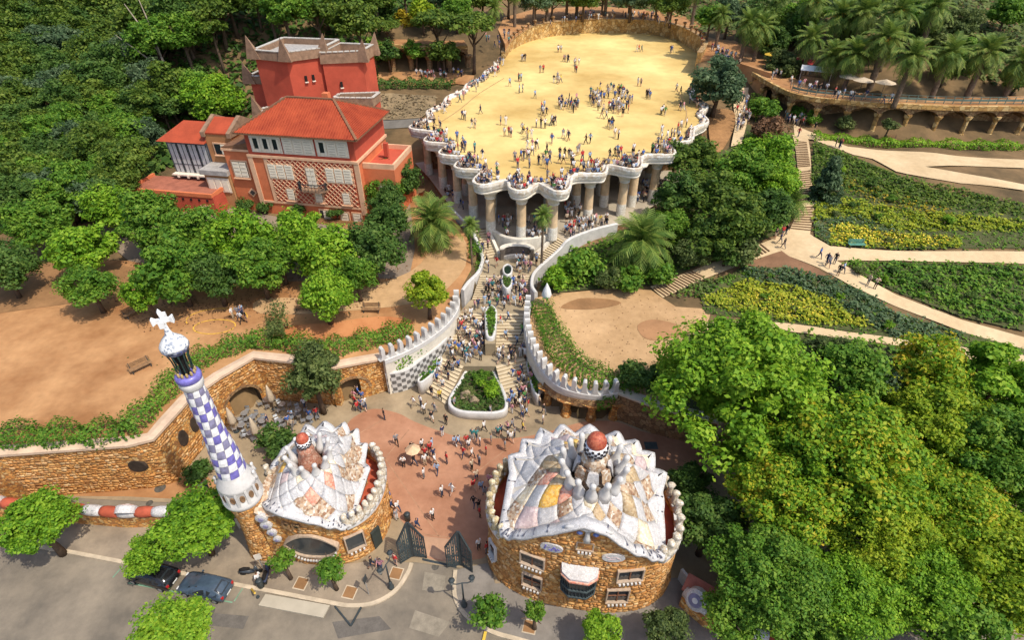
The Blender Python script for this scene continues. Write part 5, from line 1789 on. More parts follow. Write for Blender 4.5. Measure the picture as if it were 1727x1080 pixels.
# ------------------------------------------------------------------ the blue and white tower of the left lodge
def tower():
	X, Y = -21.0 + 0.0, 27.3
	r = empty('tower', (X + 15.6, Y - 30.2, 0))
	r.parent = LL.root
	r.scale = (0.65, 0.65, 1.0)
	B().lathe([(2.15, -0.2), (2.0, 0.6), (1.75, 2.5), (1.62, 4.6), (1.75, 6.0), (2.0, 7.0)], 28, wob=lambda a, z: 1 + 0.03 * math.sin(5 * a)).build('stem', RUBBLE, r, True)
	# balcony
	B().lathe([(1.9, 6.8), (2.25, 7.2), (2.32, 7.5), (2.05, 7.7), (2.0, 8.9), (2.2, 9.1), (2.15, 9.35), (1.75, 9.8), (1.56, 10.3), (1.5, 10.4)], 32).build('balcony', WHITE, r, True)
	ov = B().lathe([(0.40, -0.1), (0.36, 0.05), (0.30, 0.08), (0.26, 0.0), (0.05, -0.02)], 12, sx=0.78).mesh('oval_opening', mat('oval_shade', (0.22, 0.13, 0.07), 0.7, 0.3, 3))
	rb = B().box((0, 0, 0), (0.34, 0.26, 1.5), 0, 0, 0.8).mesh('balcony_rib', WHITE)
	for k in range(12):
		a = 2 * math.pi * k / 12
		o = link('oval_opening', ov, r, (2.06 * math.cos(a), 2.06 * math.sin(a), 8.3))
		o.rotation_euler = (R(90), 0, a + R(90))
		b = a + math.pi / 12
		link('balcony_rib', rb, r, (2.1 * math.cos(b), 2.1 * math.sin(b), 8.3), (0, 0, b + R(90)))
	kn = tooth_mesh('knob', WHITE, 2.0, 0.7, 0.24)
	for k in range(10):
		a = 2 * math.pi * k / 10 + 0.2
		if math.sin(a) > -0.35:
			link('knob', kn, r, (2.12 * math.cos(a), 2.12 * math.sin(a), 9.2))
	# shaft core and the chequer of glazed tiles
	def rad(z):
		t = (z - 10.3) / 8.9
		return 1.55 - 0.68 * t ** 0.9 + 0.06 * math.sin(t * 9)
	B().lathe([(rad(z) - 0.06, z) for z in np.linspace(10.3, 19.2, 14)], 30).build('shaft', GROUT, r, True)
	rows, n = 12, 10
	rr = random.Random(4)
	dz = 8.8 / rows
	for j in range(rows):
		for k in range(n):
			z0, z1 = 10.35 + j * dz, 10.35 + (j + 1) * dz - 0.02
			a0 = 2 * math.pi * k / n + j * 0.11 + 0.012
			a1 = a0 + 2 * math.pi / n - 0.024
			vs = []
			for zz, tw in ((z0, 0), ((z0 + z1) / 2, 0.055), (z1, 0.11)):
				for q in range(4):
					a = a0 + (a1 - a0) * q / 3 + tw
					bulge = 0.05 if zz not in (z0, z1) and q in (1, 2) else 0.0
					R_ = rad(zz) + 0.02 + bulge
					vs.append((R_ * math.cos(a), R_ * math.sin(a), zz))
			fs = [(i * 4 + q, i * 4 + q + 1, i * 4 + q + 5, i * 4 + q + 4) for i in range(2) for q in range(3)]
			blue = (j + k) % 2 == 0
			m = (BLUE if rr.random() < 0.72 else SLATE_BL) if blue else WHITE_GL
			if blue and j > 9:
				m = SLATE_BL if rr.random() < 0.6 else BLUE
			B().add(vs, fs).build('glazed_tile', m, r)
	# collar, blue ring, cage of little columns
	B().lathe([(0.95, 18.9), (1.12, 19.1), (1.18, 19.35), (1.14, 19.6)], 28).build('collar', WHITE, r, True)
	B().lathe([(1.1, 19.58), (1.22, 19.7), (1.24, 19.95), (1.15, 20.1), (0.9, 20.12)], 28).build('blue_ring', BLUE, r, True)
	B().lathe([(0.42, 20.1), (0.40, 21.0), (0.75, 22.1)], 14).build('cage_core', DARK, r)
	cm = B().tube([(0.82, 0, 20.1), (0.76, 0, 20.7), (0.82, 0, 21.5), (1.02, 0, 22.05)], [0.07, 0.055, 0.055, 0.08], 6).mesh('cage_column', GREEN_DK, True)
	bm_ = B().lathe([(0.06, 20.12), (0.13, 20.25), (0.12, 20.4), (0.05, 20.5)], 8, c=(0.82, 0, 0)).mesh('cage_foot', mat('gilt_tile', (0.45, 0.33, 0.14), 0.5))
	for k in range(12):
		a = 2 * math.pi * k / 12
		o = link('cage_column', cm, r, (0, 0, 0), (0, 0, a))
		link('cage_foot', bm_, r, (0, 0, 0), (0, 0, a))
	cap = mosaic('speckled_white', [(0.80, 0.82, 0.84), (0.76, 0.78, 0.8), (0.82, 0.83, 0.84), (0.30, 0.34, 0.42), (0.78, 0.8, 0.82)], 7, (0.65, 0.66, 0.68), 0.05, 0.3, 0.1)
	B().lathe([(0.9, 21.95), (1.1, 22.05), (1.28, 22.3), (1.3, 22.42)], 28).build('cap_underside', mosaic('cap_blue', [(0.08, 0.09, 0.2), (0.05, 0.06, 0.1), (0.3, 0.33, 0.42), (0.1, 0.12, 0.3)], 7, (0.2, 0.2, 0.22), 0.05, 0.3), r, True)
	B().lathe([(1.3, 22.42), (1.26, 22.55), (1.02, 22.85), (0.68, 23.1), (0.36, 23.35), (0.22, 23.7), (0.17, 24.0)], 28, wob=lambda a, z: 1 + (0.035 * math.cos(12 * a) if z < 23.2 else 0)).build('cap', cap, r, True)
	# cross with four flared arms
	cr = B()
	cr.lathe([(0.17, 23.95), (0.22, 24.1), (0.30, 24.3), (0.20, 24.45), (0.16, 24.6), (0.24, 24.85), (0.26, 25.0), (0.02, 25.25)], 4)
	for k in range(4):
		a = R(45) * 0 + R(90) * k + R(20)
		d = Vector((math.cos(a), math.sin(a), 0))
		s = Vector((-d.y, d.x, 0))
		c = Vector((0, 0, 24.4))
		vs = []
		for t, w in ((0.1, 0.14), (0.55, 0.13), (0.85, 0.24), (0.92, 0.22)):
			for q in ((-w, -w), (w, -w), (w, w), (-w, w)):
				vs.append(c + d * t + s * q[0] + Vector((0, 0, q[1])))
		fs = [(0, 1, 2, 3)] + [(i * 4 + q, i * 4 + (q + 1) % 4, i * 4 + 4 + (q + 1) % 4, i * 4 + 4 + q) for i in range(3) for q in range(4)] + [(12, 13, 14, 15)]
		cr.add(vs, fs)
	cr.build('cross', mat('white_cross', (0.8, 0.81, 0.82), 0.4, 0.06, 3), r)
	# mosaic saddle between the tower and the lodge roof, with its little wall
	r = empty('tower_link', (X + 15.6, Y - 30.2, 0))
	r.parent = LL.root
	sd = B()
	A, Bp = Vector((1.2, 0.4, 7.2)), Vector((2.6, 1.2, 6.4))
	vs, fs = [], []
	for i in range(7):
		t = i / 6
		for j in range(7):
			q = j / 6
			x = 1.0 + 2.3 * t
			y = -1.1 + 4.2 * q
			z = 5.6 + 0.9 * math.sin(math.pi * (0.15 + 0.7 * q)) + 0.5 * (2 * t - 1) ** 2
			vs.append((x, y, z))
	fs = [(i * 7 + j, i * 7 + j + 1, i * 7 + j + 8, i * 7 + j + 7) for i in range(6) for j in range(6)]
	sd.add(vs, fs).build('saddle_roof', PEBBLE_T, r, True)
	B().prism([(1.0, -1.0), (3.3, -1.0), (3.3, 3.0), (1.0, 3.0)], -0.2, 5.65).build('link_wall', RUBBLE, r)
	ledge = B()
	lp = smooth_path([(0.9, 2.6, 6.5), (2.2, 3.4, 6.7), (3.8, 3.3, 6.9), (5.0, 3.5, 7.0)], 5)
	ledge.sweep([(p[0], p[1]) for p in lp], [(-0.2, -1.2), (0.25, -1.2), (0.25, 0.1), (-0.2, 0.1)], zs=[p[2] for p in lp]).build('parapet', PEBBLE_T, r)
	for p in lp[::4]:
		link('merlon', TOOTH_C, r, (p[0], p[1], p[2] + 0.1), None, 0.8)
	# mosaic garland with dark rosettes running down the seam of wall and tower
	for (x, z, s) in ((1.55, 4.9, 0.5), (1.75, 3.9, 0.42), (1.95, 2.95, 0.36), (1.4, 5.8, 0.5)):
		g = empty('rosette', (x, -1.15, z))
		g.parent = r
		B().lathe([(s, -0.25), (s * 0.95, 0.05), (s * 0.6, 0.1)], 12).build('plaque', WHITE_T, g, False, (0, 0, 0), (R(90), 0, 0))
		B().lathe([(s * 0.5, 0.08), (s * 0.35, 0.16)], 10).build('boss', SLATE_BL, g, False, (0, 0, 0), (R(90), 0, 0))

tower()

# ------------------------------------------------------------------ gate leaves, swung open
def gate_leaf(px, py, rz, label, mirror):
	p = at(px, py, 0.03)
	r = empty('iron_gate', (p.x, p.y, 0.03), rz)
	tag(r, label, 'gate')
	for side, tilt in ((-1, 22), (1, -22)):
		leaf = empty('gate_panel', (0, 0, 0), R(tilt) + (R(180) if side < 0 else 0))
		leaf.parent = r
		W, H, PK = 1.15, 3.0, 4.9
		fr = B()
		fr.bar((0.06, 0, 0.05), (0.06, 0, PK), 0.12)
		fr.bar((W, 0, 0.05), (W, 0, H), 0.1)
		fr.bar((0.06, 0, PK), (W, 0, H), 0.14)
		fr.bar((0.06, 0, 0.2), (W, 0, 0.2), 0.12)
		fr.bar((0.06, 0, 1.6), (W, 0, 1.6), 0.1)
		fr.build('frame', IRON, leaf)
		for i in range(1, 7):
			x = W * i / 7
			B().bar((x, 0, 0.2), (x, 0, PK + (H - PK) * x / W), 0.11, 0.03).build('bar', IRON_G, leaf)
		for j in range(6):
			z = 0.5 + j * 0.45
			lp = B()
			for i in range(3):
				cx = W * (i + 0.5) / 3
				lp.add([(cx - 0.13, -0.02, z), (cx, -0.03, z - 0.17), (cx + 0.13, -0.02, z), (cx, -0.03, z + 0.17)], [(0, 1, 2, 3)])
			lp.build('leaf_plate', IRON_G, leaf)
	return r

gate_leaf(697, 939, R(14), 'dark pointed iron gate beside the left lodge', 1)
gate_leaf(778, 954, R(-12), 'dark pointed iron gate beside the right lodge', -1)

# ------------------------------------------------------------------ street wall with medallions
def street_wall(pts, label, cols):
	w = [at2(a, b, 0.1) for a, b in pts]
	o = Vector((*w[0], 0.0))
	root = empty('boundary_wall', o)
	tag(root, label, 'wall')
	path = [(x - o.x, y - o.y) for x, y in w]
	B().sweep(path, [(-0.28, -0.2), (0.28, -0.2), (0.25, 1.9), (-0.25, 1.9)]).build('masonry', RUBBLE, root)
	L = 0.0
	segs = []
	for i in range(len(path) - 1):
		p, q = Vector(path[i]), Vector(path[i + 1])
		n = max(1, int((q - p).length / 1.35))
		for k in range(n):
			segs.append((p.lerp(q, k / n), p.lerp(q, (k + 1) / n)))
	for k, (p, q) in enumerate(segs):
		d = (q - p)
		ang = math.atan2(d.y, d.x)
		c = (p + q) / 2
		wd = d.length
		m = WHITE_T if k % 2 == 0 else TERRACE_RED
		b = B()
		b.lathe([(0.42, -wd / 2), (0.48, -wd / 4), (0.5, 0), (0.48, wd / 4), (0.42, wd / 2)], 10)
		b.build('coping_tile', m, root, True, (c.x, c.y, 1.95), (R(90), 0, ang + R(90)))
		if k % 4 == 0:
			md = empty('medallion', (c.x, c.y, 2.25), ang)
			md.parent = root
			B().lathe([(0.86, -0.3), (0.86, 0.3), (0.7, 0.4)], 18).build('plaque', WHITE_T, md, False, (0, 0, 0), (R(60), 0, 0))
			B().lathe([(0.56, 0.38), (0.5, 0.45)], 18).build('disc', cols[(k // 4) % len(cols)], md, False, (0, 0, 0), (R(60), 0, 0))
			B().lathe([(0.24, 0.44), (0.2, 0.5)], 14).build('boss', WHITE_GL, md, False, (0, 0, 0), (R(60), 0, 0))

street_wall([(362, 878), (300, 884), (216, 886), (100, 876), (-200, 850)], 'rubble boundary wall with white and red coping along the left street', [OCHRE_T, PINK_T])
street_wall([(1148, 1018), (1186, 1052), (1240, 1078), (1330, 1110), (1600, 1200)], 'boundary wall with white and red coping right of the larger lodge', [SLATE_BL, BLUE])
# curving white-capped side wall between the right lodge and the trees
band_wall('side_wall', [(1150, 960, 1.6), (1175, 990, 1.6), (1205, 1015, 1.6), (1268, 1048, 1.6)], [(-0.12, -1.8), (0.12, -1.8), (0.12, 0), (-0.12, 0)], WHITE, 'thin white-topped wall curving away behind the right lodge', 'wall')
band_wall('side_wall', [(368, 858, 1.7), (382, 848, 1.7), (392, 856, 1.7), (400, 872, 1.7)], [(-0.3, -1.8), (0.3, -1.8), (0.3, 0), (-0.3, 0)], CREAM_W, 'short curved pale wall beside the foot of the tower', 'wall')
# little red-roofed kiosk behind the boundary wall
p = at(1168, 1020, 0.1)
k = empty('kiosk', (p.x + 0.4, p.y + 0.2, 0.1), R(-35))
B().box((0, 0, 0.75), (2.2, 1.0, 1.5)).build('wall', mat('kiosk_wall', (0.13, 0.12, 0.11), 0.8), k)
B().prism([(-1.3, -0.7), (1.3, -0.7), (1.3, 0.7), (-1.3, 0.7)], 1.5, [1.62, 1.62, 1.95, 1.95]).build('roof', mat('kiosk_roof', (0.45, 0.17, 0.13), 0.8, 0.15, 2), k)
B().box((0, -0.51, 0.8), (1.2, 0.04, 0.7)).build('window', GLASS, k)
tag(k, 'small kiosk with a pinkish red sloping roof beside the right lodge', 'kiosk')
# ================================================================== rubble stones standing proud of the ochre walls
def islandmat(name, cols, rough=0.9):
	m = bpy.data.materials.new(name)
	n, l = nodes_of(m)
	b = n['Principled BSDF']
	b.inputs['Roughness'].default_value = rough
	b.inputs['Specular IOR Level'].default_value = 0.2
	geo = n.new('ShaderNodeNewGeometry')
	rp = n.new('ShaderNodeValToRGB')
	el = rp.color_ramp.elements
	while len(el) < len(cols):
		el.new(0.5)
	for i, c in enumerate(cols):
		el[i].position = i / (len(cols) - 1)
		el[i].color = (*c, 1)
	l.new(geo.outputs['Random Per Island'], rp.inputs[0])
	nz = n.new('ShaderNodeTexNoise')
	nz.inputs['Scale'].default_value = 1.1
	nz.inputs['Detail'].default_value = 7
	l.new(geo.outputs['Position'], nz.inputs['Vector'])
	mr = n.new('ShaderNodeMapRange')
	mr.inputs['From Min'].default_value = 0.3
	mr.inputs['From Max'].default_value = 0.7
	mr.inputs['To Min'].default_value = 0.72
	mr.inputs['To Max'].default_value = 1.15
	l.new(nz.outputs['Fac'], mr.inputs['Value'])
	sc = n.new('ShaderNodeVectorMath')
	sc.operation = 'SCALE'
	l.new(rp.outputs[0], sc.inputs[0])
	l.new(mr.outputs[0], sc.inputs['Scale'])
	l.new(sc.outputs[0], b.inputs['Base Color'])
	return m

STONE = islandmat('wall_stone', [(0.34, 0.155, 0.055), (0.58, 0.285, 0.09), (0.48, 0.21, 0.065), (0.66, 0.38, 0.145), (0.40, 0.18, 0.06), (0.70, 0.47, 0.24), (0.55, 0.26, 0.085)])

def stone_skin(parent, pts, zlo, ztop, kz, skip, seed, ctr=(0, 0), row=0.27):
	"""stones laid in uneven courses over a wall that follows pts (outside on the right of travel)"""
	rr = random.Random(seed)
	P = np.array(pts)
	seg = np.hypot(*np.diff(P, axis=0).T)
	cum = np.concatenate([[0], np.cumsum(seg)])
	V, Q = [], []
	zmax = max(ztop(*p) for p in pts)
	z = zlo
	while z < zmax:
		h = row * rr.uniform(0.8, 1.2)
		s = -rr.random() * 0.4
		while s < cum[-1]:
			w = rr.uniform(0.16, 0.34) if rr.random() < 0.35 else rr.uniform(0.3, 0.62)
			m = min(max(s + w / 2, 0), cum[-1] - 1e-3)
			i = int(np.searchsorted(cum, m, 'right') - 1)
			d = (P[i + 1] - P[i]) / seg[i]
			c = P[i] + d * (m - cum[i])
			s += w
			zz = z + h / 2 + rr.uniform(-0.09, 0.09)
			if zz + h / 2 > ztop(c[0], c[1]) or any(abs(c[0] - a) < b_ / 2 + w * 0.4 and abs(zz - e) < f / 2 + h * 0.5 and (len(k) < 1 or abs(c[1] - k[0]) < 3) for a, e, b_, f, *k in skip):
				continue
			k = kz(zz)
			c = np.array([ctr[0] + (c[0] - ctr[0]) * k, ctr[1] + (c[1] - ctr[1]) * k])
			nrm = np.array([d[1], -d[0]])
			dep = rr.uniform(0.02, 0.075)
			o = len(V)
			for f, e in ((-0.06, 1.0), (dep, 0.8)):
				for sx, sz in ((-1, -1), (1, -1), (1, 1), (-1, 1)):
					a = sx * (w / 2 - 0.015) * e + rr.uniform(-0.025, 0.025)
					b = sz * (h / 2 - 0.012) * e + rr.uniform(-0.025, 0.025)
					q = c + d * a + nrm * f
					V.append((q[0], q[1], zz + b))
			Q += [(o + 4, o + 5, o + 6, o + 7), (o, o + 1, o + 5, o + 4), (o + 1, o + 2, o + 6, o + 5), (o + 2, o + 3, o + 7, o + 6), (o + 3, o, o + 4, o + 7)]
		z += h
	me = quads_mesh('rubble_stones', np.array(V), np.array(Q))
	me.materials.append(STONE)
	ob = link('rubble_stones', me, parent)
	ob['kind'] = 'stuff'

def lodge_stones(L, rects, seed, xg):
	cx, cy, a, b, n = L.body
	ts = np.linspace(R(150), R(390), 161)
	pts = [(cx + superell(a, b, n, t)[0], cy + superell(a, b, n, t)[1]) for t in ts]
	top = lambda x, y: (lerp_table(L.gable, x) - 0.3) if (y < cy - b * 0.3 and xg[0] < x < xg[1]) else L.zpar - 0.3
	kz = lambda z: float(np.interp(z, [-0.2, 0.5, 1.2, 3], [1.035, 1.025, 1.003, 1.0]))
	stone_skin(L.root, pts, 0.05, top, kz, rects, seed, (cx, cy))

lodge_stones(LR, [(-3.35, 2.6, 1.75, 1.9), (3.15, 2.5, 1.85, 2.0), (-3.4, 5.5, 2.05, 1.6), (3.75, 5.35, 2.1, 1.6), (0.25, 8.65, 1.4, 1.1), (-0.15, 1.7, 0.8, 0.8), (-6.75, 2.9, 1.0, 2.0), (0.1, 4.4, 2.6, 3.0), (-2.05, 7.9, 1.7, 1.0), (2.3, 7.7, 1.7, 1.0), (0.3, 10.4, 2.6, 1.2)], 5, (-5.6, 5.6))
lodge_stones(LL, [(-0.6, 2.7, 4.4, 3.0), (2.75, 2.5, 1.7, 2.2), (-2.1, 5.3, 0.6, 0.7), (-1.25, 5.3, 0.6, 0.7), (4.1, 1.2, 0.7, 2.4)], 6, (-4.2, 2.4))
_tw = bpy.data.objects['tower']
_pts = [(1.62 * math.cos(t), 1.62 * math.sin(t)) for t in np.linspace(R(130), R(400), 40)]
stone_skin(_tw, _pts, 0.1, lambda x, y: 6.9, lambda z: float(np.interp(z, [-0.2, 0.6, 2.5, 4.6, 6.0, 7.0], [2.15, 2.0, 1.75, 1.62, 1.75, 2.0])) / 1.62, [], 8)
# the long retaining wall
_o = Vector((*WALL_L[7], 0))
_wall = [o for o in bpy.data.objects if o.name == 'retaining_wall'][0]
_zl = np.interp
_xs = [p[0] - _o.x for p in WALL_L]
_sk = [(c.x - _o.x, 1.7, 2 * r + 0.6, 4.4, c.y - _o.y) for c, r in WALL_ARCHES]
_sk += [(q.location.x, q.location.z, 1.6, 2.2, q.location.y) for q in _wall.children if q.name.startswith('niche')]
stone_skin(_wall, [(p[0] - _o.x, p[1] - _o.y) for p in WALL_L[1:]], 0.05, lambda x, y: float(np.interp(x, _xs, WL_Z)) - 0.12, lambda z: 1.0, _sk, 9, row=0.3)
# ================================================================== the red villa and the castle-like house behind it
def villa():
	r = empty('red_villa', (-21.2, 75.0, 6.4), R(-10))
	tag(r, 'large red villa with hipped tile roof and lattice-patterned front on the left terrace', 'house')

	def blk(name, u0, u1, v0, v1, z0, z1, m):
		return B().prism([(u0, v0), (u1, v0), (u1, v1), (u0, v1)], z0, z1).build(name, m, r)
	# main body: orange storeys, red attic storey
	blk('wall', -16, 0, 0, 11, -1.5, 9.0, HORA)
	blk('attic_wall', -15.95, -0.05, 0.05, 10.95, 9.0, 12.4, HRED)
	for z, h, o in ((9.0, 0.35, 0.22), (2.1, 0.3, 0.14)):
		B().prism([(-16 - o, -o), (o, -o), (o, 11 + o), (-16 - o, 11 + o)], z - h / 2, z + h / 2, bottom=True).build('cornice', HTRIM, r)
	for u in (-16, 0):
		B().box((u * 0.985 - 0.1, -0.06, 5.0), (0.7, 0.2, 7.7)).build('pilaster', HTRIM, r)
	B().box((-13.6, -0.05, 5.5), (0.5, 0.16, 6.4)).build('pilaster', HTRIM, r)
	# diamond lattice on the front
	lt = B()
	u0, u1, z0, z1 = -13.3, -0.75, 2.35, 8.75
	blk('lattice_field', u0, u1, -0.03, 0.2, z0, z1, HRED)
	stp = 0.78
	n = int((u1 - u0 + (z1 - z0)) / stp) + 2
	for k in range(n):
		for sgn in (1, -1):
			c0 = u0 - (z1 - z0) + k * stp if sgn > 0 else u0 + k * stp
			# line u = c0 + sgn * (z - z0)
			a, b = z0, z1
			if sgn > 0:
				a, b = max(z0, z0 + (u0 - c0)), min(z1, z0 + (u1 - c0))
			else:
				a, b = max(z0, z0 + (c0 - u1)), min(z1, z0 + (c0 - u0))
			if b - a > 0.1:
				lt.bar((c0 + sgn * (a - z0), -0.06, a), (c0 + sgn * (b - z0), -0.06, b), 0.25, 0.08 + 0.012 * sgn)
	lt.build('lattice', HTRIM, r)

	def window(u, z, w, h, leaves=2, v=0.0, open_=False, surround=HTRIM, face=0):
		o = empty('window', (u, v - 0.08, z), R(face))
		o.parent = r
		B().box((0, 0, 0), (w + 0.4, 0.12, h + 0.4)).build('surround', surround, o)
		B().box((0, -0.03, 0), (w, 0.14, h)).build('pane', GLASS, o)
		lw = w / leaves
		for i in range(leaves):
			if open_ and i == 0:
				continue
			s = B()
			s.box((0, 0, 0), (lw * 0.9, 0.06, h * 0.97))
			sh = s.build('shutter', SHUT, o, False, (-w / 2 + lw * (i + 0.5), -0.14, 0))
			for k in range(4):
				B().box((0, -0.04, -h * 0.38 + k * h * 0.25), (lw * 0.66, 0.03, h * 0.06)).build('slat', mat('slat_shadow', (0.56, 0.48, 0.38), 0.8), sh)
		B().box((0, -0.16, -h / 2 - 0.18), (w + 0.5, 0.3, 0.14)).build('sill', surround, o)

	def triple(u, z, w, h, frames, openset=()):
		o = empty('window_group', (u, -0.06, z))
		o.parent = r
		B().box((0, 0, 0), (w + 0.3, 0.1, h + 0.3)).build('surround', frames, o)
		for i in range(3):
			x = -w / 2 + w * (i + 0.5) / 3
			if i in openset:
				B().box((x, -0.04, 0.1), (w / 3 * 0.5, 0.14, h * 0.7)).build('pane', GLASS, o)
				for sx in (-1, 1):
					B().box((x + sx * w / 3 * 0.34, -0.13, 0), (w / 3 * 0.2, 0.1, h * 0.92)).build('shutter', SHUT, o)
			else:
				sh = B().box((x, -0.11, 0), (w / 3 * 0.86, 0.1, h * 0.92)).build('shutter', SHUT, o)
				for k in range(5):
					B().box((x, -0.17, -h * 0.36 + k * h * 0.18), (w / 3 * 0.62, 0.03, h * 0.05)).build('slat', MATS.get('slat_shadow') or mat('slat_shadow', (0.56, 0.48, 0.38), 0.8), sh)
	triple(-12.9, 10.75, 4.3, 2.0, FRAME_W, (0, 1, 2))
	triple(-8.1, 10.75, 4.3, 2.0, FRAME_W)
	triple(-3.2, 10.75, 4.3, 2.0, FRAME_W, (0,))
	triple(-11.6, 6.95, 3.8, 2.2, HTRIM)
	triple(-2.9, 6.95, 3.9, 2.2, HTRIM)
	window(-7.1, 6.35, 1.3, 2.9, 2)
	for u in (-10.9, -6.6, -2.4):
		window(u, 3.55, 1.1, 1.7, 1)
	for u in (-10.8, -6.2):
		window(u, 0.5, 1.5, 1.8, 3, open_=True)
	for u in (-3.2, -1.3):
		window(u, 0.3, 1.2, 1.9, 1)
	# balcony
	b = empty('balcony', (-7.1, 0, 4.75))
	b.parent = r
	pl = [(-2.0, 0.1), (2.0, 0.1), (2.0, -0.7), (1.3, -1.25), (-1.3, -1.25), (-2.0, -0.7)]
	B().prism(pl, -0.2, 0.05, bottom=True).build('slab', HSTONE, b)
	rp = [(2.0, 0.1), (2.0, -0.7), (1.3, -1.25), (-1.3, -1.25), (-2.0, -0.7), (-2.0, 0.1)]
	B().sweep(rp, [(-0.05, 0.95), (0.05, 0.95), (0.05, 1.05), (-0.05, 1.05)]).build('rail', IRON, b)
	for i in range(len(rp) - 1):
		for k in range(5):
			t = k / 5
			x = rp[i][0] + (rp[i + 1][0] - rp[i][0]) * t
			y = rp[i][1] + (rp[i + 1][1] - rp[i][1]) * t
			B().box((x, y, 0.5), (0.05, 0.05, 0.95)).build('baluster', IRON, b)
	# hipped roof with eaves, ridge and hips, rows of tiles
	e = 0.9
	ez, rz_ = 12.45, 15.6
	A = [(-16 - e, -e, ez), (e, -e, ez), (e, 11 + e, ez), (-16 - e, 11 + e, ez), (-11.5, 5.5, rz_), (-4.5, 5.5, rz_)]
	roof = B().add(A, [(0, 1, 5, 4), (1, 2, 5), (2, 3, 4, 5), (3, 0, 4)]).build('roof', HROOF, r)
	B().prism([(-16 - e, -e), (e, -e), (e, 11 + e), (-16 - e, 11 + e)], 12.22, 12.43, bottom=True).build('eaves', HBROWN, r)
	for a, c in ((0, 4), (1, 5), (2, 5), (3, 4), (4, 5)):
		B().bar(Vector(A[a]) + Vector((0, 0, 0.06)), Vector(A[c]) + Vector((0, 0, 0.06)), 0.34, 0.22).build('ridge', HBROWN, roof)
	# raised courses of roof tile running down the slopes
	tl = B()
	for face in ((0, 1, 5, 4), (1, 2, 5, 5), (2, 3, 4, 5), (3, 0, 4, 4)):
		p, q, s, t = (Vector(A[i]) for i in face)
		n = 46 if face[0] in (0, 2) else 32
		nrm = (q - p).cross(t - p).normalized()
		for k in range(1, n):
			f = k / n
			lo = p.lerp(q, f)
			# course goes straight up the slope until a hip stops it
			up = nrm.cross((q - p).normalized()).normalized()
			L = (t - p).dot(up)
			fd = f * (q - p).length
			w = (q - p).length
			run0 = (t - p).dot((q - p).normalized())
			run1 = w - (s - p).dot((q - p).normalized())
			lim = min(1.0, fd / max(run0, 1e-3), (w - fd) / max(run1, 1e-3))
			hi = lo + up * L * lim
			if (hi - lo).length > 0.4:
				tl.bar(lo + nrm * 0.03, hi + nrm * 0.03, 0.13, 0.09)
	tl.build('tile_course', HROOF2, roof)
	B().box((-6.0, 6.5, 15.6), (0.9, 0.9, 1.2)).build('chimney', HORA, roof)
	# right-hand extension with its roof terrace
	blk('extension_wall', 0.02, 4.6, 1.6, 9.5, -1.5, 7.6, HORA)
	blk('terrace_floor', 0.3, 4.3, 1.9, 9.2, 7.6, 7.7, HRED)
	B().sweep([(0.05, 1.75), (4.45, 1.75), (4.45, 9.35), (0.05, 9.35)], [(-0.18, 7.58), (0.18, 7.58), (0.18, 8.35), (-0.18, 8.35)]).build('terrace_parapet', HTRIM, r)
	B().box((2.2, 5.5, 9.0), (0.6, 0.6, 1.9)).build('flue', HRED, r)
	window(2.6, 4.6, 0.9, 1.3, 1, 1.6)
	# left wing, stepped block, glazed gallery, low annex
	blk('wing_wall', -20.2, -16.02, 0.5, 8.5, -1.5, 9.3, HORA)
	B().prism([(-20.4, 0.3), (-15.9, 0.3), (-15.9, 8.6), (-20.4, 8.6)], 9.3, 9.6, bottom=True).build('cornice', HTRIM, r)
	B().prism([(-20.3, 0.4), (-16.1, 0.4), (-16.1, 8.6), (-20.3, 8.6)], 9.6, [9.75, 10.6, 10.6, 9.75]).build('wing_roof', HBROWN, r)
	window(-18.2, 6.6, 2.2, 2.3, 2, 0.5)
	dw = empty('diamond_window', (-17.4, 0.42, 3.1))
	dw.parent = r
	B().box((0, 0, 0), (1.0, 0.12, 1.0)).build('surround', HTRIM, dw, False, (0, 0, 0), (0, R(45), 0))
	B().box((0, -0.04, 0), (0.6, 0.12, 0.6)).build('pane', GLASS, dw, False, (0, 0, 0), (0, R(45), 0))
	blk('block_wall', -24.4, -20.22, 3.0, 9.0, -1.5, 10.6, mat('tan_stucco', (0.42, 0.19, 0.08), 0.9, 0.12, 0.8))
	for u in (-24.4, -20.3):
		B().add([(u - 0.3, 2.6, 10.2), (u + 0.3, 2.6, 10.2), (u + 0.3, 9.2, 10.2), (u - 0.3, 9.2, 10.2), (u - 0.3, 2.6, 10.9), (u + 0.3, 2.6, 10.9), (u + 0.3, 6.2, 12.4), (u - 0.3, 6.2, 12.4), (u + 0.3, 9.2, 10.9), (u - 0.3, 9.2, 10.9)], [(0, 1, 5, 4), (1, 2, 8, 6, 5), (3, 0, 4, 7, 9), (2, 3, 9, 8), (4, 5, 6, 7), (7, 6, 8, 9)]).build('stepped_parapet', HSTONE, r)
	B().prism([(-24.1, 2.9), (-20.6, 2.9), (-20.6, 6.1), (-24.1, 6.1)], 10.55, [10.75, 10.75, 12.1, 12.1]).build('block_roof', HROOF2, r)
	window(-22.2, 8.4, 2.0, 1.5, 2, 3.0, True)
	blk('bay_wall', -24.3, -20.3, 0.2, 3.0, -1.5, 5.6, mat('sand_stucco', (0.44, 0.24, 0.11), 0.9, 0.12, 0.8))
	B().prism([(-24.7, -0.2), (-20.25, -0.2), (-20.25, 3.0), (-24.7, 3.0)], 5.6, 6.3, bottom=True).build('bay_cornice', GREYTILE, r)
	triple2 = empty('window_group', (-22.3, 0.12, 4.0))
	triple2.parent = r
	for i in range(3):
		B().box((-1.1 + i * 1.1, -0.05, 0), (0.85, 0.14, 1.9)).build('shutter', SHUT, triple2)
	B().box((0, 0, 0), (3.5, 0.1, 2.2)).build('surround', FRAME_W, triple2)
	window(-22.9, 0.9, 1.2, 1.9, 1, 0.2)
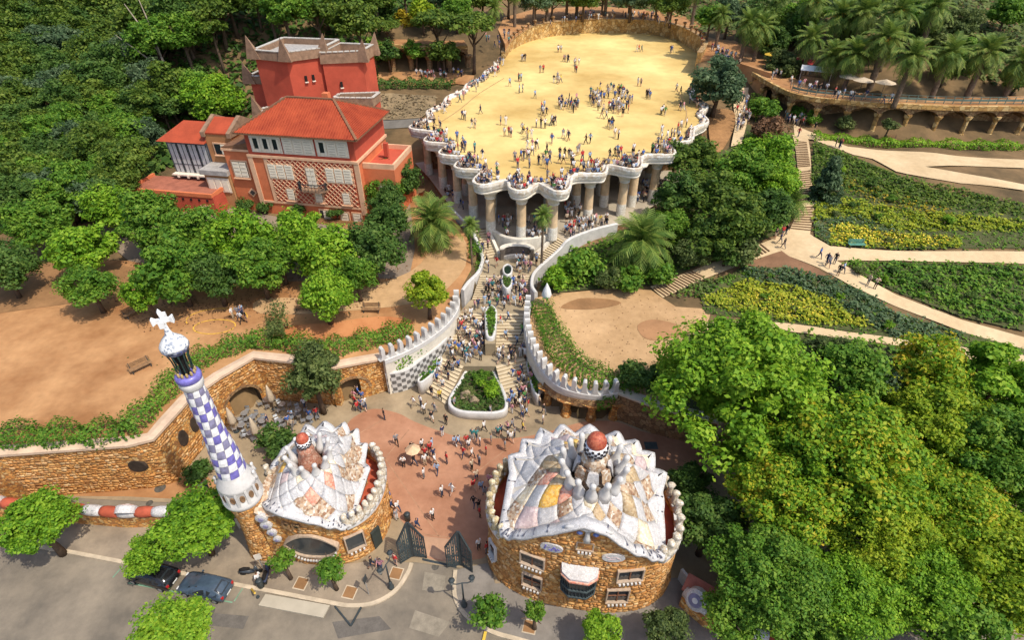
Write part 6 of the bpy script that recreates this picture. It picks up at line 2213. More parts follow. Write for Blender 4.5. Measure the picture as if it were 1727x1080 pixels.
	blk('gallery_wall', -31.4, -24.5, 3.2, 9.5, -1.5, 9.2, mat('slate_wall', (0.16, 0.17, 0.19), 0.7, 0.2, 1))
	for i in range(4):
		g = empty('gallery_window', (-30.4 + i * 1.62, 3.1, 6.5))
		g.parent = r
		B().box((0, 0, 0), (1.35, 0.12, 4.4)).build('pane', mat('pale_glazing', (0.50, 0.50, 0.50), 0.4, 0.15, 1, spec=0.5), g)
		for sx in (-0.68, 0.68, 0):
			B().box((sx, -0.07, 0), (0.07, 0.08, 4.4)).build('mullion', GLASS_B, g)
		B().box((0, -0.07, -0.9), (1.3, 0.07, 0.08)).build('transom', GLASS_B, g)
	for i in range(4):
		B().box((-30.4 + i * 1.62, 2.6, 3.9), (0.3, 1.0, 0.3)).build('bracket', FRAME_W, r)
	B().box((-28, 2.7, 4.15), (6.8, 1.1, 0.2)).build('gallery_sill', FRAME_W, r)
	G = [(-32.2, 2.3, 9.2), (-24.4, 2.3, 9.2), (-24.4, 10.2, 9.2), (-32.2, 10.2, 9.2), (-29.6, 6.2, 11.2), (-24.4, 6.2, 11.2)]
	B().add(G, [(0, 1, 5, 4), (1, 2, 5), (2, 3, 4, 5), (3, 0, 4), (3, 2, 1, 0)]).build('gallery_roof', HROOF2, r)
	blk('annex_wall', -35.5, -21.9, -2.6, 3.1, -1.5, 3.3, HRED)
	B().sweep([(-35.4, 3.0), (-35.4, -2.5), (-22.0, -2.5), (-22.0, 0.2)], [(-0.2, 3.2), (0.2, 3.2), (0.2, 3.75), (-0.2, 3.75)]).build('annex_parapet', HORA, r)
	blk('annex_terrace', -35.2, -22.2, -2.3, 3.0, 3.3, 3.38, mat('annex_floor', (0.34, 0.12, 0.075), 0.85, 0.2, 1))
	for i in range(10):
		B().box((-34.6 + i * 1.3, -2.64, 2.7), (0.3, 0.1, 0.3)).build('vent', DARK, r)
	window(-23.6, 0.6, 0.9, 2.3, 1, -2.6)
	window(-32.2, 0.9, 0.8, 1.6, 1, -2.6)

villa()

def castle():
	r = empty('castle_house', (-21.2, 75.0, 8.0), R(-10))
	tag(r, 'tall plain red house with horned battlements behind the villa', 'house')
	z0 = 8.0

	def ring(name, poly, h, par=0.9, horns=(), m=HRED):
		B().prism(poly, -2, h).build('wall', m, r)
		n = len(poly)
		area = sum(poly[i][0] * poly[(i + 1) % n][1] - poly[(i + 1) % n][0] * poly[i][1] for i in range(n))
		pp = poly if area > 0 else poly[::-1]
		B().sweep(pp, [(-0.32, h - 0.35), (0.28, h - 0.35), (0.28, h + par), (-0.2, h + par)], closed=True).build('parapet', HSTONE, r)
		B().prism([(x, y) for x, y in poly], h + 0.02, h + 0.06).build('roof_terrace', GREYTILE, r)
		# pale tiles along the coping
		tm = bpy.data.meshes.get('coping_slip') or B().box((0, 0, 0), (0.70, 0.45, 0.12)).mesh('coping_slip', mat('coping_pale', (0.5, 0.47, 0.42), 0.7, 0.2, 2))
		for i in range(n):
			p, q = Vector(pp[i]), Vector(pp[(i + 1) % n])
			L = (q - p).length
			k = int(L / 0.75)
			for j in range(k):
				c = p.lerp(q, (j + 0.5) / k)
				link('coping_slip', tm, r, (c.x, c.y, h + par + 0.04), (0, 0, math.atan2((q - p).y, (q - p).x)))
		for i in horns:
			x, y = poly[i]
			cx = sum(p[0] for p in poly) / n
			cy = sum(p[1] for p in poly) / n
			d = Vector((x - cx, y - cy)).normalized()
			B().add([(x - 1.1, y - 0.5, h - 0.3), (x + 1.1, y - 0.5, h - 0.3), (x + 0.8, y + 0.9, h - 0.3), (x - 0.8, y + 0.9, h - 0.3), (x + d.x * 0.6, y + d.y * 0.6, h + 3.0)], [(0, 1, 4), (1, 2, 4), (2, 3, 4), (3, 0, 4), (3, 2, 1, 0)]).build('horn', HSTONE, r)
	ring('main', [(-19.6, 13.0), (-14.2, 12.2), (-10.2, 16.0), (-10.2, 22.0), (-19.6, 22.0)], 17.4, 0.9, (0, 1, 2))
	ring('right', [(-10.15, 15.2), (-4.6, 17.4), (-4.6, 22.0), (-10.15, 22.0)], 16.6, 1.2, (1, 2))
	ring('left', [(-22.4, 14.5), (-19.65, 14.5), (-19.65, 21), (-22.4, 21)], 13.4, 0.8, (0,))
	ring('low', [(-19.8, 10.8), (-15.6, 10.8), (-15.6, 12.6), (-19.8, 12.6)], 9.4, 0.7, (0,))
	ring('balcony', [(-8.4, 13.4), (-2.6, 14.2), (-2.6, 17.3), (-8.4, 15.6)], 11.0, 0.9, ())
	o = empty('arched_window', (-15.9, 12.36, 10.6), R(-8))
	o.parent = r
	pr = [(-1.3, -0.9)] + [(1.3 * math.cos(t) * -1, 0.3 + 1.0 * math.sin(t)) for t in np.linspace(0, math.pi, 9)] + [(1.3, -0.9)]
	n = len(pr)
	B().add([(a, -0.05, c) for a, c in pr] + [(a, 0.4, c) for a, c in pr], [tuple(range(n))] + [(i, (i + 1) % n, n + (i + 1) % n, n + i) for i in range(n)]).build('surround', FRAME_W, o)
	for sx in (-0.62, 0.62):
		B().box((sx, -0.1, 0.05), (0.8, 0.12, 1.4)).build('pane', GLASS, o)
	for (u, v, z) in ((-12.5, 13.7, 14.4), (-11.7, 14.5, 14.4), (-12.2, 13.9, 10.4), (-11.4, 14.7, 10.6), (-8.0, 15.9, 13.2), (-10.8, 15.3, 10.9)):
		w = empty('slit_window', (u, v, z), R(44))
		w.parent = r
		B().box((0, -0.05, 0), (0.34, 0.2, 0.8)).build('pane', DARK, w)
		B().box((0, -0.08, -0.5), (0.5, 0.3, 0.14)).build('sill', FRAME_W, w)

castle()
# ================================================================== vegetation
def leaf_cloud(C, N, S, rng, asp=0.62):
	"""rhombic leaf clumps at centres C facing N with half-lengths S -> vertices, quads"""
	n = len(C)
	t = rng.normal(size=(n, 3))
	a = np.cross(N, t)
	a /= np.linalg.norm(a, axis=1, keepdims=True) + 1e-9
	b = np.cross(N, a)
	b /= np.linalg.norm(b, axis=1, keepdims=True) + 1e-9
	S = S[:, None]
	sag = N * S * 0.25
	V = np.stack([C - a * S - sag, C - b * S * asp, C + a * S - sag, C + b * S * asp], 1).reshape(-1, 3)
	Fq = np.arange(4 * n).reshape(-1, 4)
	return V, Fq

def crown_points(rng, n_lobe, per, shape, lobe_r, leaf, hollow=0.55):
	"""lobes spread through a unit crown; leaves on the shells of the lobes"""
	C, N, S = [], [], []
	k = 0
	while k < n_lobe:
		d = rng.normal(size=3)
		d /= np.linalg.norm(d)
		rr = rng.uniform(hollow, 0.92) if rng.random() < 0.8 else rng.uniform(0.1, 0.6)
		if shape == 'umbrella':
			p = np.array([d[0] * rr, d[1] * rr, abs(d[2]) * 0.55 * rr + (0.35 - 0.35 * rr * rr) * 0.5])
		elif shape == 'cone':
			h = rng.random() ** 1.4
			ang = rng.uniform(0, 6.283)
			rad = (1 - h) * rng.uniform(0.5, 0.95)
			p = np.array([rad * math.cos(ang), rad * math.sin(ang), -1 + 2 * h])
		elif shape == 'dome':
			p = np.array([d[0] * rr, d[1] * rr, (d[2] if d[2] > -0.25 else -0.25 * rng.random()) * rr])
		else:
			p = d * rr
			if p[2] < -0.45:
				continue
		k += 1
		lr = lobe_r * rng.uniform(0.5, 1.45) * (0.55 if shape == 'cone' else 1)
		u = rng.normal(size=(per, 3))
		u /= np.linalg.norm(u, axis=1, keepdims=True)
		flat = np.array([1, 1, 0.5 if shape in ('umbrella', 'cone') else 0.75])
		q = p + u * lr * (0.5 + 0.55 * rng.random((per, 1)) + 0.35 * rng.random((per, 1)) ** 5) * flat
		nn = u * 0.75 + np.array([0, 0, 0.45]) + rng.normal(size=(per, 3)) * 0.38
		nn /= np.linalg.norm(nn, axis=1, keepdims=True)
		C.append(q)
		N.append(nn)
		S.append(leaf * (0.45 + 1.15 * rng.random(per) ** 1.6))
	return np.concatenate(C), np.concatenate(N), np.concatenate(S)

CROWNS = {}

def crown_variants(key, count, n_lobe, per, shape, lobe_r, leaf):
	CROWNS[key] = []
	for i in range(count):
		rng = np.random.default_rng(hash_seed(key) + i)
		V, Q = leaf_cloud(*crown_points(rng, n_lobe, per, shape, lobe_r, leaf), rng)
		CROWNS[key].append(quads_mesh('crown', V, Q))

def hash_seed(s):
	return sum(ord(c) * (i + 3) for i, c in enumerate(s)) % 9973

crown_variants('huge', 3, 190, 290, 'round', 0.18, 0.028)
crown_variants('broad', 4, 60, 190, 'round', 0.28, 0.058)
crown_variants('street', 2, 80, 260, 'round', 0.25, 0.046)
crown_variants('small', 3, 22, 110, 'round', 0.42, 0.115)
crown_variants('pine', 4, 52, 140, 'dome', 0.27, 0.070)
crown_variants('umbrella', 3, 36, 130, 'umbrella', 0.32, 0.075)
crown_variants('cone', 2, 110, 90, 'cone', 0.42, 0.065)
crown_variants('shrub', 3, 16, 110, 'dome', 0.48, 0.12)
_matmesh = {}

def crown_mesh(key, i, m):
	k = (key, i % len(CROWNS[key]), m.name)
	if k not in _matmesh:
		me = CROWNS[key][k[1]].copy()
		me.materials.append(m)
		_matmesh[k] = me
	return _matmesh[k]

def trunk_mesh(name, m, limbs, seed, lean=0.04):
	"""unit trunk: height 1, radius about 0.05, limbs fanning out above"""
	rr = random.Random(seed)
	b = B()
	b.tube([(0, 0, -0.05), (lean * 0.3, 0, 0.3), (lean, lean * 0.4, 0.7), (lean * 1.2, 0, 1.0), (lean, 0.02, 1.25)], [0.075, 0.058, 0.048, 0.04, 0.02], 8)
	for k in range(limbs):
		a = 6.283 * k / limbs + rr.uniform(-0.3, 0.3)
		z = rr.uniform(0.6, 0.95)
		L = rr.uniform(0.3, 0.55)
		b.tube([(lean, 0, z), (lean + 0.5 * L * math.cos(a), 0.5 * L * math.sin(a), z + 0.18), (lean + L * math.cos(a), L * math.sin(a), z + 0.42)], [0.032, 0.024, 0.010], 6)
	return b.mesh(name, m, True)

TRUNKS = [trunk_mesh('trunk', BARK, 5, 1), trunk_mesh('trunk', BARK, 6, 2, -0.05), trunk_mesh('trunk', BARK_P, 5, 3, 0.03)]
NTREE = [0]

def ground_z(x, y):
	return 0.05 if inside(LOW, x, y) else hgt(x, y)

def tree(px, py, rpx, key, m, label, group=None, trunk=2.5, sq=0.85, name='tree', zg=None, bark=None, cat='tree', sx=1.0):
	"""tree whose crown is seen at (px, py) with radius rpx"""
	z = 8.0
	r = 2.0
	for _ in range(14):
		p = at(px, py, z)
		d = p.y * _c + (CAM_H - z) * _s
		r = rpx * d / F
		g = ground_z(p.x, p.y) if zg is None else zg
		z = 0.5 * z + 0.5 * (g + trunk + r * sq * 0.75)
	p = at(px, py, z)
	g = ground_z(p.x, p.y) if zg is None else zg
	i = NTREE[0]
	NTREE[0] += 1
	root = empty(name, (p.x, p.y, g), rnd.uniform(0, 6.283))
	h = max(0.4, z - r * sq * 0.35 - g)
	link('crown', crown_mesh(key, i, m), root, (0, 0, z - g), None, (r * sx, r, r * sq))
	th = max(0.12, min(0.5, r * 0.075)) / 0.06
	t = TRUNKS[bark if bark is not None else i % 2]
	link('trunk', t, root, (0, 0, 0), None, (max(th, h * 0.55), max(th, h * 0.55), h) if r > 3 else (th * 1.3, th * 1.3, h))
	tag(root, label, cat, group)
	return root

# ---- big trees at the lower right
BIGR = 'big trees at the lower right'
tree(1243, 655, 150, 'huge', L_BRIGHT, 'huge bright green broadleaf tree right of the bare yard', trunk=5, sq=0.85, bark=2)
tree(1425, 770, 125, 'huge', L_YELLOW, 'big tree in golden bloom at the right, the topmost yellow one', trunk=6, sq=0.85)
tree(1330, 830, 100, 'huge', L_YELLOW, 'yellow-flecked tree between the right lodge and the golden trees', trunk=5, sq=0.85)
tree(1480, 900, 90, 'huge', L_LIME, 'lime green tree with yellow tips at the far right edge', trunk=5, sq=0.9)
tree(1300, 965, 95, 'huge', L_MID, 'wide mid-green tree low at the right, in front of the golden trees', trunk=4, sq=0.8)
tree(1425, 1000, 85, 'huge', L_BRIGHT, 'bright green tree at the bottom right', trunk=4, sq=0.8)
tree(1198, 880, 58, 'broad', L_DARK, 'dark green tree close behind the right lodge', trunk=3)
tree(1165, 815, 38, 'broad', L_DARK, 'small dark tree in the gap beside the golden trees', trunk=2.5)
tree(1440, 625, 60, 'broad', L_MID, 'mid-green tree behind the huge bright tree', trunk=2.5)
tree(1490, 640, 45, 'broad', L_BLUE, 'blue-green tree at the right edge below the lower path', trunk=2)
tree(1395, 600, 42, 'broad', L_OLIVE, 'dull olive tree just below the garden path', trunk=2)
tree(1110, 640, 32, 'broad', L_DARK, 'dark bushy tree at the end of the crenellated wall', trunk=1.5)
tree(1070, 632, 26, 'small', L_DARK, 'dark shrub tree above the stone arches', trunk=0.8)
tree(1245, 1040, 50, 'broad', L_MID, 'dark leafy tree beside the boundary wall at the bottom', trunk=3)
tree(1125, 1058, 38, 'broad', L_OLIVE, 'grey-green tree on the pavement below the right lodge', trunk=2)
tree(1365, 1065, 55, 'broad', L_MID, 'rounded tree cut by the bottom edge at the right', trunk=3)
for i, (x, y, r_) in enumerate(((1570, 730, 100), (1600, 870, 100), (1560, 990, 85), (1690, 780, 110), (1680, 950, 110), (1580, 620, 60), (1680, 640, 70), (1620, 1060, 70))):
	tree(x, y, r_, 'huge' if r_ > 80 else 'broad', (L_LIME, L_YELLOW, L_BRIGHT, L_MID)[i % 4], 'large leafy tree in the mass beyond the golden trees', BIGR, trunk=4)
# ---- street trees
tree(326, 880, 64, 'street', L_BRIGHT, 'large vivid green street tree over the parked cars', trunk=3.2, sq=0.7)
tree(248, 935, 34, 'broad', L_BRIGHT, 'thin street tree at the left behind the black car', trunk=2.5)
tree(285, 1072, 64, 'street', L_BRIGHT, 'vivid green street tree cut by the bottom edge', trunk=3.5, sq=0.7, zg=0.0)
tree(476, 944, 19, 'small', L_MID, 'slim young street tree left of the lens window', trunk=2.4, bark=1)
tree(556, 961, 22, 'small', L_MID, 'slim young street tree under the lens window', trunk=2.4, bark=1)
tree(826, 1028, 28, 'small', L_MID, 'young street tree nearest the right lamp post', trunk=2.0)
tree(903, 1030, 16, 'small', L_MID, 'thin sapling in front of the right lodge', trunk=2.2, sq=1.3)
tree(1014, 1064, 34, 'broad', L_BRIGHT, 'round bright street tree below the bay window', trunk=2.0)
for i, (x, y, r_) in enumerate(((60, 880, 60),)):
	tree(x, y, r_, 'street', L_BRIGHT, 'street tree farther left along the road', 'street trees farther left', trunk=3.2, sq=0.7)
# ---- court
tree(465, 742, 30, 'small', L_DARK, 'dark laurel bush behind the small lodge', trunk=0.8)
tree(336, 797, 22, 'shrub', L_DARK, 'low dark bush beside the foot of the tower', trunk=0.1, name='bush', cat='bush')
tree(527, 628, 46, 'broad', L_OLIVE, 'tall airy grey-green tree in front of the retaining wall', trunk=3.6, sq=1.15, zg=0.03)
# ---- left terrace
LT = 'leafy trees on the left terrace'
for (x, y, r_, m, lab) in (
		(258, 372, 50, L_MID, 'leafy tree left of the low red annex'), (330, 392, 47, L_MID, 'leafy tree in front of the glazed gallery'), (296, 452, 54, L_MID, 'broad leafy tree left of the play area'),
		(362, 462, 38, L_DARK, 'darker tree behind the chalk rings'), (243, 486, 32, L_BRIGHT, 'bright rounded tree at the far left of the terrace'), (414, 398, 48, L_BRIGHT, 'bright tree in front of the villa wing'),
		(436, 446, 44, L_MID, 'thin tree with grey gaps left of the benches'), (508, 394, 46, L_BRIGHT, 'bright tree before the lattice front of the villa'), (552, 424, 46, L_BRIGHT, 'bright round tree before the villa corner'),
		(546, 492, 40, L_BRIGHT, 'low bright tree leaning over the terrace bench'), (628, 418, 46, L_DARK, 'dark round tree right of the villa'), (655, 372, 34, L_DARK, 'dark upright tree against the villa corner'),
		(672, 296, 32, L_DARK, 'dark tree beside the hall columns'), (650, 318, 26, L_MID, 'green climbing tree on the villa side wall'), (720, 488, 33, L_LIME, 'small orange tree at the top of the crenellated wall'),
		(652, 336, 28, L_DARK, 'dark tree hiding the foot of the villa extension'), (640, 290, 18, L_MID, 'narrow green tree beside the villa side door'), (600, 460, 30, L_MID, 'green tree between the villa and the terrace benches'), (470, 430, 32, L_MID, 'tree between two bright trees before the villa')):
	tree(x, y + 4, r_ * 1.1, 'broad', m, lab, trunk=2.0, sq=1.0)
for i, (x, y, r_) in enumerate(((60, 380, 50), (140, 420, 52), (0, 450, 50), (100, 330, 45), (185, 350, 45), (30, 330, 45), (150, 480, 40))):
	tree(x, y, r_, 'broad', (L_MID, L_BRIGHT, L_DARK)[i % 3], 'leafy tree in the grove left of the annex', 'grove left of the annex', trunk=2.2)
for (x, y, lab) in ((413, 346, 'left'), (447, 347, 'second'), (506, 352, 'third'), (567, 358, 'right')):
	tree(x, y, 14, 'shrub', L_DARK, 'clipped dark bush at the villa foot, %s of the row' % lab, 'bushes at the villa foot', trunk=0.4, name='bush', cat='bush')
# ---- wooded slope, upper left
HOUSE_PX = [(270, 215), (360, 195), (400, 175), (398, 100), (470, 70), (610, 70), (612, 150), (680, 180), (700, 260), (640, 400), (380, 380), (230, 340)]
WS = 'trees of the wooded slope behind the villa'
for yy in range(-14, 340, 25):
	for xx in range(-70, 620, 40):
		x = xx + rnd.uniform(-16, 16) + (23 if (yy // 30) % 2 else 0)
		y = yy + rnd.uniform(-10, 10)
		if any(inside(HOUSE_PX, x + a, y + b) for a, b in ((0, 0), (0, 14), (16, 8), (-16, 8))):
			continue
		if (y > 320 and x > 230) or (x > 575 and y > 40):
			continue
		q = rnd.random()
		key, m, lab = ('pine', L_PINE, 'yellow-green pine crown on the wooded slope behind the villa') if q < 0.45 else ('pine', L_DARK, 'dark green tree crown on the wooded slope behind the villa') if q < 0.7 else ('broad', L_MID, 'mid-green tree crown on the wooded slope behind the villa') if q < 0.88 else ('broad', L_BLUE, 'bluish tree crown on the wooded slope behind the villa')
		lab = lab.replace('on the wooded slope behind the villa', ('at the far left' if x < 216 else 'left of the castle house' if x < 400 else 'above the castle house') + ' on the ' + ('top' if y < 60 else 'middle' if y < 160 else 'foot') + ' of the wooded slope')
		tree(x, y, rnd.uniform(28, 42), key, m, lab, WS, trunk=2.0, sq=rnd.uniform(0.75, 1.0))
tree(355, 165, 45, 'broad', L_BRIGHT, 'bright green tree just left of the castle-like house', trunk=2.5)
# bare forked trunk
p = gpx(312, 168)
root = empty('bare_tree', p)
B().tube([(0, 0, -0.3), (-1.2, 0.3, 4), (-2.2, 0.8, 7.5)], [0.3, 0.24, 0.2], 8).build('trunk', BARK_P, root, True)
B().tube([(-2.2, 0.8, 7.5), (-4.2, 1.5, 12), (-6.2, 2, 16)], [0.19, 0.13, 0.06], 7).build('branch', BARK_P, root, True)
B().tube([(-2.2, 0.8, 7.5), (-2.6, 1.5, 12), (-3.4, 2, 17)], [0.19, 0.13, 0.06], 7).build('branch', BARK_P, root, True)
B().tube([(-1.4, 0.3, 4.5), (-5, -0.6, 8.5), (-8, -1, 11.5)], [0.16, 0.11, 0.05], 7).build('branch', BARK_P, root, True)
tag(root, 'bare pale forked trunk leaning among the dark trees', 'tree')
# ---- above and in front of the left arcade
for (x, y, r_, key, m, lab, tr) in (
		(735, 42, 40, 'umbrella', L_PINE, 'left of the two umbrella pines above the arcade', 6), (797, 46, 40, 'umbrella', L_PINE, 'right of the two umbrella pines above the arcade', 6), (652, 48, 26, 'umbrella', L_PINE, 'small umbrella pine above the arcade', 4),
		(684, 34, 22, 'small', L_GOLD, 'golden yellow tree beside the umbrella pines', 2.5), (618, 84, 26, 'small', L_MID, 'green bush tree before the leftmost arch', 2), (655, 88, 20, 'small', L_DARK, 'dark bush tree before the second arch', 2.5),
		(700, 84, 20, 'small', L_MID, 'round green tree before the middle arch', 2.5), (748, 88, 24, 'small', L_PINE, 'low pine before the last arch', 3), (712, 20, 24, 'small', L_LIME, 'yellow-green tree top between the pines', 3), (770, 14, 26, 'pine', L_MID, 'green tree top behind the umbrella pines', 3)):
	tree(x, y, r_, key, m, lab, trunk=tr)
for i, x in enumerate(range(600, 1500, 42)):
	y = rnd.uniform(-16, 4) if x < 1180 else rnd.uniform(-10, 40)
	tree(x + rnd.uniform(-12, 12), y, rnd.uniform(22, 32), ('pine', 'broad')[i % 2], (L_DARK, L_PINE, L_MID, L_BLUE)[i % 4], 'tree crown along the top of the hill behind the sand terrace', 'hilltop trees', trunk=3)
for (x, y) in ((1300, 70), (1335, 50), (1290, 30), (1375, 10), (1470, 10), (1500, 60), (1560, 60), (1620, 40), (1680, 80), (1600, 110), (1700, 20), (1550, 15), (1640, 90), (1720, 130), (1320, 110), (1440, 45)):
	tree(x, y, 30, 'broad', (L_OLIVE, L_DARK, L_MID)[(x // 10) % 3], 'bushy olive tree among the palms on the right slope', 'bushy trees among the palms', trunk=1.5)
# ---- right of the columned hall
for (x, y, r_, key, m, lab, tr) in (
		(1212, 142, 52, 'broad', L_BLUE, 'big round blue-green tree at the edge of the sand terrace', 2.5), (1168, 268, 44, 'pine', L_PINE, 'spreading dark pine right of the hall front', 3), (1150, 330, 44, 'pine', L_DARK, 'dark conifer beside the last hall column', 2.5),
		(1205, 328, 44, 'pine', L_PINE, 'pine in the middle of the thicket', 3), (1255, 292, 48, 'broad', L_MID, 'mid-green tree in the thicket left of the log stair', 2.5), (1292, 262, 46, 'broad', L_BRIGHT, 'bright yellow-green tree at the top of the thicket', 2.5),
		(1310, 310, 38, 'broad', L_BRIGHT, 'bright tree beside the upper log stair', 2), (1245, 368, 50, 'pine', L_PINE, 'wide layered pine at the front of the thicket', 2.5), (1300, 352, 40, 'pine', L_DARK, 'dark pine beside the lower log stair', 2),
		(1205, 402, 44, 'pine', L_PINE, 'low pine above the log-step path', 1.5), (1128, 378, 30, 'broad', L_MID, 'green bushy tree next to the large palm', 1.5), (1165, 425, 30, 'broad', L_OLIVE, 'olive bush tree above the log-step path', 0.8),
		(1300, 216, 26, 'small', L_RUST, 'rust-brown shrub below the viaduct', 0.8), (1290, 182, 22, 'small', L_MID, 'green bush in front of the first viaduct arch', 0.8), (1255, 425, 26, 'small', L_OLIVE, 'grey olive bush by the log-step path', 0.5),
		(1030, 468, 24, 'small', L_OLIVE, 'pale feathery shrub left of the log-step path', 0.5), (978, 446, 32, 'small', L_MID, 'lush green shrub right of the upper stairs', 0.6), (938, 470, 24, 'small', L_BRIGHT, 'bright shrub by the top of the right crenellated wall', 0.4),
		(1060, 470, 26, 'small', L_MID, 'shrub under the large palm at the right of the hall', 0.4), (1115, 460, 24, 'small', L_MID, 'green shrub at the foot of the log-step path', 0.4), (905, 462, 12, 'small', L_MID, 'little shrub pushing over the right balustrade', 0.2),
		(1370, 198, 14, 'small', L_MID, 'shrub under the third viaduct arch', 0.2), (1345, 190, 14, 'small', L_MID, 'shrub under the second viaduct arch', 0.2), (1425, 208, 14, 'small', L_OLIVE, 'shrub under the fourth viaduct arch', 0.2), (1500, 210, 12, 'small', L_OLIVE, 'shrub under the sixth viaduct arch', 0.2), (1225, 430, 24, 'small', L_DARK, 'dark bush overhanging the log-step path', 0.5)):
	tree(x, y, r_, key, m, lab, trunk=tr, name='tree' if r_ > 27 else 'shrub', cat='tree' if r_ > 27 else 'shrub')
tree(1398, 304, 33, 'cone', L_BLUE, 'blue-grey spruce standing in the garden beside the log stair', trunk=0.3, sq=1.15, name='spruce')

# ---- palms
def frond_mesh(seed, droop, m):
	rr = random.Random(seed)
	vs, fs = [], []
	n = 16
	pts = []
	for i in range(n + 1):
		t = i / n
		pts.append(Vector((t * (1 - 0.12 * droop * t), 0, 0.30 * t * (1 - t) * 1.6 - droop * 0.55 * t ** 2.2)))
	for i in range(1, n):
		p, q = pts[i], pts[i + 1]
		d = (q - p).normalized()
		L = 0.20 * math.sin(math.pi * (0.12 + 0.82 * i / n)) + 0.04
		for sy in (-1, 1):
			tip = p + d * L * 0.85 + Vector((0, sy * L, -0.06 - 0.1 * droop * rr.random()))
			o = len(vs)
			vs += [p, p + d * 0.055, tip + d * 0.02, tip]
			fs.append((o, o + 1, o + 2, o + 3) if sy > 0 else (o + 3, o + 2, o + 1, o))
	for i in range(n):
		w = 0.018 * (1 - i / n) + 0.004
		o = len(vs)
		vs += [pts[i] + Vector((0, -w, 0.01)), pts[i] + Vector((0, w, 0.01)), pts[i + 1] + Vector((0, w * 0.8, 0.01)), pts[i + 1] + Vector((0, -w * 0.8, 0.01))]
		fs.append((o, o + 1, o + 2, o + 3))
	b = B()
	b.add(vs, fs)
	me = bpy.data.meshes.new('frond')
	me.from_pydata([tuple(v) for v in vs], [], fs)
	me.materials.append(m)
	return me

FROND = [frond_mesh(i, d, L_PALM) for i, d in enumerate((0.15, 0.5, 0.9, 1.25))]
PALMT = B()
prof = []
for i in range(14):
	z = i / 13
	prof += [(0.055 * (1.15 - 0.25 * z) * (1.0 if i % 2 else 1.16), z)]
PALMT.lathe(prof + [(0.075, 1.02), (0.03, 1.08)], 10)
PALMT = PALMT.mesh('trunk', PALMBARK, True)

def frond_set(n, rr):
	out = []
	for k in range(n):
		t = (k + 0.5) / n
		a = k * 2.39996 + rr.uniform(-0.2, 0.2)
		el = R(82) - R(118) * t ** 0.8
		out.append((a, el + rr.uniform(-0.08, 0.08), min(3, int(t * 4)), rr.uniform(0.88, 1.08)))
	return out

def joined_palm(seed, n=38):
	rr = random.Random(seed)
	V, Q = [], []
	for a, el, k, s in frond_set(n, rr):
		me = FROND[k]
		co = np.empty(len(me.vertices) * 3)
		me.vertices.foreach_get('co', co)
		co = co.reshape(-1, 3) * s
		M = np.array((Matrix.Rotation(a, 3, 'Z') @ Matrix.Rotation(-el, 3, 'Y')))
		base = len(V) and sum(len(v) for v in V)
		V.append(co @ M.T)
		Q.append(np.array([list(p.vertices) for p in me.polygons]) + base)
	me = quads_mesh('crown', np.concatenate(V), np.concatenate(Q))
	me.materials.append(L_PALM)
	return me

PALMC = [joined_palm(1), joined_palm(2), joined_palm(3, 44)]

def palm(px, py, h, r, label, group=None, parts=False, zg=None, fruit=False, thick=1.0, zc=None):
	p = gpx(px, py) if zg is None else at(px, py, zg)
	root = empty('palm_tree', p, rnd.uniform(0, 6.28))
	th = max(0.32, h * 0.055) / 0.055 * 0.85 * thick
	link('trunk', PALMT, root, (0, 0, -0.2), None, (th, th, h + 0.2))
	if parts:
		rr = random.Random(int(px))
		for a, el, k, s in frond_set(46, rr):
			o = link('frond', FROND[k], root, (0, 0, h))
			o.rotation_euler = (Matrix.Rotation(a, 3, 'Z') @ Matrix.Rotation(-el, 3, 'Y')).to_euler()
			o.scale = (r * s,) * 3
	else:
		link('crown', PALMC[int(px + py) % 3], root, (0, 0, h), None, r)
	if fruit:
		V, Q = [], []
		rng = np.random.default_rng(int(px))
		C = rng.normal(size=(90, 3)) * np.array([0.5, 0.5, 0.35]) * (r / 3.4) + np.array([0, 0, -0.1])
		V, Q = leaf_cloud(C, C / np.linalg.norm(C, axis=1, keepdims=True), np.full(90, 0.2), rng)
		me = quads_mesh('fruit_stalks', V, Q)
		me.materials.append(L_FRUIT)
		link('fruit_stalks', me, root, (0, 0, h))
	tag(root, label, 'palm', group)
	return root

palm(733, 416, 3.4, 4.1, 'big low palm on the sandy ground left of the stairs', parts=True, thick=1.5)
palm(1075, 452, 3.6, 4.6, 'big low palm among shrubs right of the hall', parts=True, thick=1.5)
palm(913, 452, 7.5, 1.5, 'slender tall palm beside the upper right flight', zg=5.4, thick=0.42)
palm(796, 445, 5.5, 1.3, 'slender palm beside the upper left balustrade', thick=0.42)
palm(1330, 362, 1.6, 2.6, 'low spiky palm beside the log stair', thick=0.9)
GP = 'palms on the right-hand slope'
for i, (x, y, h, r_) in enumerate(((1247, 110, 7.5, 3.4), (1268, 114, 7.2, 3.4), (1348, 140, 7.5, 3.4), (1386, 158, 6.2, 3.3), (1418, 165, 7, 3.4), (1458, 172, 10, 3.8), (1507, 180, 7.5, 3.4), (1394, 108, 8, 3.6), (1352, 80, 8, 3.5), (1430, 105, 8, 3.5), (1482, 118, 9, 3.8), (1440, 60, 8, 3.4), (1300, 60, 7, 3.2), (1565, 178, 8, 3.5), (1620, 185, 9, 3.5), (1680, 190, 8, 3.5), (1540, 110, 9, 3.5))):
	lab = {0: 'left of the twin palms at the end of the viaduct walk', 1: 'right of the twin palms at the end of the viaduct walk', 5: 'tallest palm with orange fruit stalks on the viaduct walk', 2: 'leftmost palm behind the viaduct railing', 3: 'short palm behind the viaduct railing', 4: 'palm between the short and the tallest viaduct palms'}.get(i, 'palm on the slope above the viaduct walk')
	palm(x, y, h, r_, lab, GP, fruit=i in (5, 7, 8, 10))
GB = 'palms along the walk behind the sand terrace'
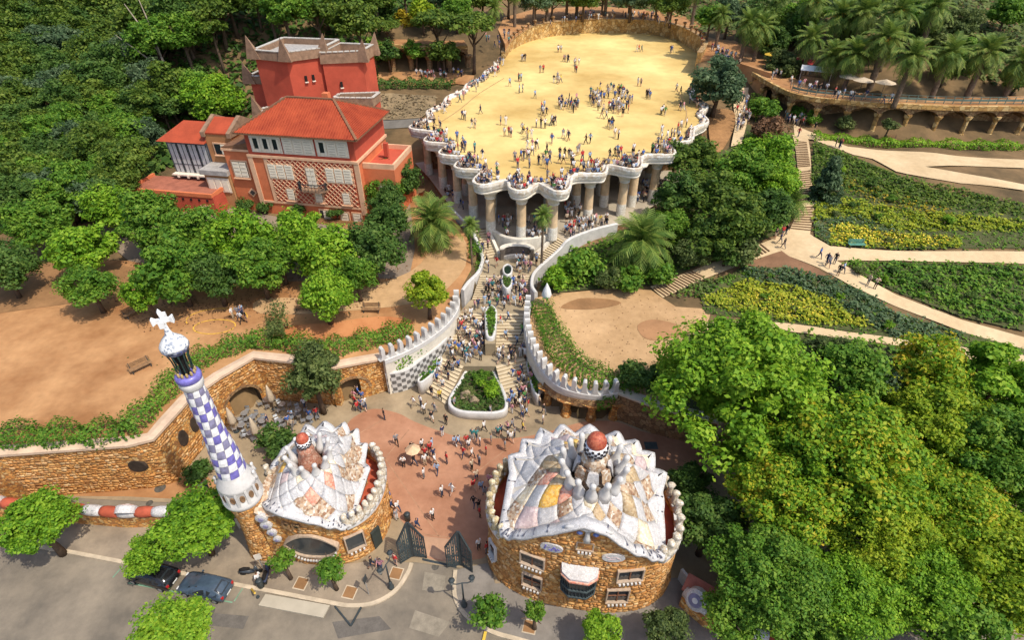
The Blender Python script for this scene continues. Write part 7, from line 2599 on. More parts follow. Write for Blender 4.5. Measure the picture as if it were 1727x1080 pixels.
for i, (x, y, h, r_) in enumerate(((835, 50, 4.6, 2.6), (868, 47, 7.5, 2.4), (900, 42, 6.5, 2.4), (922, 36, 7.5, 2.4), (955, 31, 7, 2.4), (972, 30, 8, 2.4), (1020, 29, 8, 2.4), (1060, 30, 7.5, 2.4), (1125, 38, 8, 2.5), (1165, 50, 8, 2.5), (1207, 78, 6, 2.6))):
	palm(x, y, h, r_, 'palm on the walk behind the curved wall, number %s from the left' % ('one two three four five six seven eight nine ten eleven'.split()[i]), GB, zg=18.0)
palm(606, 74, 4.5, 3.0, 'palm above the left end of the arcade', zg=18)

# ---- hedges, shrubs on the wall, flower beds
def hedge(name, pts, w, h, m, label, leaf=0.2, dens=30, zoff=0.0, z=None, cat='hedge'):
	"""clipped or rambling hedge along (px, py) points"""
	rng = np.random.default_rng(len(pts) * 7 + int(pts[0][0]))
	W = [tuple(gpx(a, b)) if z is None else tuple(at(a, b, z)) for a, b in pts]
	W = smooth_path(W, 5)
	C, N = [], []
	for p, q in zip(W[:-1], W[1:]):
		p, q = np.array(p), np.array(q)
		L = np.linalg.norm(q - p)
		d = (q - p) / (L + 1e-9)
		s = np.array([-d[1], d[0], 0])
		n = max(2, int(L * dens * (w + 2 * h)))
		t = rng.random(n)[:, None]
		ww = (rng.random(n) * 2 - 1)[:, None]
		zz = rng.random(n)[:, None]
		side = rng.random(n)[:, None]
		ww = np.where(side < 0.5, np.sign(ww) * rng.uniform(0.75, 1.05, (n, 1)), ww)
		zz = np.where(side >= 0.5, rng.uniform(0.8, 1.12, (n, 1)), zz)
		wob = 1 + 0.25 * np.sin(p[0] * 1.7 + p[1] * 1.1 + t * 3)
		C.append(p + (q - p) * t + s * ww * w / 2 * wob + np.array([0, 0, 1]) * zz * h * wob)
		nn = s * ww * 0.9 + np.array([0, 0, 1]) * (zz * 0.9 + 0.2) + rng.normal(size=(n, 3)) * 0.45
		N.append(nn / np.linalg.norm(nn, axis=1, keepdims=True))
	C, N = np.concatenate(C), np.concatenate(N)
	C[:, 2] += zoff
	o = W[len(W) // 2]
	V, Q = leaf_cloud(C - np.array(o), N, leaf * rng.uniform(0.6, 1.3, len(C)), rng)
	me = quads_mesh(name, V, Q)
	me.materials.append(m)
	ob = link(name, me, None, o)
	tag(ob, label, cat)
	return ob

hedge('hedge', [(216, 735), (250, 700), (290, 660), (330, 620), (400, 590), (440, 580), (500, 588), (560, 594), (620, 580), (670, 568), (692, 558)], 1.9, 1.4, L_MID, 'long rambling hedge on top of the left retaining wall', 0.13, 55)
hedge('hedge', [(0, 745), (100, 742), (200, 738), (230, 728)], 2.2, 1.4, L_MID, 'hedge above the retaining wall at the far left', 0.13, 55)
hedge('hedge', [(472, 590), (470, 560), (482, 548)], 1.8, 2.6, L_OLIVE, 'tall loose bush rising out of the wall-top hedge', 0.13, 55, cat='bush')
hedge('hedge', [(600, 148), (660, 146), (730, 146), (765, 148)], 3.2, 1.3, L_DARK, 'dark clipped hedge below the left arcade', 0.17, 36)
hedge('ivy', [(912, 520), (920, 545), (935, 575), (950, 605), (980, 632), (1020, 645), (1060, 650), (1092, 640)], 2.6, 1.3, L_MID, 'leafy ivy bank inside the right crenellated wall', 0.13, 55, cat='ivy')
hedge('hedge', [(1370, 233), (1430, 240), (1511, 246), (1600, 248), (1720, 250)], 2.2, 0.9, L_BRIGHT, 'bright green hedge along the upper garden path', 0.17, 36)
hedge('hedge', [(1268, 205), (1268, 190), (1272, 178)], 1.6, 1.8, L_MID, 'green hedge beside the crowded side path', 0.17, 36)
hedge('climber', [(745, 560), (755, 545), (764, 528)], 0.8, 0.8, L_MID, 'strip of green plants inside the left crenellated wall', 0.16, 30, z=3.6, cat='plants')
hedge('climber', [(722, 590), (700, 606), (680, 618), (660, 624)], 1.1, 1.3, L_MID, 'green plants on the tier above the checkered wall', 0.16, 40, z=2.75, cat='plants')
hedge('climber', [(752, 560), (742, 572), (728, 585)], 0.9, 1.3, L_MID, 'green plants between the checkered tier and the white teeth', 0.16, 40, z=2.85, cat='plants')
hedge('climber', [(808, 445), (803, 462), (792, 474)], 1.2, 0.9, L_MID, 'low greenery outside the upper left balustrade', 0.16, 24, z=5.0, cat='plants')
hedge('climber', [(798, 395), (800, 420), (803, 440)], 1.5, 1.2, L_MID, 'greenery climbing beside the upper left flight', 0.18, 24, z=6.0, cat='plants')
hedge('climber', [(1005, 690), (1022, 685), (1035, 680)], 1.0, 1.2, L_MID, 'ivy hanging over the right end of the stone arcade', 0.16, 24, z=2.2, cat='ivy')

def bed(name, pts, m, label, dens, leaf, h, dz=0.0, world=False, kind='stuff'):
	"""uncountable planting over an outline"""
	rng = np.random.default_rng(int(abs(pts[0][0]) * 3 + len(pts)))
	W = pts if world else [tuple(gpx(a, b)[:2]) for a, b in pts]
	xs, ys = [p[0] for p in W], [p[1] for p in W]
	area = (max(xs) - min(xs)) * (max(ys) - min(ys))
	n = int(area * dens)
	X = rng.uniform(min(xs), max(xs), n)
	Y = rng.uniform(min(ys), max(ys), n)
	k = inside_np(W, X, Y)
	X, Y = X[k] + rng.normal(size=k.sum()) * 0.22, Y[k] + rng.normal(size=k.sum()) * 0.22
	Z = hgt_np(X, Y) + dz
	cl = 0.75 + 0.75 * np.sin(X * 1.9 + 2 * np.sin(Y * 1.3)) * np.sin(Y * 1.7 + 1.5 * np.sin(X * 0.9))
	C = np.stack([X, Y, Z + rng.random(len(X)) * h * cl], 1)
	N = np.array([0.1, -0.2, 1.0]) + rng.normal(size=(len(X), 3)) * 0.34
	N /= np.linalg.norm(N, axis=1, keepdims=True)
	V, Q = leaf_cloud(C, N, leaf * rng.uniform(0.6, 1.3, len(X)), rng)
	me = quads_mesh(name, V, Q)
	me.materials.append(m)
	o = link(name, me)
	o['kind'] = kind
	o['label'] = label
	o['category'] = 'plants'
	return o

drape('garden_soil', [(1180, 500), (1250, 452), (1330, 452), (1400, 470), (1470, 500), (1511, 530), (1727, 590), (1727, 598), (1511, 572), (1380, 552), (1280, 540), (1190, 530)], SOIL, dz=0.09)
bed('flower_bed', [(1185, 505), (1250, 478), (1330, 483), (1400, 508), (1470, 552), (1380, 550), (1280, 536), (1200, 518)], L_BED, 'yellow-green flower bed above the lower garden path', 34, 0.22, 0.5, 0.1)
bed('flowers', [(1240, 500), (1300, 500), (1400, 520), (1440, 548), (1370, 545), (1280, 525)], FLOWER_Y, 'yellow blossoms in the lower flower bed', 7, 0.13, 0.4, 0.25)
bed('lavender_band', [(1250, 456), (1330, 456), (1400, 472), (1470, 502), (1511, 532), (1620, 565), (1600, 580), (1511, 572), (1470, 552), (1400, 508), (1330, 483), (1262, 474)], L_BLUE, 'band of blue-grey plants edging the lower flower bed', 30, 0.22, 0.6, 0.1)
drape('garden_soil', [(1372, 240), (1440, 266), (1511, 295), (1600, 330), (1727, 345), (1727, 420), (1511, 420), (1400, 414), (1374, 398), (1378, 345), (1370, 300)], SOIL, dz=0.09)
bed('ground_cover', [(1372, 242), (1440, 268), (1511, 297), (1727, 348), (1727, 365), (1511, 345), (1430, 318), (1400, 345), (1378, 345), (1370, 300)], L_PINE, 'olive green ground cover on the slope round the spruce', 22, 0.24, 0.45, 0.1)
bed('ground_cover', [(1420, 300), (1511, 332), (1600, 352), (1600, 372), (1511, 358), (1440, 330), (1410, 312)], L_GOLD, 'golden band of flowers right of the spruce', 6, 0.2, 0.4, 0.15)
bed('flower_bed', [(1374, 345), (1430, 336), (1511, 355), (1727, 375), (1727, 392), (1511, 390), (1440, 366), (1372, 374)], L_BED, 'yellow-green flower bed below the spruce', 34, 0.22, 0.45, 0.1)
bed('ground_cover', [(1372, 376), (1440, 366), (1511, 390), (1511, 398), (1430, 378), (1400, 384), (1398, 412), (1374, 398)], L_BLUE, 'dark blue-green border below the yellow-green bed', 14, 0.22, 0.5, 0.1)
bed('flower_bed', [(1400, 384), (1430, 378), (1511, 396), (1620, 402), (1620, 418), (1511, 418), (1400, 413)], L_BED, 'low bed beside the garden path', 28, 0.22, 0.4, 0.1)
bed('flowers', [(1402, 386), (1430, 380), (1511, 398), (1600, 404), (1600, 416), (1511, 416), (1404, 411)], FLOWER_Y, 'dense yellow flowers beside the garden path', 9, 0.16, 0.4, 0.25)
drape('garden_soil', [(1422, 443), (1511, 443), (1727, 450), (1727, 560), (1620, 535), (1511, 494), (1465, 470)], SOIL, dz=0.1)
bed('ground_cover', [(1424, 444), (1511, 444), (1727, 452), (1727, 555), (1620, 530), (1511, 490), (1466, 468)], L_MID, 'mixed planting between the two garden paths', 24, 0.24, 0.6, 0.1)
drape('shrubbery_soil', [(1150, 565), (1290, 560), (1380, 568), (1500, 584), (1727, 622), (1727, 745), (1330, 728), (1200, 706), (1130, 690), (1180, 630)], SOIL, dz=0.09)
bed('shrubbery', [(1290, 562), (1380, 570), (1500, 586), (1727, 624), (1727, 740), (1330, 722), (1220, 700), (1200, 620)], L_MID, 'dark green shrubbery below the lower garden path', 10, 0.3, 1.0, 0.1)
drape('thicket_soil', [(1000, 415), (1060, 385), (1130, 335), (1190, 240), (1225, 255), (1260, 210), (1330, 225), (1342, 300), (1345, 350), (1325, 390), (1250, 422), (1180, 448), (1098, 482), (980, 490), (935, 495), (908, 490), (930, 455), (965, 420)], SOIL, dz=0.04)
bed('undergrowth', [(1000, 418), (1060, 392), (1130, 340), (1190, 262), (1230, 262), (1265, 225), (1330, 230), (1340, 300), (1343, 350), (1322, 388), (1250, 420), (1180, 446), (1098, 480), (980, 488), (938, 492), (912, 486), (935, 455), (968, 424)], L_MID, 'tangled green undergrowth right of the stairs and hall', 13, 0.28, 0.9, 0.05)
bed('undergrowth', [(1190, 500), (1230, 470), (1180, 472), (1130, 500)], L_OLIVE, 'grey-green planting beside the foot of the log-step path', 12, 0.25, 0.5, 0.1)
bed('dry_grass', [(600, 160), (660, 160), (735, 164), (732, 180), (708, 198), (640, 200), (600, 190)], leafmat('leaf_dry', [(0.16, 0.12, 0.07), (0.24, 0.18, 0.10), (0.32, 0.24, 0.13)], 0.1), 'dry grass on the bank above the villa', 8, 0.28, 0.4, 0.1)

for (pts, m, lab, dens, leaf, h) in (
		([(1180, 500), (1250, 452), (1330, 452), (1400, 470), (1470, 500), (1511, 530), (1727, 590), (1727, 598), (1511, 572), (1380, 552), (1280, 540), (1190, 530)], L_MID, 'low green carpet between the lower flower beds', 14, 0.22, 0.15),
		([(1372, 240), (1440, 266), (1511, 295), (1600, 330), (1727, 345), (1727, 420), (1511, 420), (1400, 414), (1374, 398), (1378, 345), (1370, 300)], L_MID, 'low green carpet on the upper garden slope', 12, 0.24, 0.15),
		([(1422, 443), (1511, 443), (1727, 450), (1727, 560), (1620, 535), (1511, 494), (1465, 470)], L_MID, 'low green carpet between the two garden paths', 8, 0.24, 0.2),
		([(1265, 455), (1262, 474), (1190, 500), (1130, 500), (1190, 474)], L_MID, 'green tufts above the bare yard', 14, 0.2, 0.3)):
	bed('ground_cover', pts, m, lab, dens, leaf, h, 0.06)
bed('undergrowth', [(-130, 60), (-130, 200), (-12, 200), (-12, 150), (-30, 150), (-30, 128), (-26, 100), (-45, 100), (-58, 92), (-58, 75), (-100, 60)], L_DARK, 'dark undergrowth under the wooded slope', 2.4, 0.75, 1.1, 0.0, True)
bed('undergrowth', [(45, 165), (45, 150), (60, 128), (64, 112), (130, 100), (150, 160), (90, 210), (-10, 210), (-10, 182), (30, 182)], L_OLIVE, 'olive undergrowth on the slope behind the palms', 2.0, 0.7, 0.9, 0.0, True)

SHG = 'single shrubs in the garden beds'
for i, (x, y, r_) in enumerate(((1290, 500, 7), (1340, 520, 6), (1415, 500, 8), (1450, 530, 7), (1300, 465, 6), (1375, 480, 7), (1500, 548, 8), (1440, 345, 8), (1480, 365, 7), (1410, 360, 6), (1420, 285, 7), (1470, 310, 8), (1505, 335, 7), (1450, 455, 9), (1490, 470, 8), (1508, 455, 8), (1475, 450, 6), (1560, 480, 10), (1600, 370, 9), (1640, 500, 10), (1385, 255, 6), (1500, 405, 6))):
	tree(x, y, r_, 'shrub', (L_MID, L_OLIVE, L_BRIGHT, L_DARK)[i % 4], '%s rounded shrub rising out of a garden bed on the right' % ('mid-green', 'grey-olive', 'bright', 'dark')[i % 4], SHG, 0.1, 0.9, 'shrub', cat='shrub')
bed('leaf_litter', [(150, 500), (230, 440), (420, 430), (640, 400), (690, 450), (600, 520), (400, 545), (250, 560)], L_RUST, 'dry leaves strewn under the terrace trees', 3.5, 0.13, 0.03, 0.1)
bed('leaf_litter', [(930, 505), (1090, 492), (1180, 530), (1090, 600), (970, 620)], L_RUST, 'dry leaves strewn over the bare yard', 1.0, 0.09, 0.02, 0.08)
bed('weeds', [(216, 600), (420, 500), (690, 500), (700, 545), (430, 575), (260, 690)], L_OLIVE, 'sparse weeds on the orange terrace ground', 0.35, 0.12, 0.05, 0.08)

def fill_planter(poly, z, m, label, leaf=0.16, dens=45, h=0.7, shrink=0.82):
	cx = sum(p[0] for p in poly) / len(poly)
	cy = sum(p[1] for p in poly) / len(poly)
	W = [(cx + (x - cx) * shrink, cy + (y - cy) * shrink) for x, y in poly]
	rng = np.random.default_rng(int(abs(cx * 100)))
	xs, ys = [p[0] for p in W], [p[1] for p in W]
	n = int((max(xs) - min(xs)) * (max(ys) - min(ys)) * dens)
	X, Y = rng.uniform(min(xs), max(xs), n), rng.uniform(min(ys), max(ys), n)
	k = inside_np(W, X, Y)
	X, Y = X[k], Y[k]
	C = np.stack([X - cx, Y - cy, rng.random(len(X)) * h], 1)
	N = np.array([0, 0, 1.0]) + rng.normal(size=(len(X), 3)) * 0.5
	N /= np.linalg.norm(N, axis=1, keepdims=True)
	V, Q = leaf_cloud(C, N, leaf * rng.uniform(0.6, 1.3, len(X)), rng)
	me = quads_mesh('planting', V, Q)
	me.materials.append(m)
	o = link('planting', me, None, (cx, cy, z))
	o['kind'] = 'stuff'
	o['label'] = label
	o['category'] = 'plants'

fill_planter(PLM, 4.0, L_MID, 'green planting filling the narrow oval planter', 0.15, 60, 0.5)
fill_planter(PLU, 5.6, L_DARK, 'dark greenery in the small round basin', 0.13, 70, 0.4)
fill_planter(PLR, 1.6, L_MID, 'green strip in the planter right of the lower stairs', 0.15, 60, 0.5)
fill_planter(PLL, 1.8, L_MID, 'green strip in the planter left of the lower stairs', 0.15, 60, 0.5)
fill_planter(PLB, 0.85, L_DARK, 'low dark planting round the rockery of the big planter', 0.17, 40, 0.35, 0.88)
# rockery with shrubs in the large planter
for (px, py, rp, m, lab) in ((825, 655, 17, L_BRIGHT, 'bright round shrub on the right of the drop-shaped planter'), (806, 640, 13, L_MID, 'dark green shrub at the back of the drop-shaped planter'), (790, 660, 10, L_OLIVE, 'olive tuft on the left of the drop-shaped planter'), (815, 632, 9, L_MID, 'small shrub at the tip of the drop-shaped planter')):
	tree(px, py, rp, 'shrub', m, lab, None, 0.1, 0.9, 'shrub', 0.9, cat='shrub')
for i, (px, py, s, lab) in enumerate(((788, 668, 0.9, 'large pale rock on the left of the drop-shaped planter'), (800, 676, 0.6, 'small rock at the front of the drop-shaped planter'), (808, 650, 0.75, 'dark mossy rock in the middle of the drop-shaped planter'))):
	p = at(px, py, 0.95)
	b = B()
	b.lathe([(0.6, -0.2), (0.8, 0.1), (0.65, 0.5), (0.3, 0.8)], 8, wob=lambda a, z: 1 + 0.22 * math.sin(2 * a + 5 * z + i) + 0.1 * math.sin(5 * a))
	o = b.build('rock', mat('planter_rock', (0.30, 0.23, 0.15), 0.95, 0.35, 2, 0.5), None, False, p, None)
	o.scale = (s, s, s)
	tag(o, lab, 'rock')
# log steps on the garden stairs
def log_steps(a0, a1, b0, b1, n, label, zoff=0.08):
	"""n timber risers laid across a sloping path between two edges"""
	mid = gpx((a0[0] + a1[0]) / 2, (a0[1] + a1[1]) / 2)
	r = empty('log_stair', mid)
	tag(r, label, 'stairs')
	lm = mat('log_timber', (0.17, 0.10, 0.055), 0.9, 0.25, 2, 0.3)
	for k in range(n):
		t = (k + 0.5) / n
		p = gpx(a0[0] + (a1[0] - a0[0]) * t, a0[1] + (a1[1] - a0[1]) * t)
		q = gpx(b0[0] + (b1[0] - b0[0]) * t, b0[1] + (b1[1] - b0[1]) * t)
		B().bar(p - mid + Vector((0, 0, zoff)), q - mid + Vector((0, 0, zoff)), 0.16, 0.18).build('log', lm, r)

log_steps((1100, 488), (1168, 458), (1120, 502), (1190, 468), 14, 'lower run of timber steps on the garden path')
log_steps((1225, 436), (1285, 412), (1240, 450), (1300, 424), 11, 'upper run of timber steps on the garden path')
log_steps((1330, 388), (1346, 350), (1366, 392), (1372, 348), 10, 'lowest run of the straight timber stair in the garden', 0.1)
log_steps((1347, 345), (1346, 290), (1372, 342), (1366, 288), 15, 'middle run of the straight timber stair in the garden', 0.1)
log_steps((1345, 284), (1340, 238), (1366, 282), (1360, 240), 15, 'top run of the straight timber stair in the garden', 0.1)
# ================================================================== street furniture, vehicles
def lamp_post(px, py, rz, label):
	p = at(px, py, 0.1)
	r = empty('lamp_post', (p.x, p.y, 0.1), rz)
	tag(r, label, 'lamp post')
	B().lathe([(0.24, 0), (0.24, 0.25), (0.17, 0.35), (0.15, 0.75), (0.09, 0.95)], 12).build('base', IRON, r, True)
	B().lathe([(0.075, 0.9), (0.06, 3.4)], 10).build('pole', IRON, r, True)
	B().tube([(-0.75, 0, 3.45), (-0.4, 0, 3.3), (0, 0, 3.38), (0.4, 0, 3.3), (0.75, 0, 3.45)], 0.045, 7).build('arm', IRON, r, True)
	for sx in (-0.75, 0.75):
		ln = empty('lantern', (sx, 0, 3.45))
		ln.parent = r
		B().lathe([(0.13, 0.05), (0.22, 0.5)], 6).build('glass', mat('lantern_glass', (0.30, 0.30, 0.27), 0.2, 0.1, spec=0.6), ln)
		B().lathe([(0.27, 0.5), (0.2, 0.62), (0.06, 0.72), (0.03, 0.85)], 6).build('cap', IRON, ln)
		B().lathe([(0.06, -0.05), (0.15, 0.05)], 6).build('cup', IRON, ln)

lamp_post(783, 1022, R(8), 'black double lamp post on the pavement beside the right lodge')
lamp_post(660, 992, R(70), 'black double lamp post at the rounded pavement corner')

def bench(px, py, rz, label, teal=False, z=None):
	p = gpx(px, py) if z is None else at(px, py, z)
	r = empty('park_bench', p + Vector((0, 0, 0.06)), rz)
	tag(r, label, 'bench')
	wm = mat('teal_paint', (0.10, 0.26, 0.20), 0.6, 0.15) if teal else WOOD
	for k in range(4):
		B().box((0, -0.22 + k * 0.15, 0.46), (2.1, 0.12, 0.05)).build('seat_slat', wm, r)
	for k in range(3):
		B().box((0, 0.36 + k * 0.03, 0.62 + k * 0.16), (2.1, 0.05, 0.13)).build('back_slat', wm, r)
	for sx in (-0.85, 0.85):
		lb = B()
		lb.bar((sx, -0.25, 0), (sx, -0.22, 0.44), 0.08).bar((sx, 0.3, 0), (sx, 0.34, 0.44), 0.08).bar((sx, 0.32, 0.4), (sx, 0.46, 1.05), 0.08).bar((sx, -0.25, 0.42), (sx, 0.35, 0.42), 0.08)
		lb.build('leg', IRON, r)

bench(627, 527, R(2), 'wooden bench on the sandy path, right of the leaning tree')
bench(514, 524, R(-4), 'wooden bench partly under the low leaning tree')
bench(240, 624, R(48), 'dark wooden bench alone on the orange ground at the left')
bench(227, 532, R(60), 'bench near the bright tree at the left edge of the terrace')
bench(1443, 418, R(0), 'teal bench in front of the dense yellow flowers', True)
bench(1500, 240, R(-5), 'bench against the bright hedge of the upper garden path')

def parasol_closed(px, py, h, m, label, z=0.03, s=1.0):
	p = at(px, py, z)
	r = empty('closed_parasol', (p.x, p.y, z))
	tag(r, label, 'parasol')
	B().lathe([(0.32, 0), (0.3, 0.08), (0.05, 0.12)], 12).build('base', IRON, r)
	B().lathe([(0.035, 0.1), (0.035, h)], 8).build('pole', mat('parasol_wood', (0.35, 0.25, 0.15), 0.7), r)
	B().lathe([(0.16, 1.1), (0.30 * s, 1.25), (0.38 * s, 1.6), (0.26 * s, h * 0.75), (0.1, h * 0.97), (0.03, h + 0.1)], 16, wob=lambda a, zz: 1 + 0.16 * math.cos(8 * a)).build('canopy', m, r, True)

parasol_closed(463, 690, 3.4, CANVAS, 'folded beige parasol nearest the retaining wall in the cafe yard')
parasol_closed(399, 728, 3.4, CANVAS, 'folded beige parasol left of the cafe tables')
parasol_closed(437, 745, 3.4, CANVAS, 'folded beige parasol just behind the tower')
parasol_closed(921, 516, 3.2, CANVAS_W, 'tall white folded parasol at the top of the right crenellated wall', 4.6, 1.4)

def parasol_open(px, py, z, r_, m, label, group=None):
	p = at(px, py, z) if z is not None else gpx(px, py)
	r = empty('open_parasol', p)
	tag(r, label, 'parasol', group)
	B().lathe([(0.04, 0), (0.035, 2.5)], 8).build('pole', IRON, r)
	b = B()
	n = 8
	vs = [(0, 0, 2.75)] + [(r_ * math.cos(6.283 * k / n), r_ * math.sin(6.283 * k / n), 2.2) for k in range(n)] + [(0, 0, 2.68)]
	b.add(vs, [(0, 1 + k, 1 + (k + 1) % n) for k in range(n)] + [(n + 1, 1 + (k + 1) % n, 1 + k) for k in range(n)])
	b.build('canopy', m, r)

for (x, y, m, lab) in ((1293, 98, CANVAS, 'pale round parasol left of the yellow one on the upper walk'), (1299, 112, mat('yellow_canvas', (0.62, 0.40, 0.05), 0.85), 'yellow parasol on the upper walk'), (1425, 152, CANVAS, 'tan parasol behind the teal railing, left one'), (1448, 158, CANVAS, 'tan parasol behind the teal railing, middle one'), (1485, 162, CANVAS, 'tan parasol behind the teal railing, right one'), (1272, 95, mat('orange_canvas', (0.50, 0.22, 0.07), 0.85), 'orange parasol among the crowd on the upper walk')):
	parasol_open(x, y, 17.0, 1.7, m, lab)

def stall(px, py, w, m, rz, label):
	p = at(px, py, 17.0)
	r = empty('market_stall', p, rz)
	tag(r, label, 'stall')
	for sx in (-1, 1):
		for sy in (-0.8, 0.8):
			B().box((sx * w / 2, sy, 1.0), (0.07, 0.07, 2.0)).build('post', STEEL, r)
	B().prism([(-w / 2 - 0.2, -1.1), (w / 2 + 0.2, -1.1), (w / 2 + 0.2, 1.1), (-w / 2 - 0.2, 1.1)], 2.0, [2.05, 2.05, 2.5, 2.5]).build('awning', m, r)
	B().box((0, 0, 0.45), (w * 0.9, 1.2, 0.9)).build('counter', WOOD, r)

stall(1335, 122, 6.5, mat('red_awning', (0.42, 0.05, 0.05), 0.8), R(-38), 'market stall with a long red awning on the upper walk')
stall(1372, 138, 5.0, CANVAS_W, R(-25), 'market stall with a white awning on the upper walk')
stall(1190, 38, 9.0, mat('cream_awning', (0.72, 0.58, 0.34), 0.85), R(-32), 'long cream awning at the far end of the walk behind the terrace')

def railing():
	pts = VRP[len(VRP) // 4:]
	o = Vector((*pts[0], 16.85))
	r = empty('railing', o)
	tag(r, 'teal metal railing along the edge of the viaduct walk', 'railing')
	tm = mat('teal_metal', (0.12, 0.19, 0.17), 0.5, 0.15)
	path = [(x - o.x, y - o.y + 1.0) for x, y in pts]
	for z in (0.15, 0.6, 1.1):
		B().sweep(path, [(-0.03, z), (0.03, z), (0.03, z + 0.06), (-0.03, z + 0.06)]).build('rail', tm, r)
	pm = B().box((0, 0, 0.58), (0.09, 0.09, 1.16)).mesh('post', tm)
	for i in range(0, len(path), 3):
		link('post', pm, r, (path[i][0], path[i][1], 0))
	pn = mat('teal_panel', (0.16, 0.22, 0.19), 0.5, 0.2)
	for i in range(0, len(path) - 3, 3):
		p, q = Vector((*path[i], 0.6)), Vector((*path[i + 3], 0.6))
		B().bar(p.lerp(q, 0.06), p.lerp(q, 0.94), 0.02, 0.35).build('panel', pn, r)

railing()

def cafe_set(i, px, py, n, rz):
	p = at(px, py, 0.03)
	t = empty('cafe_table', (p.x, p.y, 0.03), rz)
	tag(t, 'round steel cafe table in the yard behind the small lodge', 'table', 'cafe tables')
	B().lathe([(0.38, 0.72), (0.38, 0.75)], 16).build('table_top', STEEL, t)
	B().lathe([(0.03, 0.03), (0.03, 0.72)], 8).build('leg', STEEL, t)
	B().lathe([(0.24, 0), (0.22, 0.04)], 12).build('base', STEEL, t)
	for k in range(n):
		a = rz + 6.283 * k / n + rnd.uniform(-0.3, 0.3)
		c = empty('cafe_chair', (p.x + 0.72 * math.cos(a), p.y + 0.72 * math.sin(a), 0.03), a + R(90))
		tag(c, 'steel cafe chair in the yard behind the small lodge', 'chair', 'cafe chairs')
		link('seat', CH_SEAT, c)
		link('backrest', CH_BACK, c)
		for sx in (-0.19, 0.19):
			for sy in (-0.19, 0.19):
				link('leg', CH_LEG, c, (sx, sy, 0))

CH_SEAT = B().box((0, 0, 0.45), (0.44, 0.44, 0.04)).mesh('seat', STEEL)
CH_BACK = B().box((0, -0.22, 0.72), (0.44, 0.03, 0.3)).mesh('backrest', STEEL)
CH_LEG = B().box((0, 0, 0.22), (0.035, 0.035, 0.44)).mesh('leg', STEEL)
for i, (x, y) in enumerate(((452, 683), (478, 690), (505, 700), (492, 712), (525, 712), (415, 705), (428, 712), (445, 718), (410, 725), (425, 738), (330, 755), (340, 742), (472, 718))):
	cafe_set(i, x, y, 3 if i % 2 else 4, rnd.uniform(0, 6))

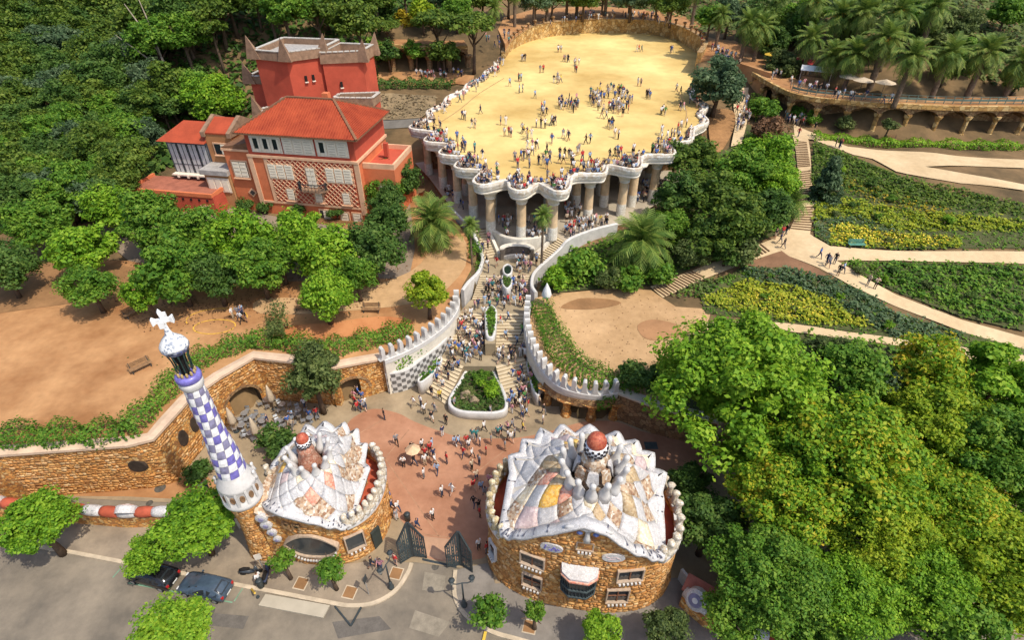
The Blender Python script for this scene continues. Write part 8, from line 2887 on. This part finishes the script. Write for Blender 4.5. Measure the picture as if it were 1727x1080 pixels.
def car(px, py, rz, paint, label):
	p = at(px, py, 0.0)
	r = empty('parked_car', (p.x, p.y, -0.02), rz)
	tag(r, label, 'car')
	# stations: x, sill z, belt z, roof z, half width low, half width belt, half width roof
	st = [(-2.08, 0.42, 0.62, 0.66, 0.60, 0.62, 0.55), (-2.0, 0.28, 0.84, 0.92, 0.78, 0.80, 0.66), (-1.75, 0.24, 0.92, 1.15, 0.84, 0.85, 0.62), (-1.3, 0.22, 0.93, 1.42, 0.86, 0.87, 0.60), (-0.7, 0.20, 0.92, 1.50, 0.86, 0.88, 0.62), (0.0, 0.20, 0.91, 1.48, 0.86, 0.88, 0.62), (0.5, 0.20, 0.90, 1.32, 0.86, 0.88, 0.60), (1.05, 0.20, 0.88, 0.98, 0.86, 0.87, 0.62), (1.6, 0.22, 0.80, 0.86, 0.84, 0.84, 0.62), (1.95, 0.26, 0.68, 0.74, 0.76, 0.76, 0.55), (2.1, 0.40, 0.56, 0.60, 0.60, 0.60, 0.45)]

	def sec(s):
		x, a, b, c, w0, w1, w2 = s
		m = (a + b) / 2
		pts = [(-w0 * 0.92, a), (-w0 * 1.02, m), (-w1, b), (-w2, c - 0.03), (-w2 * 0.6, c + 0.02), (w2 * 0.6, c + 0.02), (w2, c - 0.03), (w1, b), (w0 * 1.02, m), (w0 * 0.92, a)]
		return [Vector((x, y, z)) for y, z in pts]
	S = [sec(s) for s in st]
	n = 10
	vs = [v for s in S for v in s]
	fs = []
	for i in range(len(S) - 1):
		for k in range(n):
			k2 = (k + 1) % n
			fs.append((i * n + k, i * n + k2, (i + 1) * n + k2, (i + 1) * n + k))
	fs += [tuple(range(n))[::-1], tuple((len(S) - 1) * n + k for k in range(n))]
	B().add(vs, fs).build('body', paint, r, True)

	def panel(name, quad, off=0.015, shrink=0.9, m=GLASS):
		c = sum(quad, Vector()) / len(quad)
		q = [c + (v - c) * shrink for v in quad]
		nrm = (q[1] - q[0]).cross(q[2] - q[1]).normalized()
		if nrm.dot(c - Vector((0, 0, 0.8))) < 0:
			nrm = -nrm
		B().add([v + nrm * off for v in q] + [v - nrm * 0.03 for v in q], [(0, 1, 2, 3), (7, 6, 5, 4), (0, 4, 5, 1), (1, 5, 6, 2), (2, 6, 7, 3), (3, 7, 4, 0)]).build(name, m, r)
	panel('windscreen', [S[7][3], S[7][6], S[5][6], S[5][3]], 0.05, 0.88)
	panel('rear_window', [S[1][3], S[1][6], S[3][6], S[3][3]], 0.06, 0.82)
	for a, b in ((2, 3), (7, 6)):
		panel('side_window', [S[6][a], S[4][a], S[4][b], S[6][b]], 0.02, 0.82)
		panel('side_window', [S[4][a], S[2][a], S[2][b], S[4][b]], 0.02, 0.80)
	for x in (-1.3, 1.32):
		for sy in (-1, 1):
			w = empty('wheel', (x, sy * 0.78, 0.31))
			w.parent = r
			B().lathe([(0.20, -0.1), (0.31, -0.09), (0.31, 0.09), (0.20, 0.1)], 18).build('tyre', mat('tyre_rubber', (0.02, 0.02, 0.02), 0.9), w, False, (0, 0, 0), (R(90), 0, 0))
			B().lathe([(0.2, -0.105), (0.18, 0.105), (0.05, 0.11)], 12).build('rim', STEEL, w, False, (0, 0, 0), (R(90), 0, 0))
	for sy in (-0.58, 0.58):
		B().box((2.0, sy, 0.62), (0.14, 0.26, 0.12)).build('headlight', mat('lamp_clear', (0.7, 0.7, 0.7), 0.2, 0.05, spec=0.7), r)
		B().box((-2.03, sy * 1.12, 0.78), (0.12, 0.2, 0.22)).build('tail_light', mat('lamp_red', (0.4, 0.02, 0.02), 0.3), r)
		B().box((0.75, sy * 1.66, 0.95), (0.12, 0.16, 0.1)).build('mirror', paint, r)
	B().box((-2.09, 0, 0.52), (0.04, 0.5, 0.11)).build('number_plate', mat('plate_white', (0.7, 0.7, 0.68), 0.5), r)

car(262, 976, R(166), mat('black_car_paint', (0.012, 0.012, 0.014), 0.15, 0.2, 3, spec=0.6), 'black hatchback parked under the vivid green street tree')
car(350, 996, R(168), mat('blue_car_paint', (0.05, 0.075, 0.11), 0.18, 0.15, 3, spec=0.6), 'dark blue-grey hatchback parked behind the black car')

def scooter(px, py, rz, m, label):
	p = at(px, py, 0.1)
	r = empty('scooter', (p.x, p.y, 0.1), rz)
	tag(r, label, 'scooter')
	for x in (-0.6, 0.65):
		w = empty('wheel', (x, 0, 0.24))
		w.parent = r
		B().lathe([(0.14, -0.06), (0.24, -0.05), (0.24, 0.05), (0.14, 0.06)], 14).build('tyre', MATS['tyre_rubber'], w, False, (0, 0, 0), (R(90), 0, 0))
		B().lathe([(0.14, -0.04), (0.13, 0.04)], 10).build('rim', STEEL, w, False, (0, 0, 0), (R(90), 0, 0))
	B().tube([(-0.85, 0, 0.55), (-0.5, 0, 0.58), (-0.1, 0, 0.42), (0.25, 0, 0.35), (0.45, 0, 0.6), (0.5, 0, 0.95)], [0.1, 0.2, 0.2, 0.14, 0.16, 0.09], 9).build('body', m, r, True)
	B().tube([(-0.8, 0, 0.78), (-0.45, 0, 0.82), (0.0, 0, 0.74)], [0.1, 0.16, 0.12], 8).build('seat', DARK, r, True)
	B().tube([(0.45, -0.35, 1.05), (0.52, 0, 1.02), (0.45, 0.35, 1.05)], 0.03, 6).build('handlebar', IRON, r, True)
	B().tube([(0.65, 0, 0.24), (0.5, 0, 0.95)], 0.045, 6).build('fork', STEEL, r, True)

scooter(425, 968, R(10), mat('grey_scooter', (0.05, 0.06, 0.075), 0.4), 'dark scooter parked on the pavement left of the slim trees')
scooter(452, 972, R(100), mat('blue_scooter', (0.04, 0.05, 0.09), 0.4), 'blue-black scooter parked across the pavement')

def bin_(px, py, z, label):
	p = at(px, py, z)
	r = empty('litter_bin', (p.x, p.y, z))
	tag(r, label, 'bin')
	B().lathe([(0.24, 0), (0.28, 0.85), (0.3, 0.9)], 14).build('body', IRON_G, r, True)
	B().lathe([(0.3, 0.9), (0.2, 1.0), (0.05, 1.04)], 14).build('lid', IRON, r, True)

bin_(441, 990, 0.1, 'dark litter bin at the kerb beside the concrete platform')
bin_(688, 878, 0.03, 'dark bin at the edge of the court near the left gate')
# parking signs and posts
def sign(px, py, z, m, label, rz=0.0):
	p = at(px, py, z)
	r = empty('street_sign', (p.x, p.y, z), rz)
	tag(r, label, 'sign')
	B().lathe([(0.04, 0), (0.04, 2.5)], 8).build('post', STEEL, r)
	B().box((0, -0.05, 2.3), (0.5, 0.04, 0.7)).build('plate', m, r)

sign(447, 965, 0.1, mat('sign_pale', (0.6, 0.55, 0.48), 0.6), 'small pale street sign beside the scooters', R(20))
sign(622, 1003, 0.1, IRON, 'thin dark sign post on the pavement left of the corner lamp', R(80))
p = at(435, 1008, 0.0)
b = empty('barrier_post', (p.x, p.y, 0.0))
tag(b, 'slanting yellow post at the left end of the concrete platform', 'post')
B().bar((-0.7, 0.6, 0.1), (0.1, -0.2, 1.0), 0.14).build('bar', mat('yellow_bar', (0.55, 0.36, 0.06), 0.6), b)
B().lathe([(0.15, 0), (0.12, 0.12)], 10).build('foot', IRON, b)
p = at(588, 1046, 0.0)
b = empty('folding_barrier', (p.x, p.y, 0.0))
tag(b, 'dark folding frame lying on the road beside the concrete platform', 'barrier')
B().bar((-1.3, 1.0, 0.06), (0.3, -0.5, 0.1), 0.12).build('bar', IRON, b)
B().bar((0.3, -0.5, 0.06), (0.8, 0.9, 0.1), 0.12).build('bar', IRON, b)
# the perforated iron doors beside the checkered wall
p = at(653, 652, 0.0)
d = empty('iron_door', (p.x, p.y, 0.0), R(8))
tag(d, 'dark slatted door in the wall beside the checkered tiles', 'door')
B().box((0, -0.25, 1.3), (0.9, 0.2, 2.3)).build('panel', HSTONE, d)
for k in range(6):
	B().box((0, -0.38, 0.4 + k * 0.36), (0.8, 0.08, 0.12)).build('slat', IRON, d)

# ================================================================== people
def person_mesh(pose):
	j = {'pel': (0, 0, .95), 'bel': (0, 0, 1.12), 'chest': (0, 0, 1.34), 'neck': (0, 0, 1.48), 'chin': (0, -.015, 1.56), 'crown': (0, 0, 1.70),
		 'hl': (.09, 0, .90), 'kl': (.10, -.02, .50), 'al': (.10, .02, .08), 'tl': (.11, -.13, .035),
		 'hr': (-.09, 0, .90), 'kr': (-.10, -.02, .50), 'ar': (-.10, .02, .08), 'tr': (-.11, -.13, .035),
		 'sl': (.19, 0, 1.41), 'el': (.25, .02, 1.14), 'wl': (.26, -.06, .90), 'fl': (.26, -.09, .80),
		 'sr': (-.19, 0, 1.41), 'er': (-.25, .02, 1.14), 'wr': (-.26, -.06, .90), 'fr': (-.26, -.09, .80)}
	if pose == 'walk':
		j.update(kl=(.10, -.20, .52), al=(.10, -.26, .10), tl=(.10, -.40, .05), kr=(-.10, .10, .50), ar=(-.10, .34, .14), tr=(-.10, .26, .03), el=(.25, .16, 1.16), wl=(.25, .14, .92), fl=(.25, .10, .83), er=(-.25, -.10, 1.16), wr=(-.24, -.26, .98), fr=(-.24, -.33, .92))
	elif pose == 'photo':
		j.update(el=(.28, -.16, 1.22), wl=(.12, -.34, 1.42), fl=(.06, -.37, 1.50), er=(-.28, -.16, 1.22), wr=(-.12, -.34, 1.42), fr=(-.06, -.37, 1.50))
	elif pose == 'sit':
		for k, v in list(j.items()):
			if k not in ('kl', 'al', 'tl', 'kr', 'ar', 'tr'):
				j[k] = (v[0], v[1], v[2] - .45)
		j.update(kl=(.12, -.42, .47), al=(.12, -.44, .08), tl=(.12, -.58, .04), kr=(-.12, -.42, .47), ar=(-.12, -.44, .08), tr=(-.12, -.58, .04), wl=(.14, -.30, .56), fl=(.10, -.36, .55), wr=(-.14, -.30, .56), fr=(-.10, -.36, .55))
	elif pose == 'wave':
		j.update(er=(-.42, 0, 1.50), wr=(-.46, -.04, 1.76), fr=(-.46, -.05, 1.85), kl=(.10, -.10, .52))
	rad = {'pel': .15, 'bel': .14, 'chest': .165, 'neck': .062, 'chin': .092, 'crown': .088, 'h': .10, 'k': .066, 'a': .048, 't': .045, 's': .075, 'e': .050, 'w': .036, 'f': .035}
	ed = [('pel', 'bel'), ('bel', 'chest'), ('chest', 'neck'), ('neck', 'chin'), ('chin', 'crown')]
	for s in 'lr':
		ed += [('pel', 'h' + s), ('h' + s, 'k' + s), ('k' + s, 'a' + s), ('a' + s, 't' + s), ('chest', 's' + s), ('s' + s, 'e' + s), ('e' + s, 'w' + s), ('w' + s, 'f' + s)]
	names = list(j)
	me = bpy.data.meshes.new('p')
	me.from_pydata([j[k] for k in names], [(names.index(a), names.index(b)) for a, b in ed], [])
	ob = bpy.data.objects.new('p', me)
	COL.objects.link(ob)
	ob.modifiers.new('s', 'SKIN')
	sk = me.skin_vertices[0].data
	for i, k in enumerate(names):
		r = rad.get(k) or rad[k[0]]
		sk[i].radius = (r, r * (0.78 if k in ('pel', 'bel', 'chest') else 1.0))
		sk[i].use_root = k == 'pel'
	sb = ob.modifiers.new('u', 'SUBSURF')
	sb.levels = 1
	dg = bpy.context.evaluated_depsgraph_get()
	dg.update()
	out = bpy.data.meshes.new_from_object(ob.evaluated_get(dg))
	bpy.data.objects.remove(ob)
	# which garment each face belongs to: nearest bone
	segs = [(np.array(j[a]), np.array(j[b]), a, b) for a, b in ed]
	hz = j['chin'][2]
	idx = []
	for p in out.polygons:
		c = np.array(p.center)
		best = None
		for a, b, na, nb in segs:
			t = np.clip(np.dot(c - a, b - a) / np.dot(b - a, b - a), 0, 1)
			d = np.linalg.norm(c - a - t * (b - a))
			if best is None or d < best[0]:
				best = (d, na, nb, t)
		_, na, nb, t = best
		if nb in ('chin', 'crown'):
			m = 3 if (c[2] > hz + .10 or (c[1] > .015 and c[2] > hz - .02)) else 2
		elif na[0] == 'h' or nb[0] == 'h' and len(nb) == 2 or na == 'pel' and nb != 'bel':
			m = 1
		elif na[0] == 'k' or (na[0] == 'a' and len(na) == 2):
			m = 1
		elif na[0] == 'e' and len(na) == 2 or na[0] == 'w':
			m = 2
		elif nb == 'neck' and t > 0.7:
			m = 2
		else:
			m = 0
		if na[0] == 'a' and len(na) == 2:
			m = 3
		idx.append(m)
	out.polygons.foreach_set('material_index', idx)
	out.polygons.foreach_set('use_smooth', [True] * len(out.polygons))
	# bare lower legs variant
	short = out.copy()
	z_k = 0.55 if pose != 'sit' else 0.40
	si = [2 if (i == 1 and p.center[2] < z_k) else i for i, p in zip(idx, short.polygons)]
	short.polygons.foreach_set('material_index', si)
	return out, short

SHIRTS = {'white': (0.72, 0.72, 0.72), 'navy': (0.03, 0.045, 0.11), 'black': (0.02, 0.02, 0.022), 'red': (0.50, 0.04, 0.04), 'light blue': (0.30, 0.42, 0.60), 'grey': (0.25, 0.25, 0.27), 'pink': (0.62, 0.28, 0.32), 'teal': (0.05, 0.25, 0.25), 'yellow': (0.66, 0.48, 0.08), 'beige': (0.55, 0.44, 0.32), 'blue': (0.06, 0.14, 0.42), 'green': (0.10, 0.28, 0.08)}
SH_W = [30, 12, 18, 8, 8, 12, 6, 3, 2, 8, 6, 2]
TROUS = {'dark blue': (0.045, 0.06, 0.11), 'black': (0.02, 0.02, 0.022), 'beige': (0.46, 0.38, 0.27), 'white': (0.66, 0.66, 0.65), 'grey': (0.18, 0.18, 0.19)}
TR_W = [38, 24, 16, 10, 12]
SKINS = [(0.52, 0.31, 0.21), (0.40, 0.22, 0.14), (0.60, 0.38, 0.28)]
HAIRS = [(0.02, 0.014, 0.01), (0.07, 0.04, 0.02), (0.22, 0.14, 0.06), (0.03, 0.03, 0.035)]

def cm(kind, name, col):
	return mat('%s_%s' % (kind, name.replace(' ', '_')), col, 0.85, 0.1, 6)

SHM = {k: cm('shirt', k, v) for k, v in SHIRTS.items()}
TRM = {k: cm('trousers', k, v) for k, v in TROUS.items()}
SKM = [cm('skin', str(i), c) for i, c in enumerate(SKINS)]
HRM = [cm('hair', str(i), c) for i, c in enumerate(HAIRS)]
POSES = {}
for ps in ('stand', 'walk', 'photo', 'sit', 'wave'):
	a, b = person_mesh(ps)
	for me, nm in ((a, ps), (b, ps + '_short')):
		for m in (SHM['white'], TRM['black'], SKM[0], HRM[0]):
			me.materials.append(m)
		POSES[nm] = me

PEOPLE = []          # (x, y, z, rz, pose, shirt, trousers, place, group)

def add_person(x, y, z, place, group, pose=None, shirt=None, rz=None, trousers=None):
	shirt = shirt or rnd.choices(list(SHIRTS), SH_W)[0]
	trousers = trousers or rnd.choices(list(TROUS), TR_W)[0]
	pose = pose or rnd.choices(['stand', 'walk', 'photo', 'wave'], [45, 45, 7, 3])[0]
	if rnd.random() < 0.38:
		pose += '_short'
	PEOPLE.append((x, y, z, rnd.uniform(0, 6.283) if rz is None else rz, pose, shirt, trousers, place, group))

def stair_z(py):
	tab = [(432, 5.4), (465, 5.4), (506, 3.6), (529, 3.6), (586, 1.8), (610, 1.8), (668, 0.0), (700, 0.03)]
	for (a, za), (b, zb) in zip(tab[:-1], tab[1:]):
		if py <= b:
			return za + (zb - za) * max(0, (py - a)) / (b - a)
	return 0.03

def crowd(px_poly, n, zf, place, group, mind=0.5, pose=None):
	"""n people scattered over an outline in the photograph"""
	xs, ys = [p[0] for p in px_poly], [p[1] for p in px_poly]
	got = []
	tries = 0
	while len(got) < n and tries < n * 60:
		tries += 1
		x, y = rnd.uniform(min(xs), max(xs)), rnd.uniform(min(ys), max(ys))
		if not inside(px_poly, x, y):
			continue
		p = gpx(x, y) if zf is None else at(x, y, zf(y) if callable(zf) else zf)
		if any((p.x - q[0]) ** 2 + (p.y - q[1]) ** 2 < mind * mind for q in got):
			continue
		got.append((p.x, p.y))
		add_person(p.x, p.y, p.z + 0.05 if zf is None else p.z, place, group, pose)

# one by one in the court, as seen in the photograph (crop coordinates)
COURTP = [(150, 185, 'red'), (190, 165, 'white'), (300, 230, 'black'), (370, 375, 'grey'), (165, 410, 'white'), (410, 500, 'white'), (460, 415, 'black'), (515, 400, 'white'), (533, 450, 'red'), (530, 490, 'white'), (572, 400, 'light blue'), (580, 450, 'navy'), (588, 490, 'white'),
		  (600, 540, 'light blue'), (525, 565, 'white'), (655, 480, 'red'), (627, 668, 'white'), (685, 655, 'white'), (575, 800, 'white'), (630, 325, 'navy'), (650, 258, 'black'), (570, 240, 'black'), (585, 195, 'grey'), (527, 200, 'white'), (507, 155, 'white'), (468, 160, 'white'), (568, 95, 'black'),
		  (616, 120, 'yellow'), (700, 380, 'light blue'), (722, 382, 'light blue'), (765, 375, 'red'), (800, 345, 'teal'), (822, 345, 'teal'), (842, 380, 'white'), (877, 430, 'red'), (748, 445, 'red'), (798, 450, 'white'), (838, 490, 'grey'), (796, 520, 'beige'), (822, 575, 'beige'), (806, 635, 'red'),
		  (850, 640, 'light blue'), (872, 675, 'grey'), (898, 605, 'pink'), (952, 555, 'red'), (980, 615, 'black'), (808, 725, 'black'), (836, 750, 'black'), (842, 785, 'red'), (866, 298, 'white'), (945, 330, 'teal'), (906, 370, 'grey'), (1000, 300, 'pink'), (1026, 285, 'grey'), (1000, 345, 'white'),
		  (1020, 360, 'white'), (985, 405, 'grey'), (1086, 300, 'yellow'), (903, 210, 'grey'), (1200, 255, 'white'), (1203, 200, 'black'), (333, 690, 'blue'), (308, 680, 'white'), (345, 750, 'navy'), (377, 755, 'white'), (370, 800, 'grey'), (488, 855, 'navy'), (836, 970, 'white'), (882, 990, 'red'),
		  (230, 1075, 'black'), (272, 1075, 'grey'), (365, 1060, 'red'), (283, 1090, 'pink'), (700, 165, 'grey'), (470, 495, 'black'), (960, 320, 'navy'), (1040, 330, 'grey'), (780, 400, 'white'), (560, 420, 'red'), (545, 470, 'black')]
for (zx, zy, col) in COURTP:
	px, py = 560 + zx / 3.375, 640 + zy / 3.375
	p = at(px, py, 0.1 if py > 948 else 0.04)
	where = 'in the terracotta court' if 700 < py < 900 and px < 815 else 'near the right lodge' if px > 800 and py > 740 else 'by the gate' if py > 880 else 'at the foot of the stairs'
	add_person(p.x, p.y, p.z, where, 'visitors in the court', None, col, None)
crowd([(856, 670), (912, 662), (914, 690), (880, 712), (862, 705)], 20, 0.04, 'in the crowd beside the drop-shaped planter', 'visitors crowding the stairs')
crowd([(856, 640), (886, 622), (908, 664), (870, 672)], 12, stair_z, 'on the lower right flight', 'visitors crowding the stairs')
crowd([(720, 640), (755, 612), (776, 622), (750, 668)], 11, stair_z, 'on the lower left flight', 'visitors crowding the stairs')
crowd([(756, 586), (815, 572), (830, 598), (800, 616), (760, 606)], 30, stair_z, 'on the lower landing', 'visitors crowding the stairs', 0.42)
crowd([(776, 540), (816, 532), (816, 576), (766, 578)], 18, stair_z, 'on the middle left flight', 'visitors crowding the stairs', 0.42)
crowd([(842, 540), (882, 540), (884, 584), (838, 584)], 5, stair_z, 'on the middle right flight', 'visitors crowding the stairs')
crowd([(880, 590), (888, 590), (886, 606), (876, 606)], 5, 1.8, 'at the right end of the lower landing', 'visitors crowding the stairs', 0.4)
crowd([(836, 598), (872, 598), (868, 618), (838, 616)], 9, 1.8, 'right of the planter tip', 'visitors crowding the stairs')
crowd([(806, 512), (884, 506), (884, 526), (790, 526)], 14, 3.6, 'on the middle landing', 'visitors crowding the stairs', 0.42)
crowd([(818, 480), (846, 478), (846, 504), (820, 502)], 12, stair_z, 'on the upper flight left of the lizard', 'visitors crowding the stairs', 0.4)
crowd([(862, 478), (884, 478), (886, 504), (862, 504)], 12, stair_z, 'on the upper flight right of the lizard', 'visitors crowding the stairs', 0.4)
crowd([(872, 436), (912, 438), (892, 462), (870, 462)], 16, 5.4, 'on the top landing', 'visitors crowding the stairs', 0.42)
crowd([(812, 445), (846, 440), (846, 462), (812, 462)], 4, 5.4, 'on the top landing beside the left flight', 'visitors crowding the stairs')
crowd([(800, 396), (820, 392), (836, 428), (818, 432)], 3, 6.3, 'on the top left flight', 'visitors crowding the stairs')
crowd([(838, 375), (928, 375), (928, 402), (884, 410), (852, 405)], 34, HALL_Z, 'behind the front parapet of the hall', 'visitors at the columned hall')
crowd([(948, 392), (975, 380), (1020, 372), (1025, 382), (985, 396), (962, 404)], 32, HALL_Z, 'outside the hall columns on the right', 'visitors at the columned hall', 0.42)
crowd([(950, 350), (985, 350), (985, 372), (955, 378)], 14, HALL_Z, 'between the right hall columns', 'visitors at the columned hall')
crowd([(1064, 318), (1092, 312), (1092, 340), (1068, 345)], 20, HALL_Z, 'between the last two hall columns', 'visitors at the columned hall', 0.42)
crowd([(1112, 310), (1124, 308), (1120, 330), (1108, 330)], 4, HALL_Z, 'right of the last hall column', 'visitors at the columned hall')
crowd([(745, 325), (765, 322), (800, 360), (790, 365)], 7, HALL_Z, 'along the left hall columns', 'visitors at the columned hall')
crowd([(745, 325), (760, 322), (765, 332), (752, 335)], 3, HALL_Z, 'sitting by the left hall columns', 'visitors at the columned hall', 0.5, 'sit')
crowd([(582, 660), (608, 652), (622, 680), (615, 694), (595, 684)], 13, 0.04, 'at the right grotto arch', 'visitors at the grotto arch', 0.42)
crowd([(388, 668), (420, 662), (424, 684), (392, 690)], 6, 0.04, 'in the left grotto arch', 'visitors in the cafe yard')
crowd([(400, 690), (540, 690), (540, 718), (420, 740)], 9, 0.04, 'among the cafe tables', 'visitors in the cafe yard', 0.7)
crowd([(320, 735), (350, 735), (345, 765), (318, 765)], 3, 0.04, 'left of the tower among tables', 'visitors in the cafe yard')
crowd([(393, 535), (418, 530), (420, 548), (398, 550)], 6, None, 'on the play area of the left terrace', 'children on the left terrace')
for (px, py) in ((345, 832), (330, 852), (440, 985), (352, 828)):
	p = at(px, py, 0.05)
	add_person(p.x, p.y, 0.05, 'on the side court beside the tower' if py < 900 else 'on the pavement by the scooters', 'people beside the left lodge')
for (px, py) in ((1306, 404), (1318, 400), (1324, 398), (1314, 412), (1320, 420), (1380, 437), (1392, 447), (1395, 452), (1406, 446), (1419, 462), (1412, 466), (1462, 482), (1474, 488), (1345, 232), (1372, 222), (1408, 248), (1416, 250), (1414, 252), (1340, 215), (1352, 212)):
	p = gpx(px, py)
	add_person(p.x, p.y, p.z + 0.07, 'on the garden path' if py > 300 else 'on the upper garden path', 'walkers in the garden')
# terrace: along the bench, scattered, and the two groups
N0 = next(i for i, p in enumerate(SCALLOP) if abs(p[0] - COLS[0][0]) < 3 and abs(p[1] - COLS[0][1]) < 3)
for i in range(len(SCALLOP) - 2):
	a, b = SCALLOP[i], SCALLOP[i + 1]
	d = Vector((b[0] - a[0], b[1] - a[1])).normalized()
	nin = Vector((-d.y, d.x))
	front = 48 < i < len(SCALLOP) - 20
	for k in range(2):
		if rnd.random() < (0.62 if front else 0.42):
			off = rnd.uniform(0.35, 0.5)
			t = rnd.random()
			x, y = a[0] + (b[0] - a[0]) * t + nin.x * off, a[1] + (b[1] - a[1]) * t + nin.y * off
			add_person(x, y, PLAZA_Z + 0.02, 'sitting on the wavy bench', 'people along the wavy bench', 'sit', rz=math.atan2(nin.y, nin.x) + R(90))
	if rnd.random() < (0.85 if front else 0.3):
		off = rnd.uniform(0.9, 3.0)
		add_person(a[0] + nin.x * off, a[1] + nin.y * off, PLAZA_Z, 'standing near the wavy bench', 'people along the wavy bench')
ON = 'people out on the sand terrace'
crowd([(990, 160), (1050, 150), (1065, 180), (1060, 196), (1000, 190)], 52, PLAZA_Z, 'in the big group on the sand', ON, 0.55)
crowd([(942, 172), (974, 170), (975, 186), (940, 186)], 17, PLAZA_Z, 'in the small group on the sand', ON, 0.5)
crowd([(760, 200), (860, 110), (960, 75), (1130, 75), (1165, 110), (1140, 160), (1150, 200), (1090, 250), (1010, 280), (900, 285), (820, 250)], 46, PLAZA_Z, 'scattered over the sand terrace', ON, 2.4)
for q in [p for p in PEOPLE if p[7].startswith('scattered')]:
	for k in range(rnd.choice((0, 1, 1, 2, 3))):
		a = rnd.uniform(0, 6.283)
		add_person(q[0] + rnd.uniform(0.5, 0.9) * math.cos(a + k), q[1] + rnd.uniform(0.5, 0.9) * math.sin(a + k), PLAZA_Z, q[7], ON, q[4].split('_')[0])
crowd([(870, 262), (980, 255), (1000, 285), (860, 290)], 22, PLAZA_Z, 'on the sand near the front bench', ON, 0.6)
crowd([(900, 50), (1000, 34), (1100, 38), (1150, 52), (1190, 82), (1180, 70), (1100, 28), (1000, 24)], 60, 18.0, 'on the walk behind the curved wall', 'people on the walk behind the terrace')
crowd([(1195, 80), (1240, 100), (1250, 115), (1200, 100)], 30, 17.5, 'at the corner of the upper walk', 'people on the walk behind the terrace')
crowd([(1242, 165), (1262, 160), (1262, 215), (1238, 225)], 26, lambda y: 12.5 + (200 - y) * 0.02, 'on the crowded side path', 'people on the side path', 0.5)
crowd([(1270, 115), (1340, 135), (1420, 160), (1511, 175), (1511, 182), (1400, 168), (1300, 140)], 26, 17.0, 'on the viaduct walk', 'people on the viaduct walk')
crowd([(700, 128), (770, 124), (790, 130), (720, 140)], 24, None, 'in front of the left arcade', 'people before the arcade', 0.5)
crowd([(1320, 196), (1365, 206), (1362, 216), (1325, 212)], 12, None, 'at the foot of the viaduct', 'people at the viaduct')
crowd([(810, 70), (860, 58), (862, 75), (830, 85)], 12, 17.9, 'at the left end of the upper walk', 'people on the walk behind the terrace')

# the 300 nearest are people of their own, the others one far crowd
PEOPLE.sort(key=lambda q: q[1] * _c + (CAM_H - q[2]) * _s)
KEEP = 300
for (x, y, z, rz, pose, sh, tr, place, group) in PEOPLE[:KEEP]:
	o = link('person', POSES[pose], None, (x, y, z), (0, 0, rz), rnd.uniform(0.92, 1.04))
	for i, m in enumerate((SHM[sh], TRM[tr], rnd.choice(SKM), rnd.choice(HRM))):
		o.material_slots[i].link = 'OBJECT'
		o.material_slots[i].material = m
	act = {'stand': 'standing', 'walk': 'walking', 'photo': 'raising both hands', 'sit': 'sitting', 'wave': 'raising one arm'}[pose.split('_')[0]]
	place2 = place.replace('sitting ', '').replace('standing ', '')
	btm = 'shorts' if 'short' in pose else 'trousers'
	lab = 'person in %s top and %s %s %s %s' % (sh, tr, btm, act, place2)
	if len(lab.split()) > 16:
		lab = 'person in %s top %s %s' % (sh, act, place2)
	tag(o, lab, 'person', group)

def far_crowd(lst):
	allm = list(SHM.values()) + list(TRM.values()) + SKM + HRM
	pos = {m.name: i for i, m in enumerate(allm)}
	cache = {}
	V, Fc, MI, nv = [], [], [], 0
	for (x, y, z, rz, pose, sh, tr, place, group) in lst:
		me = POSES[pose]
		if pose not in cache:
			co = np.empty(len(me.vertices) * 3)
			me.vertices.foreach_get('co', co)
			cache[pose] = (co.reshape(-1, 3), [tuple(p.vertices) for p in me.polygons], [p.material_index for p in me.polygons])
		co, fs, mi = cache[pose]
		s = rnd.uniform(0.92, 1.04)
		c, si = math.cos(rz), math.sin(rz)
		M = np.array([[c, -si, 0], [si, c, 0], [0, 0, 1]])
		V.append(co @ M.T * s + np.array([x, y, z]))
		Fc += [tuple(nv + i for i in f) for f in fs]
		pal = [pos[SHM[sh].name], pos[TRM[tr].name], pos[rnd.choice(SKM).name], pos[rnd.choice(HRM).name]]
		MI += [pal[i] for i in mi]
		nv += len(co)
	me = bpy.data.meshes.new('distant_crowd')
	me.from_pydata(np.concatenate(V).tolist(), [], Fc)
	for m in allm:
		me.materials.append(m)
	me.polygons.foreach_set('material_index', MI)
	o = link('distant_crowd', me)
	o['kind'] = 'stuff'
	o['label'] = 'far visitors dotted over the sand terrace and the upper walks'
	o['category'] = 'crowd'

far_crowd(PEOPLE[KEEP:])
# one open hand parasol in the court
parasol_open(700, 784, 0.05, 0.75, mat('peach_canvas', (0.66, 0.45, 0.28), 0.85), 'small peach sunshade held up in the middle of the court')
print('people', len(PEOPLE))
